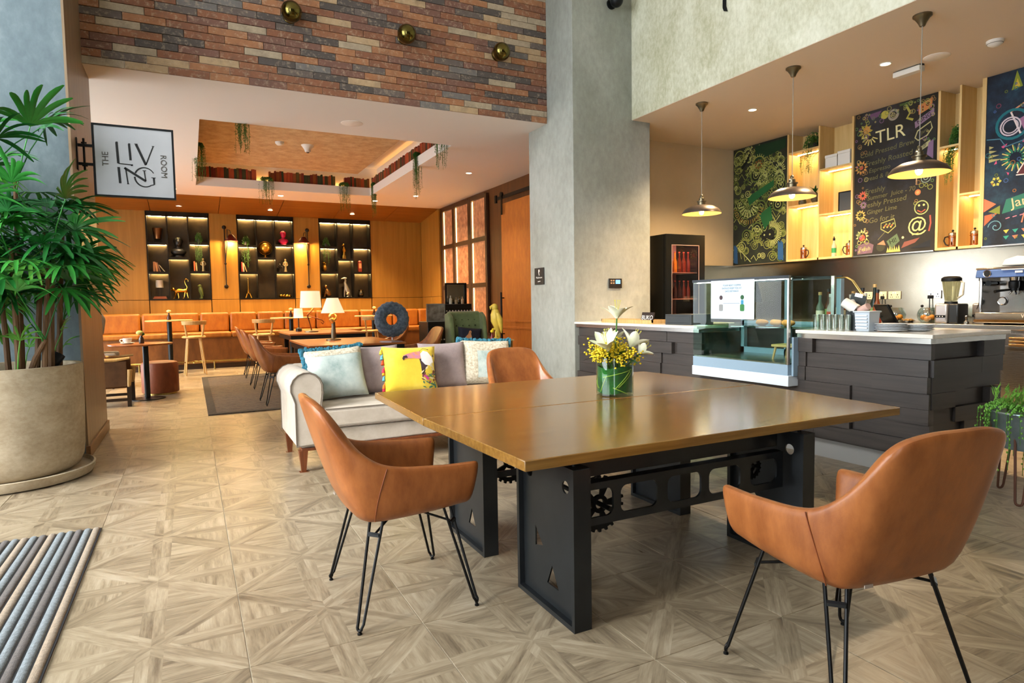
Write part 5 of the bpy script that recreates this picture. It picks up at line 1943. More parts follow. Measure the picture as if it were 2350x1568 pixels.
for y in (2.70, 3.76):
    obj('grille_frame', MB().box(7.885, 7.911, y, y + .04, .33, .80), STAIN, lv)
tr = thing('steel_tray_stack', 'stack of steel trays on an open shelf under the bench', 'tray', (7.80, 3.30, .83))
obj('shelf', MB().box(-.02, .11, -.40, .40, -.02, 0), STAIN, tr)
for k in range(3):
    obj('tray', MB().box(-.05, .1, -.32, .32, .004 + .035 * k, .028 + .035 * k), mat('copper_tray', '#b08a5c', .3, 1.), tr, bevel=.004)
for k, (y0, y1) in enumerate(((5.86, 5.70), (5.67, 5.48), (5.47, 5.29), (4.94, 4.78))):
    yc = (y0 + y1) / 2
    s_ = thing('power_socket', ['cream double socket, leftmost on the splashback', 'cream double socket in the middle, with a plug in it', 'cream double socket, right one of the three together', 'steel double socket with a black plug near the blender'][k], 'socket', (8.598, yc, 1.345))
    obj('faceplate', MB().box(-.012, 0, -.085, .085, 0, .105), mat('socket_cream', '#cfc0a0', .4) if k < 3 else STAIN, s_, bevel=.003)
    for q in (-.042, .042):
        obj('outlet', MB().box(-.0135, -.012, q - .006, q + .006, .05, .066).box(-.0135, -.012, q - .018, q - .008, .022, .032).box(-.0135, -.012, q + .008, q + .018, .022, .032), BLACK, s_)
        obj('switch', MB().box(-.016, -.012, q * .35 - .008, q * .35 + .008, .074, .092), WHITE, s_)
    if k in (1, 3):
        obj('plug', MB().box(-.05, -.014, -.06 if k == 1 else .02, -.018 if k == 1 else .065, .0, .045), BLACK, s_, bevel=.008)
        obj('flex', MB().tube([(-.03, -.04 if k == 1 else .045, .0), (-.04, -.04 if k == 1 else .04, -.15), (-.06, 0, -.29)], .006, 6), BLACK, s_)
ORG = mat('orange_peel', '#e0861a', .45, bump=.3, bs=120)
oi_ = 0
for k, y in enumerate((5.10, 4.70)):
    j = thing('fruit_jar', ['round glass jar of oranges, left of the two on the back bench', 'round glass jar of oranges just left of the blender'][k], 'jar', (8.18, y, BT))
    obj('glass', MB().lathe([(0, 0), (.07, .0), (.105, .04), (.118, .09), (.105, .15), (.075, .185), (.072, .185), (.102, .148), (.114, .09), (.1, .045), (.07, .008), (0, .008)], 26), thin_glass('jar_glass', '#eaf0ee', .1), j)
    obj('knob', MB().ball((-.02, .06, .205), .018, 10, 8), BLACK, j)
    for a in range(4):
        tag(obj('orange', MB().ball((0, 0, 0), .036, 14, 10), ORG, loc=(8.18 + .045 * cos(a * 1.57 + .4), y + .045 * sin(a * 1.57 + .4), BT + .045 + .018 * (a % 2))), ['orange in the left jar on the back bench', 'orange in the jar beside the blender'][k], 'orange', ['oranges in the left jar', 'oranges in the right jar'][k])
gb = thing('garnish_plate', 'low steel dish of dried garnish between the two jars', 'dish', (8.1, 4.9, BT))
obj('dish', MB().lathe([(0, 0), (.06, 0), (.09, .025), (.085, .025), (.055, .006), (0, .006)], 20), STAIN, gb)
m = MB()
for k in range(20):
    m.ball((rng.uniform(-.05, .05), rng.uniform(-.05, .05), .02 + rng.uniform(0, .02)), rng.uniform(.01, .018), 6, 4)
obj('garnish', m, mat('dried_garnish', '#8a6a3a', .8), gb, kind='stuff')


def blender(label, x, y):
    b = thing('blender', label, 'blender', (x, y, BT))
    obj('base', MB().box(-.11, .11, -.02, .13, .0, .235), mat('blender_silver', '#a9a4a2', .3, .7), b, bevel=.025, segs=4)
    obj('side_housing', MB().box(-.10, .12, -.135, -.02, .0, .235), mat('blender_black', '#15181a', .35), b, bevel=.02, segs=3)
    obj('control_strip', MB().box(-.114, -.106, 0, .12, .07, .10), BLACK, b)
    for k in range(3):
        obj('button', MB().cyl((-.118, .03 + .03 * k, .085), (-.112, .03 + .03 * k, .085), .006, n=10), WHITE, b)
    obj('jug', MB().lathe([(0, .25), (.06, .25), (.065, .27), (.098, .51), (.094, .51), (.06, .275), (0, .26)], 24), thin_glass('jug_glass', '#e2dfd0', .14), b)
    obj('jug_collar', MB().lathe([(0, .232), (.07, .232), (.066, .26), (0, .26)], 24), BLACK, b)
    obj('lid', MB().lathe([(0, .50), (.104, .50), (.104, .535), (.08, .555), (.04, .56), (0, .56)], 24), BLACK, b)
    obj('handle', MB().tube([(0, -.09, .50), (0, -.135, .48), (0, -.13, .34), (0, -.075, .30)], .011, 8), mat('handle_clear', '#c9c4b4', .2, trans=.3), b)


blender('silver and black jug blender in front on the back bench', 8.08, 4.38)
blender('second jug blender half hidden behind the espresso machine', 8.45, 4.16)
es = thing('espresso_machine', 'large chrome espresso machine with blue fascia on the back bench', 'coffee machine', (8.0, 3.56, BT))
CHR = mat('chrome', '#c4c2c0', .12, 1.)
obj('body', MB().box(.12, .5, -.45, .45, .1, .56), CHR, es, bevel=.02)
obj('side_panel', MB().box(-.06, .5, .42, .455, .12, .53), CHR, es, bevel=.01)
obj('side_panel', MB().box(-.06, .5, -.455, -.42, .12, .53), CHR, es, bevel=.01)
hd = obj('top_head', MB().prism([(-.10, .52), (-.07, .615), (.5, .64), (.5, .52)], -.48, .48, 'XZ'), mat('blue_fascia', '#5f7fc0', .2, .6), es, bevel=.012)
obj('top_edge', MB().prism([(-.075, .612), (-.07, .632), (.5, .66), (.5, .64)], -.485, .485, 'XZ'), CHR, es, bevel=.004)
obj('badge', MB().cyl((-.085, .36, .565), (-.098, .36, .566), .032, n=20), BLACK, hd)
obj('badge_ring', MB().torus((-.094, .36, .566), .036, .005, 'X', 24, 6), CHR, hd)
obj('fascia_mark', MB().box(-.1, -.086, .02, .09, .565, .585).box(-.098, -.085, -.3, .22, .60, .608), WHITE, hd)
obj('drip_tray', MB().box(-.13, .5, -.46, .46, .02, .14), CHR, es, bevel=.012)
obj('drip_trim', MB().box(-.136, -.126, -.46, .46, .03, .06), mat('copper_trim', '#b07a40', .2, 1.), es)
q = text_mb('WEGA', .06, face_M(-.132, -.08, .10), .002)
obj('maker_lettering', q, mat('lettering_pale', '#d8cfc0', .4), es)
for y in (.16, -.16):
    gh = obj('group_head', MB().lathe([(0, 0), (.045, 0), (.05, .03), (.05, .07), (.03, .09), (0, .09)], 20, (.04, y, .40)), BLACK, es)
    obj('chrome_bell', MB().lathe([(0, 0), (.04, 0), (.045, .045), (0, .045)], 20, (.04, y, .485)), CHR, gh)
    obj('portafilter', MB().lathe([(0, 0), (.036, 0), (.036, .03), (0, .03)], 18, (.04, y, .372)).tube([(.01, y + .02, .385), (-.10, y + .07, .375), (-.15, y + .09, .365)], [.012, .014, .018], 8), BLACK, gh)
    obj('spout', MB().tube([(.04, y + .015, .372), (.02, y + .035, .335)], .009, 8).tube([(.04, y - .015, .372), (.02, y - .035, .335)], .009, 8), CHR, gh)
obj('pressure_gauge', MB().cyl((.13, .30, .26), (.105, .30, .26), .04, n=22), WHITE, es)
obj('gauge_rim', MB().torus((.105, .30, .26), .042, .006, 'X', 24, 6), CHR, es)
obj('steam_knob', MB().cyl((.1, .37, .46), (-.04, .37, .46), .024, .03, 16), BLACK, es)
obj('steam_wand', MB().tube([(.0, .40, .46), (-.04, .44, .43), (-.03, .46, .25), (-.04, .48, .17)], .006, 8), CHR, es)
for x in (.0, .42):
    for y in (-.38, .38):
        obj('foot', MB().cyl((x, y, 0), (x, y, .03), .025), BLACK, es)
cw = thing('cup_stack', 'folded white cloth and upturned cups on the espresso machine', 'cups', (8.18, 3.72, BT + .65))
obj('cloth', MB().prism([(-.16, 0), (-.12, .085), (.0, .105), (.12, .07), (.15, 0)], -.1, .1, 'YZ'), WHITE, cw, bevel=.015)
for k in range(4):
    tag(obj('glass_cup', MB().lathe([(.035, 0), (.03, .09), (0, .09), (0, .087), (.027, .085), (.033, 0)], 16), BOTG, loc=(8.10 + .08 * (k % 2), 3.48 - .08 * (k // 2), BT + .655)), 'upturned clear glass on the espresso machine, %s' % ['front left', 'back left', 'front right', 'back right'][k], 'glass', 'upturned glasses on the espresso machine')
for k, (x, y) in enumerate(((7.93, 4.13), (7.95, 3.93))):
    tag(obj('tamper', MB().lathe([(0, 0), (.028, 0), (.028, .03), (.01, .045), (.012, .07), (.018, .085), (.014, .10), (0, .102)], 16), STAIN if k == 0 else BLACK, loc=(x, y, BT)), ['steel coffee tamper beside the blender', 'black coffee tamper under the espresso machine'][k], 'tamper')

# ------------------------------------------------------------------ planter on hairpin legs at the right edge
pl = thing('hairpin_planter', 'galvanised planter on brown hairpin legs with trailing greenery at the right edge', 'planter', (4.98, 2.16, 0))
RUST = mat('hairpin_brown', '#5a3a2c', .5, .4)
obj('trough', MB().tube([(0, 0, .36), (0, 0, .60)], [.20, .25], 24), mat('galvanised', '#8a9a9e', .35, .8, var=.15, vs=12), pl)
obj('rim', MB().torus((0, 0, .60), .25, .009, 'Z', 32, 8), mat('galvanised', '#8a9a9e', .35, .8), pl)
for k in range(3):
    a = pi + .15 + k * 2.09
    m, f = hairpin(.19 * cos(a), .19 * sin(a), .25 * cos(a), .25 * sin(a), .56, .008, .05, .018)
    obj('leg', m, RUST, pl)
lf, sm = MB(), MB()
rng = random.Random(14)
for k in range(34):
    a = rng.uniform(0, 2 * pi) if k > 14 else rng.uniform(pi - .9, pi + 1.3)
    L = rng.uniform(.1, .6)
    r_ = rng.uniform(.25, .31)
    P_ = [Vector((.1 * cos(a), .1 * sin(a), .60)), Vector((.2 * cos(a), .2 * sin(a), .66)), Vector((r_ * cos(a), r_ * sin(a), .60)), Vector((r_ * cos(a) + rng.uniform(-.02, .02), r_ * sin(a), .60 - L))]
    sm.tube(P_, .002, 4)
    for i in range(int(14 + 60 * L)):
        f = rng.random() * 2.999
        j = int(f)
        c = P_[j].lerp(P_[j + 1], f - j)
        lf.ball(c + Vector((rng.gauss(0, .006), rng.gauss(0, .006), 0)), (.006, .006, .008), 5, 3)
for k in range(260):
    a, r_ = rng.uniform(0, 2 * pi), .24 * sqrt(rng.random())
    c = Vector((r_ * cos(a), r_ * sin(a), .60 + rng.uniform(0, .12)))
    d = Vector((rng.gauss(0, .6), rng.gauss(0, .6), 1)).normalized()
    e = d.orthogonal().normalized() * .009
    lf.add([c, c + d * .03 + e, c + d * .07, c + d * .03 - e], [(0, 1, 2, 3)])
obj('greenery', lf, mat('fresh_green', '#4f8a2c', .5, col2='#79ad42', vs=20), pl, fix=False, kind='stuff')
obj('stems', sm, GRN, pl, kind='stuff')

# ------------------------------------------------------------------ ceiling fittings over the bar, wall plates on the column
DLW = emis('downlight_glow', (1, .80, .5), 12)


def downlight(label, x, y, z, group, energy, r=.055, spot=95):
    t = thing('downlight', label, 'downlight', (x, y, z), group=group)
    obj('trim_ring', MB().torus((0, 0, -.002), r, .008, 'Z', 24, 6), WHITE, t)
    obj('lens', MB().lathe([(0, -.004), (r * .9, -.003), (r * .9, .0)], 20), DLW, t)
    if energy:
        lamp('SPOT', (x, y, z - .03), energy, (1, .72, .42), .05, spot, aim=(0, 0, -1))


downlight('recessed downlight over the bar, nearer one', 6.89, 4.47, ZB, 'bar downlights', 420, spot=130)
downlight('recessed downlight over the bar, farther one', 6.87, 6.29, ZB, 'bar downlights', 420, spot=130)
sd = thing('smoke_detector', 'white round smoke detector on the bar ceiling at the right', 'smoke detector', (7.3, 3.61, ZB))
obj('body', MB().lathe([(0, -.06), (.03, -.058), (.06, -.04), (.075, -.02), (.075, 0), (0, 0)], 26), WHITE, sd)
obj('vent_ring', MB().torus((0, 0, -.03), .066, .004, 'Z', 26, 6), mat('vent_grey', '#8a857d', .6), sd)
tag(obj('ceiling_speaker', MB().lathe([(0, -.008), (.115, -.008), (.125, -.002), (.125, 0), (0, 0)], 32), CEILW, loc=(7.2, 4.11, ZB)), 'flush round ceiling speaker over the bar', 'speaker')
el = thing('emergency_light', 'white boxy emergency light on the bar ceiling', 'emergency light', (7.27, 4.45, ZB))
obj('housing', MB().box(-.05, .05, -.15, .15, -.07, -.012), WHITE, el, bevel=.008)
obj('mount', MB().box(-.02, .02, -.16, .16, -.012, 0), DRG, el)
wcs = thing('restroom_sign', 'small black restroom sign with white symbols on the column', 'sign', (4.692, 8.31, 1.64))
obj('plate', MB().box(-.012, 0, -.14, .14, 0, .25), mat('sign_plate_black', '#1d1c1a', .5), wcs, bevel=.003)
MXs = face_M(-.0125, .14, 0)
m = MB(); flat(m, circ(.14, .205, .022, 12), MXs); flat(m, [(.115, .19), (.135, .19), (.155, .14), (.14, .132)], MXs); obj('symbol', m, WHITE, wcs, fix=False)
q = text_mb('Washroom', .04, MXs @ T(.14, .105, 0), .0005); obj('lettering', q, WHITE, wcs)
m = MB(); flat(m, [(.10, .04), (.18, .046), (.18, .055), (.10, .05)], MXs); obj('arrow', m, WHITE, wcs, fix=False)
ap = thing('control_panel', 'small black control panel with lit blue screen on the column', 'control panel', (5.37, 7.357, 1.56))
obj('housing', MB().box(-.11, .11, -.016, 0, 0, .135), mat('panel_dark', '#26211d', .4), ap, bevel=.004)
obj('screen', MB().box(.0, .08, -.018, -.016, .06, .115), emis('blue_screen', (.12, .3, .65), 1.2), ap)
obj('buttons', MB().box(-.085, -.06, -.018, -.016, .095, .115).box(-.085, -.06, -.018, -.016, .06, .08).box(-.045, -.02, -.018, -.016, .095, .115).box(-.045, -.02, -.018, -.016, .06, .08), mat('button_tan', '#c0a080', .5), ap, kind='stuff')
sp = thing('column_spotlight', 'black dome fitting high on the column, just touching the top edge', 'light', (5.33, 7.358, 5.44))
obj('canopy', MB().lathe([(0, 0), (.07, 0), (.07, .02), (0, .03)], 22, M=RX(pi / 2)), BLACK, sp)
obj('dome', MB().ball((0, -.13, 0), .09, 20, 12), BLACK, sp)
lt = thing('wall_letter', 'black metal letter stroke on the bulkhead at the top edge', 'letter', (5.678, 5.62, 4.69))
obj('stroke', MB().prism([(-.05, .0), (-.005, .02), (.012, .06), (.012, .4), (-.028, .4), (-.028, .07)], -.02, 0, 'YZ'), BLACK, lt)
# ------------------------------------------------------------------ lounge: display niches in the back wall
NICHE = mat('niche_dark', '#33291c', .4, var=.35, vs=5)
NFR = mat('niche_frame', '#1c1814', .4, .5)
NLED = emis('niche_led', (1, .70, .26), 110)
units = [('left', (-.85, -.41, .05, .51), (2.98, 2.27), (2.63,), (3.0, 2.29)), ('middle', (1.18, 1.63, 2.08, 2.54), (2.97, 2.28), (2.66,), (3.0, 2.29)), ('right', (3.22, 3.69, 4.12, 4.60), (2.98, 2.30), (2.66,), (2.99, 2.30))]
for nm, xs, a, b, c in units:
    t = thing('display_niche', 'black display niche with warm lit compartments, %s of three in the back wall' % nm, 'shelf', (0, 0, 0))
    x0, x1 = xs[0], xs[-1]
    obj('back_panel', MB().box(x0, x1, 18.09, 18.11, 1.58, 3.735), NICHE, t)
    for x in xs:
        d = .012
        obj('upright', MB().box(x - d, x + d, WY - .02, 18.09, 1.60, 3.70), NFR, t)
    obj('sill', MB().box(x0 - .012, x1 + .012, WY - .02, 18.09, 1.575, 1.60), NFR, t)
    obj('head', MB().box(x0 - .012, x1 + .012, WY - .02, 18.09, 3.65, 3.734), NFR, t)
    obj('head_valance', MB().box(x0 - .012, x1 + .012, WY - .02, WY, 3.615, 3.65), NFR, t)
    for k, zs_ in enumerate((a, b, c)):
        xa, xb = xs[k] + .012, xs[k + 1] - .012
        for z in zs_:
            s = obj('shelf_board', MB().box(xa, xb, WY - .01, 18.09, z - .035, z), NFR, t)
            obj('valance', MB().box(xa, xb, WY - .01, WY + .01, z - .062, z - .035), NFR, s)
            obj('led_strip', MB().box(xa + .02, xb - .02, 18.03, 18.05, z - .043, z - .035), NLED, s)
        obj('led_strip', MB().box(xa + .02, xb - .02, 18.03, 18.05, 3.642, 3.65), NLED, t)
GOLD = mat('gold_leaf', '#c9973a', .25, 1.)
DBRZ = mat('dark_bronze', '#2e2820', .4, .6)
NY = 17.96


def deco(name, label, cat, x, z, y=NY):
    return thing(name, label, cat, (x, y, z))


def tr_(m, pts, rs, n=10):
    m.tube(pts, rs, n)
    return m


# left niche
o = deco('copper_bucket', 'tapered copper bucket on a stand in the left niche', 'bucket', -.62, 2.98)
obj('bucket', MB().lathe([(0, .10), (.07, .10), (.11, .35), (.105, .36), (.06, .12), (0, .12)], 20), mat('copper_dark', '#8a5a34', .35, .9), o)
obj('stand', MB().tube([(-.08, 0, 0), (-.11, 0, .36)], .008, 6).tube([(.08, 0, 0), (.11, 0, .36)], .008, 6).torus((0, 0, .08), .085, .006, 'Z', 20, 6), DBRZ, o)


def bust(label, x, z, mt, s=1.0):
    o = deco('bust', label, 'bust', x, z)
    obj('plinth', MB().lathe([(0, 0), (.07 * s, 0), (.07 * s, .03 * s), (.04 * s, .05 * s), (0, .05 * s)], 18), mt, o)
    obj('shoulders', MB().ball((0, 0, .10 * s), (.125 * s, .07 * s, .07 * s), 18, 12), mt, o)
    obj('neck', MB().tube([(0, 0, .12 * s), (0, -.005, .21 * s)], [.05 * s, .04 * s], 14), mt, o)
    hd_ = obj('head', MB().ball((0, -.008, .265 * s), (.066 * s, .078 * s, .088 * s), 18, 14), mt, o)
    obj('hair', MB().ball((0, .012, .29 * s), (.076 * s, .076 * s, .07 * s), 16, 10), mt, hd_)
    obj('face', MB().ball((0, -.085 * s, .26 * s), (.012 * s, .016 * s, .022 * s), 8, 6).ball((0, -.072 * s, .222 * s), (.022 * s, .014 * s, .012 * s), 8, 6), mt, hd_)


bust('black bust sculpture in the left niche', -.18, 2.63, mat('black_resin', '#15130f', .4), 1.4)
bust('hot pink bust in the middle niche', 2.31, 3.0, mat('hot_pink', '#e0285a', .4, emit='#e0285a', es=.0), 1.05)


def books(specs, z, name_bits):
    for k, (x, w, h, lean, col, lb) in enumerate(specs):
        o = obj('book', MB().box(-w / 2, w / 2, -.08, .08, 0, h), mat('book_' + col[1:], col, .7), bevel=.003)
        o.location = (x, NY - .02, z)
        o.rotation_euler = (0, lean, 0)
        tag(o, lb, 'book', name_bits)


books([(-.72, .05, .24, 0, '#8a5a34', 'thick brown book upright in the left niche'), (-.66, .04, .22, -.1, '#a06a3c', 'tan book leaning on the brown one in the left niche'), (-.60, .03, .23, -.28, '#6a4a34', 'dark thin book leaning in the left niche'), (-.50, .02, .20, -.62, '#9a8a6a', 'thin pale book slid far over in the left niche')], 2.275, 'books in the left niche')
books([(.16, .035, .24, 0, '#b0562c', 'orange book upright beside the left niche figurine'), (.21, .03, .21, -.06, '#a8905c', 'ochre book beside the orange one, left niche')], 2.295, 'books in the right column of the left niche')
books([(1.26, .03, .25, 0, '#a83c34', 'red book upright in the middle niche'), (1.30, .03, .23, -.05, '#d0b090', 'cream book next to the red one in the middle niche'), (1.37, .02, .22, -.3, '#c9a06a', 'thin tan book leaning in the middle niche')], 2.285, 'books in the middle niche')
o = deco('table_lamp', 'small lamp with pale shade standing on books in the left niche', 'lamp', -.63, 1.605)
obj('book_base', MB().box(-.15, .15, -.08, .08, 0, .03).box(-.13, .14, -.07, .07, .031, .06), mat('book_stack_red', '#8a4a2c', .7), o)
obj('post', MB().cyl((-.03, 0, .06), (-.03, 0, .28), .008).cyl((.03, 0, .06), (.03, 0, .28), .008), DBRZ, o)
obj('shade', MB().lathe([(.085, .28), (.08, .46), (.078, .46), (.083, .28)], 20, caps=False), mat('grey_shade', '#b9b2a4', .8), o)


def monkey_walk(label, x, z):
    o = deco('monkey_statue', label, 'statue', x, z)
    m = MB()
    tr_(m, [(-.13, 0, .17), (-.05, 0, .20), (.06, 0, .19), (.13, 0, .21)], [.045, .058, .05, .05])
    for lx, fx in ((-.11, -.15), (-.07, -.05), (.10, .06), (.13, .16)):
        tr_(m, [(lx, .02 if fx > lx else -.02, .19), (lx + (fx - lx) * .5, 0, .09), (fx, 0, .012), (fx - .03, 0, .008)], [.03, .018, .014, .012], 8)
    obj('body', m, GOLD, o)
    obj('head', MB().ball((-.17, 0, .235), (.048, .045, .045), 14, 10).ball((-.21, 0, .225), (.02, .026, .022), 10, 8).ball((-.17, .045, .245), (.014, .008, .016), 8, 6).ball((-.17, -.045, .245), (.014, .008, .016), 8, 6), GOLD, o)
    obj('tail', MB().tube([(.13, 0, .22), (.14, 0, .30), (.10, 0, .38), (.09, 0, .45), (.12, 0, .50), (.17, 0, .47), (.17, 0, .43)], [.016, .013, .012, .011, .01, .01, .008], 8), GOLD, o)


monkey_walk('golden walking monkey statue with raised curling tail in the left niche', -.165, 1.605)


def parrot(name, label, x, y, z, s, mt, flip=1, dark=None, pole=True):
    o = thing(name, label, 'statue', (x, y, z))
    dark = dark or mt
    b0 = .0
    if pole:
        obj('perch', MB().lathe([(0, 0), (.055 * s, 0), (.055 * s, .02 * s), (.02 * s, .04 * s), (.018 * s, .13 * s), (0, .13 * s)], 14), mt, o)
    m = MB()
    tr_(m, [(.035 * flip * s, 0, .02 * s), (.03 * flip * s, 0, .10 * s), (.015 * flip * s, 0, .20 * s), (0, 0, .30 * s), (-.008 * flip * s, 0, .40 * s), (-.01 * flip * s, 0, .48 * s)], [.012 * s, .028 * s, .05 * s, .085 * s, .08 * s, .05 * s], 14)
    obj('body', m, mt, o)
    hd_ = obj('head', MB().ball((-.022 * flip * s, 0, .515 * s), (.058 * s, .05 * s, .058 * s), 16, 12), mt, o)
    obj('beak', MB().tube([(-.06 * flip * s, 0, .53 * s), (-.095 * flip * s, 0, .515 * s), (-.095 * flip * s, 0, .475 * s)], [.026 * s, .02 * s, .004 * s], 10), dark, hd_)
    for q in (-1, 1):
        obj('wing', MB().tube([(.0, q * .055 * s, .42 * s), (.03 * flip * s, q * .075 * s, .32 * s), (.06 * flip * s, q * .05 * s, .2 * s), (.085 * flip * s, q * .02 * s, .1 * s)], [.035 * s, .05 * s, .035 * s, .008 * s], 10), mt, o)
        obj('claw', MB().ball((-.02 * flip * s, q * .02 * s, .17 * s), (.025 * s, .012 * s, .02 * s), 8, 6), mt, o)
    obj('tail', MB().tube([(.035 * flip * s, 0, .15 * s), (.045 * flip * s, 0, .05 * s), (.05 * flip * s, 0, 0)], [.03 * s, .026 * s, .014 * s], 8), mt, o)
    return o


parrot('parrot_statue', 'green parrot statue on a perch in the left niche', .28, NY, 1.605, .62, mat('parrot_green', '#5f6a2a', .45), 1)


def figurine(label, x, z, mt, h=.3, cat='figurine'):
    o = deco('figurine', label, cat, x, z)
    obj('base', MB().lathe([(0, 0), (.045, 0), (.04, .025), (0, .025)], 14), mt, o)
    obj('figure', MB().tube([(0, 0, .02), (0, 0, h * .35), (.005, 0, h * .55), (0, 0, h * .75), (0, 0, h * .82)], [.035, .025, .04, .045, .016], 12), mt, o)
    obj('head', MB().ball((0, 0, h * .91), (.026, .028, .034), 12, 8), mt, o)
    for q in (-1, 1):
        obj('arm', MB().tube([(q * .04, 0, h * .74), (q * .06, -.01, h * .55), (q * .03, -.04, h * .45)], [.014, .012, .01], 8), mt, o)


figurine('pale standing figurine in the right column of the left niche', .36, 2.295, mat('pale_gold', '#b8a070', .35, .6), .32)
figurine('dark seated figurine in the middle niche', 2.20, 2.295, DBRZ, .2)
figurine('grey-gold standing figurine in the middle niche', 2.34, 2.295, mat('pale_gold', '#b8a070', .35, .6), .34)
trailing_plant('trailing_plant', 'trailing plant in the right column of the left niche', (.28, 17.86, 3.0), .10, .55, 20, 5, True, None, .1, .2)
trailing_plant('trailing_plant', 'trailing plant at the top left of the middle niche', (1.38, 17.86, 2.97), .10, .60, 20, 6, True, None, .1, .2)
trailing_plant('trailing_plant', 'trailing plant at the top left of the right niche', (3.40, 17.86, 2.98), .10, .50, 20, 7, True, None, .1, .2)
gl = deco('globe', 'golden globe on a stand in the middle niche', 'globe', 1.85, 2.66)
obj('sphere', MB().ball((0, 0, .25), .15, 28, 18), mat('globe_gold', '#a87a28', .3, .8, var=.4, vs=7), gl)
obj('meridian', MB().torus((0, 0, .25), .17, .010, 'Y', 32, 8), GOLD, gl)
obj('stand', MB().lathe([(0, 0), (.08, 0), (.075, .015), (.02, .03), (.015, .08), (0, .08)], 18), GOLD, gl)
ef = deco('lattice_tower', 'slim gold lattice tower ornament in the middle niche', 'ornament', 1.40, 1.605)
obj('base_legs', MB().tube([(-.07, -.05, 0), (-.03, -.02, .12)], [.022, .014], 6).tube([(.07, -.05, 0), (.03, -.02, .12)], [.022, .014], 6).tube([(-.07, .05, 0), (-.03, .02, .12)], [.022, .014], 6).tube([(.07, .05, 0), (.03, .02, .12)], [.022, .014], 6), GOLD, ef, kind='stuff')
obj('platform', MB().box(-.045, .045, -.04, .04, .115, .13), GOLD, ef)
obj('spire', MB().tube([(0, 0, .13), (0, 0, .22), (0, 0, .36), (0, 0, .50)], [.035, .018, .010, .006], 8), GOLD, ef)
obj('tip', MB().ball((0, 0, .505), .014, 8, 6), GOLD, ef)
sh = deco('shell_ornament', 'cluster of gold shell shapes lying in the middle niche', 'ornament', 2.31, 1.605)
for q in range(4):
    obj('shell', MB().ball((-.11 + .075 * q, .02 * (q % 2), .045 - .004 * q), (.055, .045, .045), 12, 8).tube([(-.11 + .075 * q, 0, .06), (-.08 + .075 * q, -.02, .095 - .01 * q)], [.03, .006], 8), GOLD, sh)
mk = deco('meerkat_statue', 'gold upright meerkat statue in the right niche', 'statue', 3.90, 2.66)
obj('base', MB().box(-.05, .05, -.05, .05, 0, .02), GOLD, mk)
obj('body', MB().tube([(0, 0, .02), (0, 0, .12), (.005, 0, .24), (0, 0, .34)], [.04, .052, .045, .03], 12), GOLD, mk)
obj('head', MB().ball((-.008, -.01, .39), (.038, .042, .036), 12, 10).tube([(-.02, -.03, .385), (-.05, -.05, .375)], [.02, .008], 8), GOLD, mk)
for q in (-1, 1):
    obj('leg', MB().tube([(q * .03, -.02, .10), (q * .035, -.02, .02)], [.025, .018], 8), GOLD, mk)
    obj('arm', MB().tube([(q * .035, -.02, .28), (q * .03, -.05, .2)], [.016, .012], 8), GOLD, mk)
pa_ = deco('pineapple_statue', 'gold pineapple ornament in the right niche', 'ornament', 3.36, 2.305)
obj('fruit', MB().ball((0, 0, .10), (.06, .06, .10), 14, 12), mat('gold_rough', '#c08a34', .4, .9, bump=1, bs=40), pa_)
m = MB()
for k in range(12):
    bl = leaf_blade(.11, .016, .5, 4)
    m.add(bl.v, bl.f, T(0, 0, .18) @ RZ(k * 2.4) @ RX(1.4 - .07 * k))
obj('crown', m, GOLD, pa_, fix=False)
pb = deco('red_kiosk_ornament', 'small red domed kiosk ornament in the right niche', 'ornament', 4.33, 2.305)
REDP = mat('kiosk_red', '#8a2f1c', .4)
obj('body', MB().box(-.05, .05, -.05, .05, 0, .26), REDP, pb, bevel=.006)
obj('dome', MB().lathe([(.06, .26), (.055, .29), (.02, .32), (0, .325)], 16), REDP, pb)
obj('window', MB().box(-.035, .035, -.053, -.05, .10, .24), mat('kiosk_window', '#c98a5a', .3), pb)
mr = deco('reading_monkey', 'bronze crouching monkey sculpture in the right niche', 'statue', 3.40, 1.605)
BRZ = mat('warm_bronze', '#8a6034', .3, .9)
obj('body', MB().tube([(.05, 0, .04), (.02, 0, .13), (-.02, 0, .22)], [.075, .085, .05], 12), BRZ, mr)
obj('head', MB().ball((-.03, -.02, .29), (.05, .05, .05), 14, 10).ball((-.045, -.06, .28), (.025, .02, .02), 8, 6), BRZ, mr)
for q in (-1, 1):
    obj('leg', MB().tube([(.03, q * .06, .06), (-.06, q * .08, .12), (-.07, q * .07, .012)], [.035, .026, .02], 8), BRZ, mr)
    obj('arm', MB().tube([(-.01, q * .06, .2), (-.06, q * .07, .12), (-.10, q * .02, .10)], [.022, .018, .015], 8), BRZ, mr)
gh_ = deco('greyhound_statue', 'silver sitting greyhound statue in the right niche', 'statue', 3.92, 1.605)
SILV = mat('silver_leaf', '#b0a894', .35, .8)
obj('body', MB().tube([(.07, 0, .05), (.05, 0, .16), (.0, 0, .30), (-.02, 0, .40)], [.06, .075, .062, .035], 12), SILV, gh_)
obj('neck', MB().tube([(-.02, 0, .38), (.0, 0, .46), (-.01, 0, .51)], [.04, .028, .028], 10), SILV, gh_)
obj('head', MB().tube([(.02, 0, .52), (-.03, 0, .525), (-.12, 0, .505)], [.024, .03, .012], 10).ball((.025, .015, .525), (.02, .008, .012), 8, 6), SILV, gh_)
for q in (-1, 1):
    obj('front_leg', MB().tube([(-.02, q * .03, .28), (-.045, q * .03, .12), (-.045, q * .03, .01)], [.028, .016, .014], 8), SILV, gh_)
    obj('hind_leg', MB().tube([(.06, q * .05, .12), (.02, q * .07, .07), (.06, q * .07, .02), (0, q * .07, .012)], [.05, .03, .018, .014], 8), SILV, gh_)
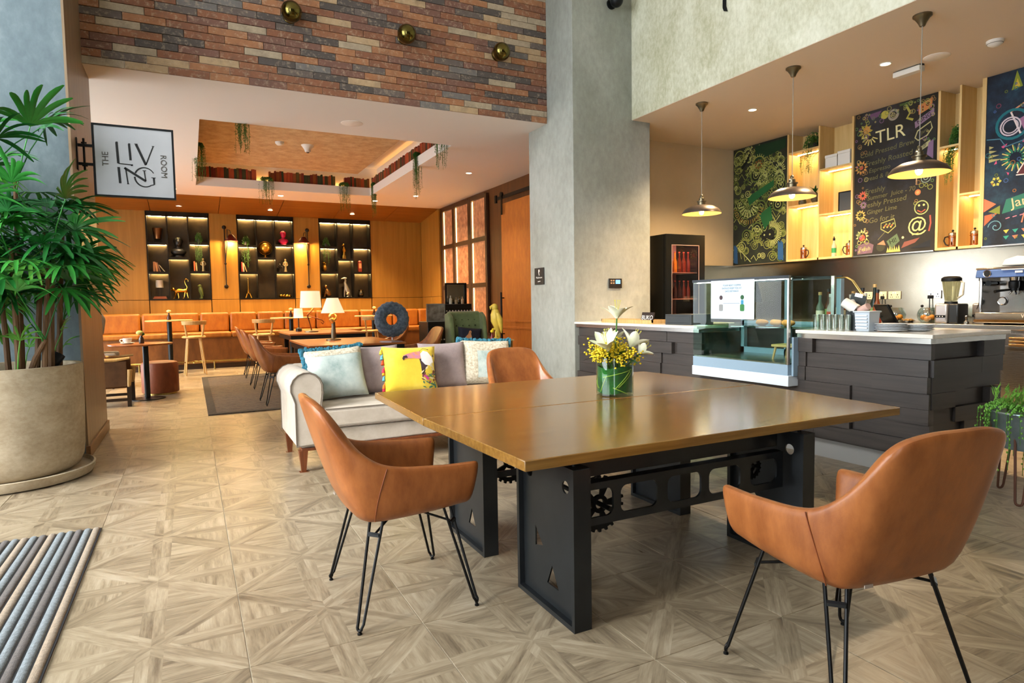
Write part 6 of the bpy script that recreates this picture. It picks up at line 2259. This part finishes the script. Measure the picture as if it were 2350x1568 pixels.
obj('tail', MB().tube([(.11, 0, .03), (.16, 0, .012), (.17, .05, .01)], [.014, .01, .006], 6), SILV, gh_)
tag(obj('metal_vase', MB().lathe([(0, 0), (.055, 0), (.09, .06), (.085, .12), (.06, .17), (.07, .20), (.066, .20), (.05, .165), (0, .03)], 20), mat('gunmetal', '#5c5648', .25, .9), loc=(4.34, NY, 1.605)), 'small rounded gunmetal vase at the foot of the right niche', 'vase')

# ------------------------------------------------------------------ wall sconces
OXB = mat('oxblood_enamel', '#5a1a12', .35)
for k, (x, sx, lb) in enumerate(((.87, 1, 'long-armed wall lamp with oxblood shade, left of the middle niche'), (2.90, -1, 'long-armed wall lamp with oxblood shade, right of the middle niche'))):
    t = thing('wall_lamp', lb, 'wall lamp', (x, WY, 0), group='articulated wall lamps')
    obj('rod', MB().cyl((0, -.05, 1.90), (0, -.05, 3.42), .014, n=10), DBRZ, t)
    for z in (1.90, 3.40):
        obj('wall_mount', MB().lathe([(0, 0), (.05, 0), (.05, .02), (.02, .05), (0, .05)], 16, M=T(0, 0, z) @ RX(pi / 2)), DBRZ, t)
    obj('joint', MB().ball((0, -.05, 2.48), .03, 10, 8), DBRZ, t)
    obj('arm', MB().tube([(0, -.06, 2.48), (sx * .05, -.16, 3.0), (sx * .06, -.20, 3.33), (sx * .12, -.26, 3.30), (sx * .14, -.28, 3.22)], .010, 8), DBRZ, t)
    obj('shade', MB().lathe([(.15, 0), (.135, .05), (.06, .15), (.03, .17), (.0, .17), (0, .165), (.028, .163), (.055, .145), (.13, .045), (.147, 0)], 24, (sx * .14, -.28, 3.03), caps=False), OXB, t)
    obj('bulb', MB().ball((sx * .14, -.28, 3.075), .025, 10, 8), BULB, t)
    lamp('POINT', (x + sx * .14, WY - .28, 3.03), 40, (1, .64, .24), .03)

# ------------------------------------------------------------------ banquette along the back wall
bq = thing('banquette', 'long orange leather banquette along the back wall with brass foot rail', 'banquette', (0, 0, 0))
obj('seat_base', MB().box(-4.1, 6.05, 15.80, 16.55, .12, .70), leather('banquette_front', '#5f3512', '#7a4a1c', .45), bq)
obj('toe_kick', MB().box(-4.1, 6.05, 15.86, 16.55, 0, .12), DARKW, bq)
obj('ledge', MB().box(-4.1, 6.05, 16.68, WY - .005, 0, 1.20), VEN, bq)
bx_ = [-4.1, -2.9, -1.79, -.98, .2, .84, 1.45, 2.07, 2.83, 3.94, 4.8, 5.52, 6.05]
for a, b in zip(bx_[:-1], bx_[1:]):
    obj('back_pad', MB().box(a + .012, b - .012, 16.46, 16.68, .80, 1.255), COGN, bq, bevel=.05, segs=4)
for a, b in ((-4.1, -.98), (-.98, .84), (.84, 2.83), (2.83, 4.8), (4.8, 6.05)):
    obj('seat_pad', MB().box(a + .006, b - .006, 15.76, 16.48, .70, .815), COGN, bq, bevel=.035, segs=4)
obj('foot_rail', MB().cyl((-1.2, 15.55, .19), (5.6, 15.55, .19), .022, n=12), BRASS, bq)
for x in (-1.0, .45, 1.75, 3.1, 4.5):
    obj('rail_post', MB().cyl((x, 15.55, 0), (x, 15.55, .19), .016, n=10).cyl((x, 15.55, .19), (x, 15.80, .19), .012, n=8), BRASS, bq)

# ------------------------------------------------------------------ high tables with bud vases and ash stools
POST = mat('dark_post', '#26292a', .35, .6)
ht = [(-.39, 15.2, 'left one, beside the ottoman'), (2.06, 15.2, 'middle one, behind the lamps'), (3.96, 15.2, 'right one, beside the yarn ring')]
for k, (x, y, wh) in enumerate(ht):
    t = thing('high_table', 'round high cafe table before the banquette, ' + wh, 'table', (x, y, 0))
    obj('top', MB().lathe([(0, 1.095), (.44, 1.095), (.45, 1.105), (.45, 1.118), (.44, 1.125), (0, 1.125)], 40), LIGHTWOOD, t)
    obj('post', MB().cyl((0, 0, .02), (0, 0, 1.095), .048), POST, t)
    obj('base', MB().lathe([(0, 0), (.22, 0), (.22, .012), (.06, .03), (0, .03)], 28), POST, t)
    v = thing('bud_vase', 'dark bud vase with pale flower on the high table, ' + wh, 'vase', (x + (0 if k < 2 else .02), y, 1.125))
    obj('bottle', MB().lathe([(0, 0), (.04, 0), (.042, .05), (.018, .11), (.016, .15), (0, .15)], 14), mat('brown_bottle', '#3a2414', .2), v)
    obj('flower', MB().ball((0, 0, .185), (.045, .045, .03), 10, 6), mat('pale_bloom', '#e0c890', .6), v)


def stool(label, x, y, rz):
    t = thing('bar_stool', label, 'stool', (x, y, 0), rz, 'ash bar stools')
    obj('seat', MB().lathe([(0, .755), (.20, .755), (.225, .77), (.225, .785), (.2, .80), (0, .795)], 32), LIGHTWOOD, t)
    for a in (.7, 2.44, 3.84, 5.58):
        obj('leg', MB().tube([(.15 * cos(a), .15 * sin(a), .76), (.245 * cos(a), .245 * sin(a), 0)], [.02, .014], 10), LIGHTWOOD, t)
    obj('foot_ring', MB().torus((0, 0, .26), .205, .008, 'Z', 32, 8), BRASS, t)
    rows = []
    for i in range(17):
        a = pi + .45 + (pi - .9) * i / 16
        ca, sa = cos(a), sin(a)
        rows.append([(.225 * ca, .225 * sa, 1.03), (.252 * ca, .252 * sa, 1.03), (.262 * ca, .262 * sa, 1.11), (.235 * ca, .235 * sa, 1.11)])
    m = MB().grid(rows, closed_u=True)
    m.f.append((0, 1, 2, 3))
    m.f.append((64, 65, 66, 67))
    obj('back_rail', m, LIGHTWOOD, t, bevel=.006)
    for a in (pi + .75, 2 * pi - .75):
        obj('back_post', MB().tube([(.19 * cos(a), .19 * sin(a), .78), (.24 * cos(a), .24 * sin(a), 1.04)], [.022, .02], 8), LIGHTWOOD, t)


stool('pale ash bar stool beside the left high table, standing clear on the floor', .06, 14.55, .1)
stool('pale ash bar stool in the middle, behind the rug chairs', 1.41, 14.62, -.05)
stool('pale ash bar stool on the right, behind the yarn ring', 3.74, 14.6, 0)

# ------------------------------------------------------------------ rug, long tables and their chairs
def rug_mat():
    t = NT('faded_rug')
    v = t.obj_coord()
    a = t.noise(t.scaled(v, (2.2, 9, 1)), 2.2, 5, .7)
    b = t.noise(v, 26, 4, .7)
    f = t.math('ADD', t.math('MULTIPLY', a, .6), t.math('MULTIPLY', b, .4))
    t.l(t.ramp(f, [(.3, '#2a2624'), (.45, '#453c38'), (.55, '#5f544a'), (.62, '#56342a'), (.72, '#776b5e')]), t.b.inputs['Base Color'])
    t.setb(Roughness=.95)
    return t.m


rg_ = thing('rug', 'faded dark grey-brown patterned rug under the lounge tables', 'rug', (.16, 8.9, 0))
obj('pile', MB().box(0, 3.5, 0, 4.9, .0, .012), rug_mat(), rg_)
BORD = mat('rug_border', '#3a3531', .95, var=.3, vs=20)
for a in ((0, .10, 0, 4.9), (3.4, 3.5, 0, 4.9), (.1, 3.4, 0, .1), (.1, 3.4, 4.8, 4.9)):
    obj('border', MB().box(*a, .012, .0145), BORD, rg_)
TBW = wood('orange_table_wood', '#8f4f20', '#b56a30', 'X', .8, .3, .3)


def long_table(label, x0, x1, y0, y1, z):
    t = thing('long_table', label, 'table', (x0, y0, 0))
    w, d = x1 - x0, y1 - y0
    obj('tabletop', MB().box(0, w, 0, d, z - .03, z), TBW, t, bevel=.004)
    obj('apron', MB().box(.02, w - .02, .02, .05, z - .12, z - .03).box(.02, w - .02, d - .05, d - .02, z - .12, z - .03), BLACK, t, kind='stuff')
    obj('side_apron', MB().box(.02, .05, .05, d - .05, z - .12, z - .03).box(w - .05, w - .02, .05, d - .05, z - .12, z - .03), BLACK, t, kind='stuff')
    for lx in (.10, w - .18):
        for ly in (.10, d - .18):
            obj('leg', MB().box(lx, lx + .08, ly, ly + .08, .0125, z - .03), BLACK, t, bevel=.004)
    return t


long_table('low dark-edged lounge table with the hand lamp, nearer of the two', 1.55, 3.03, 9.68, 11.75, .785)
long_table('taller dark-edged lounge table with the drum-shade lamp, farther of the two', 1.60, 3.0, 12.05, 13.75, .87)
for x, y, rz, lb in ((1.15, 9.56, -pi / 2, 'tan tub chair on the rug, nearest of the left row'), (1.17, 11.57, -pi / 2, 'tan tub chair on the rug, second of the left row'), (1.19, 13.4, -pi / 2, 'tan tub chair on the rug, farthest of the left row'), (3.36, 10.15, pi / 2, 'tan tub chair on the rug behind the yarn ring'), (3.45, 12.3, pi / 2, 'tan tub chair on the rug at the far right of the lounge tables')):
    dup(SMALLCH, (x, y, .013), rz + rng.uniform(-.05, .05), lb, 'tub chairs round the lounge tables')
SHADE = mat('lamp_shade_lit', '#f0dcb4', .8, emit=(1, .80, .5), es=.45)
hl = thing('hand_lamp', 'table lamp with white cone shade held by a bronze hand', 'lamp', (2.18, 11.05, .785))
HB = mat('hand_bronze', '#6f6554', .35, .9)
HG = mat('hand_gold', '#c9a45c', .3, .9)
obj('base', MB().lathe([(0, 0), (.125, 0), (.125, .02), (.07, .035), (0, .035)], 32), HB, hl)
obj('forearm', MB().tube([(0, 0, .03), (0, 0, .15), (.004, 0, .25), (0, 0, .31)], [.042, .04, .032, .036], 16), HB, hl)
obj('palm', MB().tube([(0, 0, .30), (-.02, 0, .34), (-.035, 0, .37)], [.036, .045, .04], 14), HG, hl)
for k, (a, l) in enumerate(((.55, .13), (.2, .145), (-.15, .14), (-.5, .12))):
    y = .03 * (1.5 - k) * .9
    obj('finger', MB().tube([(-.045, y * .8, .38), (-.055, y, .41), (-.04, y, .44), (-.01, y * .7, .455), (.012, y * .4, .452)], [.014, .0135, .012, .011, .009], 8), HG, hl)
obj('thumb', MB().tube([(.01, 0, .33), (.045, -.01, .37), (.05, -.01, .41), (.025, 0, .445)], [.02, .017, .014, .010], 8), HG, hl)
obj('neck', MB().cyl((0, 0, .44), (0, 0, .52), .008), BRASS, hl)
obj('shade', MB().lathe([(.195, .465), (.095, .72), (.092, .72), (.192, .465)], 32, caps=False), SHADE, hl)
lamp('POINT', (2.18, 11.05, .785 + .56), 14, (1, .72, .4), .05)
dl = thing('drum_lamp', 'table lamp with large cream drum shade on a folded desk-lamp arm', 'lamp', (2.09, 12.7, .87))
obj('base', MB().lathe([(0, 0), (.13, 0), (.13, .02), (.05, .04), (0, .04)], 28), HB, dl)
obj('lower_arm', MB().tube([(0, 0, .04), (-.02, 0, .15), (-.07, 0, .33)], .012, 8), mat('copper_arm', '#7a4a30', .35, .9), dl)
obj('upper_arm', MB().tube([(-.07, 0, .33), (.0, 0, .40), (.06, 0, .48)], .016, 8).tube([(-.07, 0, .33), (.13, 0, .25), (.2, 0, .23), (.24, 0, .19), (.22, 0, .15), (.19, 0, .18)], .010, 8), mat('copper_arm', '#7a4a30', .35, .9), dl)
obj('shade', MB().lathe([(.20, .47), (.175, .79), (.172, .79), (.197, .47)], 32, caps=False), SHADE, dl)
lamp('POINT', (2.09, 12.7, .87 + .6), 14, (1, .72, .4), .05)
ml = thing('mini_lamp', 'tiny cream-shaded table lamp left of the drum lamp', 'lamp', (1.93, 13.2, .87))
obj('base', MB().lathe([(0, 0), (.06, 0), (.06, .06), (.012, .08), (.01, .27), (0, .27)], 18), DBRZ, ml)
obj('shade', MB().lathe([(.095, .27), (.08, .46), (.077, .46), (.092, .27)], 24, caps=False), SHADE, ml)
yr = thing('yarn_ring', 'blue-grey yarn-wrapped ring sculpture on a thin stand', 'sculpture', (2.93, 10.1, .785))
obj('stand', MB().lathe([(0, 0), (.07, 0), (.07, .012), (.008, .02), (.008, .14), (0, .14)], 18), STAIN, yr)
YARN = rgb_noise_fabric('slate_yarn', [(.35, '#37424e'), (.5, '#4c5966'), (.68, '#6a7682')], 22, .9, 60)
m = MB()
for k in range(64):
    a = 2 * pi * k / 64
    c = Vector((.19 * cos(a), 0, .35 + .19 * sin(a)))
    rad = Vector((cos(a), 0, sin(a)))
    ring_ = []
    for q in range(12):
        b = 2 * pi * q / 12
        ring_.append(c + rad * cos(b) * (.1 + .007 * sin(k * 2.1)) + Vector((0, 1, 0)) * sin(b) * .085)
    m.v += [tuple(p) for p in ring_]
for k in range(64):
    for q in range(12):
        j = (k + 1) % 64
        m.f.append((k * 12 + q, k * 12 + (q + 1) % 12, j * 12 + (q + 1) % 12, j * 12 + q))
obj('ring', m, YARN, yr)
tag(obj('magazine', MB().box(-.11, .11, -.15, .15, 0, .012, RZ(.4)).box(-.10, .10, -.14, .14, .012, .014, RZ(.4)), mat('magazine_cover', '#9a8a94', .4), loc=(2.85, 9.9, .786)), 'magazine lying at the front corner of the nearer lounge table', 'magazine')

# ------------------------------------------------------------------ seating at the left, seen past the pillar
st_ = thing('side_table', 'round dark wood cafe table beside the ottoman', 'table', (-.68, 11.1, 0))
obj('top', MB().lathe([(0, .825), (.42, .825), (.43, .835), (.43, .85), (0, .855)], 40), TBW, st_)
obj('post', MB().cyl((.06, .0, .02), (.06, 0, .825), .04), POST, st_)
obj('base', MB().lathe([(0, 0), (.24, 0), (.24, .012), (.05, .03), (0, .03)], 28, (.06, 0, 0)), POST, st_)
cu = thing('coffee_cup', 'white coffee cup and saucer on the round side table', 'cup', (-.84, 11.0, .855))
obj('saucer', MB().lathe([(0, 0), (.06, 0), (.095, .014), (.093, .018), (.05, .008), (0, .008)], 24), WHITE, cu)
obj('cup', MB().lathe([(0, .01), (.035, .01), (.055, .04), (.062, .085), (.059, .085), (.05, .04), (0, .02)], 24), WHITE, cu)
obj('handle', MB().torus((-.075, 0, .05), .022, .007, 'Y', 14, 6), WHITE, cu)
bv = thing('bud_vase', 'dark bud vase with a green-white flower on the round side table', 'vase', (-.66, 11.02, .855))
obj('bottle', MB().lathe([(0, 0), (.035, 0), (.036, .07), (.018, .10), (.02, .12), (0, .12)], 14), mat('brown_bottle', '#3a2414', .2), bv)
obj('flower', MB().ball((-.02, 0, .16), (.05, .04, .035), 10, 6), mat('green_white_bloom', '#b8c070', .6), bv)
obj('sprig', MB().ball((.02, 0, .14), (.025, .02, .025), 8, 6), DGRN, bv)
of = thing('ottoman', 'cognac leather drum ottoman on a brass plinth', 'ottoman', (-.465, 11.68, 0))
obj('drum', MB().lathe([(0, .03), (.262, .03), (.268, .05), (.268, .48), (.25, .51), (.2, .525), (0, .53)], 48), leather('ottoman_leather', '#6f3418', '#8a4722', .5), of)
obj('plinth', MB().lathe([(0, 0), (.24, 0), (.24, .03), (0, .03)], 36), BRASS, of)
ac = thing('armchair', 'low wooden-armed lounge chair with red cushion half hidden by the pillar', 'chair', (-1.12, 10.72, 0))
BRF = mat('brown_fabric', '#5a3c22', .8, var=.2, vs=8)
DKL = wood('dark_leg', '#1f130c', '#33200f', 'Z', 1, .4)
obj('seat', MB().box(-.30, .30, -.32, .32, .26, .46), BRF, ac, bevel=.03, segs=3)
obj('backrest', MB().box(-.34, -.22, -.32, .32, .30, .86), BRF, ac, bevel=.04, segs=3)
for y in (-.35, .31):
    obj('arm_panel', MB().box(-.28, .30, y, y + .04, .28, .64), BRF, ac, bevel=.01)
    obj('arm_rest', MB().tube([(-.30, y + .02, .70), (-.1, y + .02, .665), (.15, y + .02, .66), (.34, y + .02, .685)], [.02, .026, .026, .016], 8), LIGHTWOOD, ac)
    for x in (-.28, .29):
        obj('leg', MB().box(x, x + .05, y, y + .05, 0, .30), DKL, ac)
    obj('stretcher', MB().box(-.25, .31, y + .01, y + .04, .08, .12), DKL, ac)
    obj('front_post', MB().tube([(.315, y + .02, .28), (.335, y + .02, .52)], [.026, .034], 10), LIGHTWOOD, ac)
cc = thing('cushion', 'red and white patterned cushion in the wooden lounge chair', 'cushion', (-1.17, 10.62, .46))
cc.rotation_euler = (0, -.35, -pi / 2)
m, _r = cushion(.40, .34, .14)
obj('cover', m, mat('red_print', '#b0302a', .8, col2='#d9c0b4', vs=22), cc)
wg = thing('wing_chair', 'tall grey wing chair at the far left behind the pillar', 'chair', (-1.50, 13.1, 0))
GRF = mat('grey_wool', '#6f6a66', .9, var=.15, vs=10)
obj('seat', MB().box(-.30, .32, -.32, .32, .2, .45), GRF, wg, bevel=.04, segs=3)
obj('backrest', MB().box(-.36, -.2, -.34, .34, .2, 1.30), GRF, wg, bevel=.06, segs=4)
for y in (-.36, .26):
    obj('wing', MB().prism([(-.30, .40), (-.05, .42), (-.02, .75), (.12, .95), (.16, 1.2), (.08, 1.36), (-.1, 1.38), (-.30, 1.30)], y, y + .10, 'XZ'), GRF, wg, bevel=.035, segs=4)
    obj('arm', MB().box(-.25, .34, y, y + .10, .2, .62), GRF, wg, bevel=.035, segs=3)
    for x in (-.28, .28):
        obj('leg', MB().tube([(x, y + .05, .2), (x, y + .05, 0)], [.025, .016], 8), DKL, wg)

# ------------------------------------------------------------------ right wall of the lounge: lattice window and sliding door
w1 = struct('window_1', MB().box(6.125, 6.139, 13.2, 16.02, .62, 3.84), mat('window_shadow_box', '#3a1f10', .6), 'backlit timber lattice window on the lounge side wall')
WFR = wood('lattice_timber', '#2e1a0c', '#472a14', 'Z', .8, .4)
cols = [(15.25, 15.96), (14.24, 15.11), (13.25, 14.07)]
rws = [(2.91, 3.79), (1.85, 2.81), (.80, 1.75)]


def pane_mat():
    t = NT('backlit_pane')
    v = t.obj_coord()
    f = t.noise(t.scaled(v, (1, 3, 3)), 3, 4, .6)
    c = t.ramp(f, [(.3, '#7a4a30'), (.55, '#a06a48'), (.75, '#c08a64')])
    t.l(c, t.b.inputs['Base Color'])
    t.l(c, t.b.inputs['Emission Color'])
    t.b.inputs['Emission Strength'].default_value = .32
    t.setb(Roughness=.35)
    return t.m


PANE = pane_mat()
for (a, b) in cols:
    for (c, d) in rws:
        p = obj('pane', MB().box(6.115, 6.125, a, b, c, d), PANE, w1)
        obj('edge_light', MB().box(6.105, 6.114, b - .045, b - .01, c + .01, d - .01), emis('edge_led', (1, .60, .22), 5), p)
for y0, y1 in ((15.96, 16.06), (15.11, 15.25), (14.07, 14.24), (13.15, 13.25)):
    obj('stile', MB().box(6.06, 6.125, y0, y1, .70, 3.86), WFR, w1, bevel=.004)
for z0, z1 in ((3.79, 3.88), (2.81, 2.91), (1.75, 1.85), (.70, .80)):
    for (a, b) in cols:
        obj('rail', MB().box(6.065, 6.125, a, b, z0, z1), WFR, w1, bevel=.003)
d1 = struct('door_1', MB().box(5.97, 6.02, 9.6, 12.2, .03, 3.46), leather('door_leather', '#aa5c1e', '#c4782e', .5), 'orange leather-faced sliding barn door')
for z in (.86, 1.0):
    obj('moulding', MB().box(5.958, 5.97, 9.6, 12.2, z - .02, z + .02), leather('door_leather', '#aa5c1e', '#c4782e', .5), d1, bevel=.004)
obj('track', MB().box(5.93, 5.95, 9.2, 12.4, 3.55, 3.62), BLACK, d1)
for y in (12.08, 9.9):
    obj('hanger', MB().box(5.915, 5.93, y - .03, y + .03, 3.22, 3.62).cyl((5.905, y, 3.64), (5.945, y, 3.64), .055), BLACK, d1, kind='stuff')
obj('track_stop', MB().box(5.91, 5.95, 12.33, 12.40, 3.5, 3.66), BLACK, d1)
obj('pull_bar', MB().cyl((5.90, 12.12, .62), (5.90, 12.12, 1.60), .02, n=12), BLACK, d1)
for z in (.72, 1.48):
    obj('standoff', MB().cyl((5.90, 12.12, z), (5.97, 12.12, z), .012, n=8), BLACK, d1)

# ------------------------------------------------------------------ black trunks, green chair, parrot
TRK = mat('trunk_black', '#15130f', .4)
STUD = mat('stud_silver', '#c9c4b8', .3, .8)


def trunk(label, x0, x1, y0, z, rows, txt, tz):
    t = thing('studded_trunk', label, 'trunk', (x0, y0, 0))
    w = x1 - x0
    obj('body', MB().box(0, w, 0, .5, 0, z), TRK, t, bevel=.008)
    obj('lid_band', MB().box(-.004, w + .004, -.006, .504, z - .10, z - .085), DBRZ, t)
    for q in rows:
        m = MB()
        n = int(w / .055)
        for k in range(n):
            m.ball((.03 + k * (w - .06) / (n - 1), -.002, q), (.016, .009, .016), 8, 5)
        obj('stud_row', m, STUD, t, kind='stuff')
    q = text_mb(txt, .12, T(w * .55, -.002, tz) @ RX(pi / 2), .001)
    obj('number', q, mat('number_grey', '#9a9488', .5), t)


trunk('taller black studded trunk behind the green chair', 4.28, 4.82, 11.2, 1.37, (1.24, 1.0, .72), '20', 1.12)
trunk('shorter black studded trunk numbered 20 left of the taller one', 3.86, 4.26, 11.0, 1.05, (.72,), '20', .90)
pm = thing('framed_photo', 'framed grey photograph standing on the shorter trunk', 'picture frame', (4.06, 11.12, 1.05))
obj('frame', plate([[(-.18, 0), (.18, 0), (.18, .33), (-.18, .33)], [(-.165, .015), (-.165, .315), (.165, .315), (.165, .015)]], .02, 'XZ'), mat('frame_grey', '#8a8a7c', .4), pm)
obj('photo', MB().box(-.165, .165, -.004, .004, .015, .315), mat('photo_print', '#a09c8c', .4, col2='#5a4a3a', vs=9), pm)
mi = thing('vanity_mirror', 'black framed mirror with bottles before it on the taller trunk', 'mirror', (4.56, 11.35, 1.37))
obj('frame', plate([[(-.22, 0), (.22, 0), (.22, .40), (-.22, .40)], [(-.19, .03), (-.19, .37), (.17, .37), (.17, .03)]], .03, 'XZ'), BLACK, mi)
obj('glass', MB().box(-.19, .17, -.003, .003, .03, .37), mat('mirror_silver', '#b8b8b0', .08, 1.), mi)
for k, (x, h, c) in enumerate(((4.42, .16, '#c9c0a8'), (4.53, .12, '#b0966a'), (4.66, .14, '#d0a878'))):
    tag(obj('perfume_bottle', MB().lathe([(0, 0), (.03, 0), (.03, h * .6), (.01, h * .75), (.012, h), (0, h)], 14), mat('perfume_' + c[1:], c, .2, trans=.3), loc=(x, 11.27, 1.37)), ['pale bottle at the left before the mirror', 'short amber bottle in the middle before the mirror', 'rosy bottle at the right before the mirror'][k], 'bottle', 'bottles before the mirror')
GRNF = mat('sage_velvet', '#6b774c', .85, var=.15, vs=9, sheen=.3)
gc = thing('wingback_chair', 'sage green buttoned wingback chair beside the sliding door', 'chair', (4.20, 9.85, 0))
obj('seat', MB().box(-.30, .30, -.42, .2, .18, .60), GRNF, gc, bevel=.04, segs=3)
bk = obj('backrest', MB().prism([(.12, .3), (.30, .25), (.36, 1.20), (.30, 1.25), (.22, 1.23)], -.29, .29, 'YZ'), GRNF, gc, bevel=.03, segs=3)
for r in range(2):
    for k in range(4):
        obj('button', MB().ball((-.17 + .115 * k, .175 + .04 * r, 1.0 + .10 * r), .014, 8, 6), mat('sage_dark', '#3c4628', .8), bk)
for sx in (-1, 1):
    obj('wing', MB().prism([(.30, .55), (-.02, .62), (.02, .95), (.06, 1.15), (.18, 1.23), (.32, 1.2)], sx * .30 - .035, sx * .30 + .035, 'YZ'), GRNF, gc, bevel=.025, segs=3)
    obj('arm', MB().box(sx * .36 - .06, sx * .36 + .06, -.42, .2, .3, .66), GRNF, gc, bevel=.05, segs=4)
    for y in (-.36, .2):
        obj('leg', MB().tube([(sx * .27, y, .2), (sx * .28, y, 0)], [.024, .014], 8), DKL, gc)
cc = thing('cushion', 'dark navy cushion with a pale figure print in the green chair', 'cushion', (4.19, 9.84, .62))
cc.rotation_euler = (-.25, .12, 0)
m, _r = cushion(.44, .36, .13)
obj('cover', m, mat('navy_velvet', '#1c1c2a', .8, var=.2, vs=8), cc)
TW2 = (.44, .36, .13)
applique(cc, [[(-.62, -.9), (-.66, -.4), (-.5, .0), (-.28, .3), (-.18, .62), (-.05, .70), (.02, .55), (-.04, .35), (.02, .05), (.08, -.4), (-.05, -.9)]], mat('print_flesh', '#c98a5a', .8), *TW2, .003, 'figure_print')
gt = thing('lamp_table', 'narrow gold-edged side table beneath the yellow parrot', 'table', (4.30, 9.12, 0))
obj('top', MB().box(-.30, .28, -.16, .16, .775, .795), LIGHTWOOD, gt, bevel=.004)
for x in (-.27, .25):
    for y in (-.13, .13):
        obj('leg', MB().box(x - .009, x + .009, y - .009, y + .009, 0, .775), BRASS, gt)
YP = mat('yellow_resin', '#d6b648', .4, var=.1, vs=14)
parrot('parrot_statue', 'pale yellow parrot statue on the narrow table by the sliding door', 4.36, 9.16, .795, 1.0, YP, 1)
rbv = thing('bud_vase', 'tiny red bud vase with yellow flowers beside the yellow parrot', 'vase', (4.22, 9.02, .795))
obj('bottle', MB().lathe([(0, 0), (.025, 0), (.027, .05), (.012, .09), (.012, .11), (0, .11)], 12), mat('red_glass', '#7a2018', .15), rbv)
obj('flower', MB().ball((0, 0, .14), (.03, .03, .025), 8, 6).ball((.02, 0, .17), (.022, .022, .02), 8, 6), YEL, rbv)

# ------------------------------------------------------------------ lounge ceiling fittings and hanging plants
for k, (x, y, lb) in enumerate(((-.12, 17.26, 'left'), (1.93, 17.22, 'middle'), (3.99, 17.21, 'right'))):
    downlight('recessed downlight in the timber ceiling, %s of three' % lb, x, y, 3.808, 'timber ceiling downlights', 160, .06)
downlight('recessed downlight in the white lounge ceiling near the lattice window', 5.01, 11.65, ZS, 'white ceiling downlights', 70, .06)
for x, y, lb in ((-1.2, 10.6, 'above the wooden lounge chair'), (-1.2, 14.2, 'at the far left near the banquette'), (4.9, 14.6, 'right of the recess near the lattice window'), (-.2, 15.6, 'above the left high table'), (2.0, 15.7, 'above the middle high table'), (4.2, 15.65, 'above the right high table')):
    t = thing('downlight', 'added lounge fill downlight ' + lb, 'downlight', (x, y, ZS), group='white ceiling downlights')  # unseen downlights, added to brighten the lounge
    obj('lens', MB().lathe([(0, -.004), (.055, -.003), (.055, 0)], 16), DLW, t)
    lamp('SPOT', (x, y, ZS - .03), 340, (1, .68, .32), .05, 120, aim=(0, 0, -1))
tag(obj('ceiling_speaker', MB().lathe([(0, -.012), (.12, -.012), (.15, -.004), (.15, 0), (0, 0)], 32), mat('speaker_white', '#efeae2', .5), loc=(2.15, 9.13, ZS)), 'round white speaker in the lounge ceiling before the recess', 'speaker')
s1 = thing('smoke_detector', 'flat white smoke detector in the recessed lounge ceiling', 'smoke detector', (1.59, 12.36, RZT))
obj('body', MB().lathe([(0, -.06), (.05, -.055), (.075, -.03), (.08, 0), (0, 0)], 24), WHITE, s1)
obj('vent_ring', MB().torus((0, 0, -.035), .065, .004, 'Z', 24, 6), mat('vent_grey', '#8a857d', .6), s1)
s2 = thing('ceiling_sensor', 'white conical ceiling sensor beside the smoke detector', 'sensor', (2.09, 12.42, RZT))
obj('cone', MB().lathe([(0, -.13), (.05, -.12), (.06, -.08), (.11, -.01), (.12, 0), (0, 0)], 24), WHITE, s2)
obj('lens', MB().ball((0, 0, -.125), (.03, .03, .02), 12, 8), mat('lens_dark', '#6a5a50', .3), s2)
for k, (x, y, d, w, lb) in enumerate(((.77, 9.80, .30, .09, 'hanging plant at the front edge of the ceiling recess'), (3.78, 9.95, .35, .12, 'hanging plant at the right front corner of the ceiling recess'), (3.90, 11.5, .60, .08, 'hanging plant on the right edge of the ceiling recess'), (3.92, 14.7, .55, .06, 'hanging plant at the back right corner of the ceiling recess'), (1.62, 14.95, .38, .15, 'hanging plant on the back edge of the recess, left one'), (3.30, 14.95, .45, .13, 'hanging plant on the back edge of the recess, right one'), (.25, 12.3, .4, .1, 'hanging plant on the left edge of the ceiling recess'))):
    trailing_plant('hanging_plant', lb, (x, y, 4.125 if k != 0 else 4.0), w, d + .2, 38, 40 + k, False, None, .12, .06)
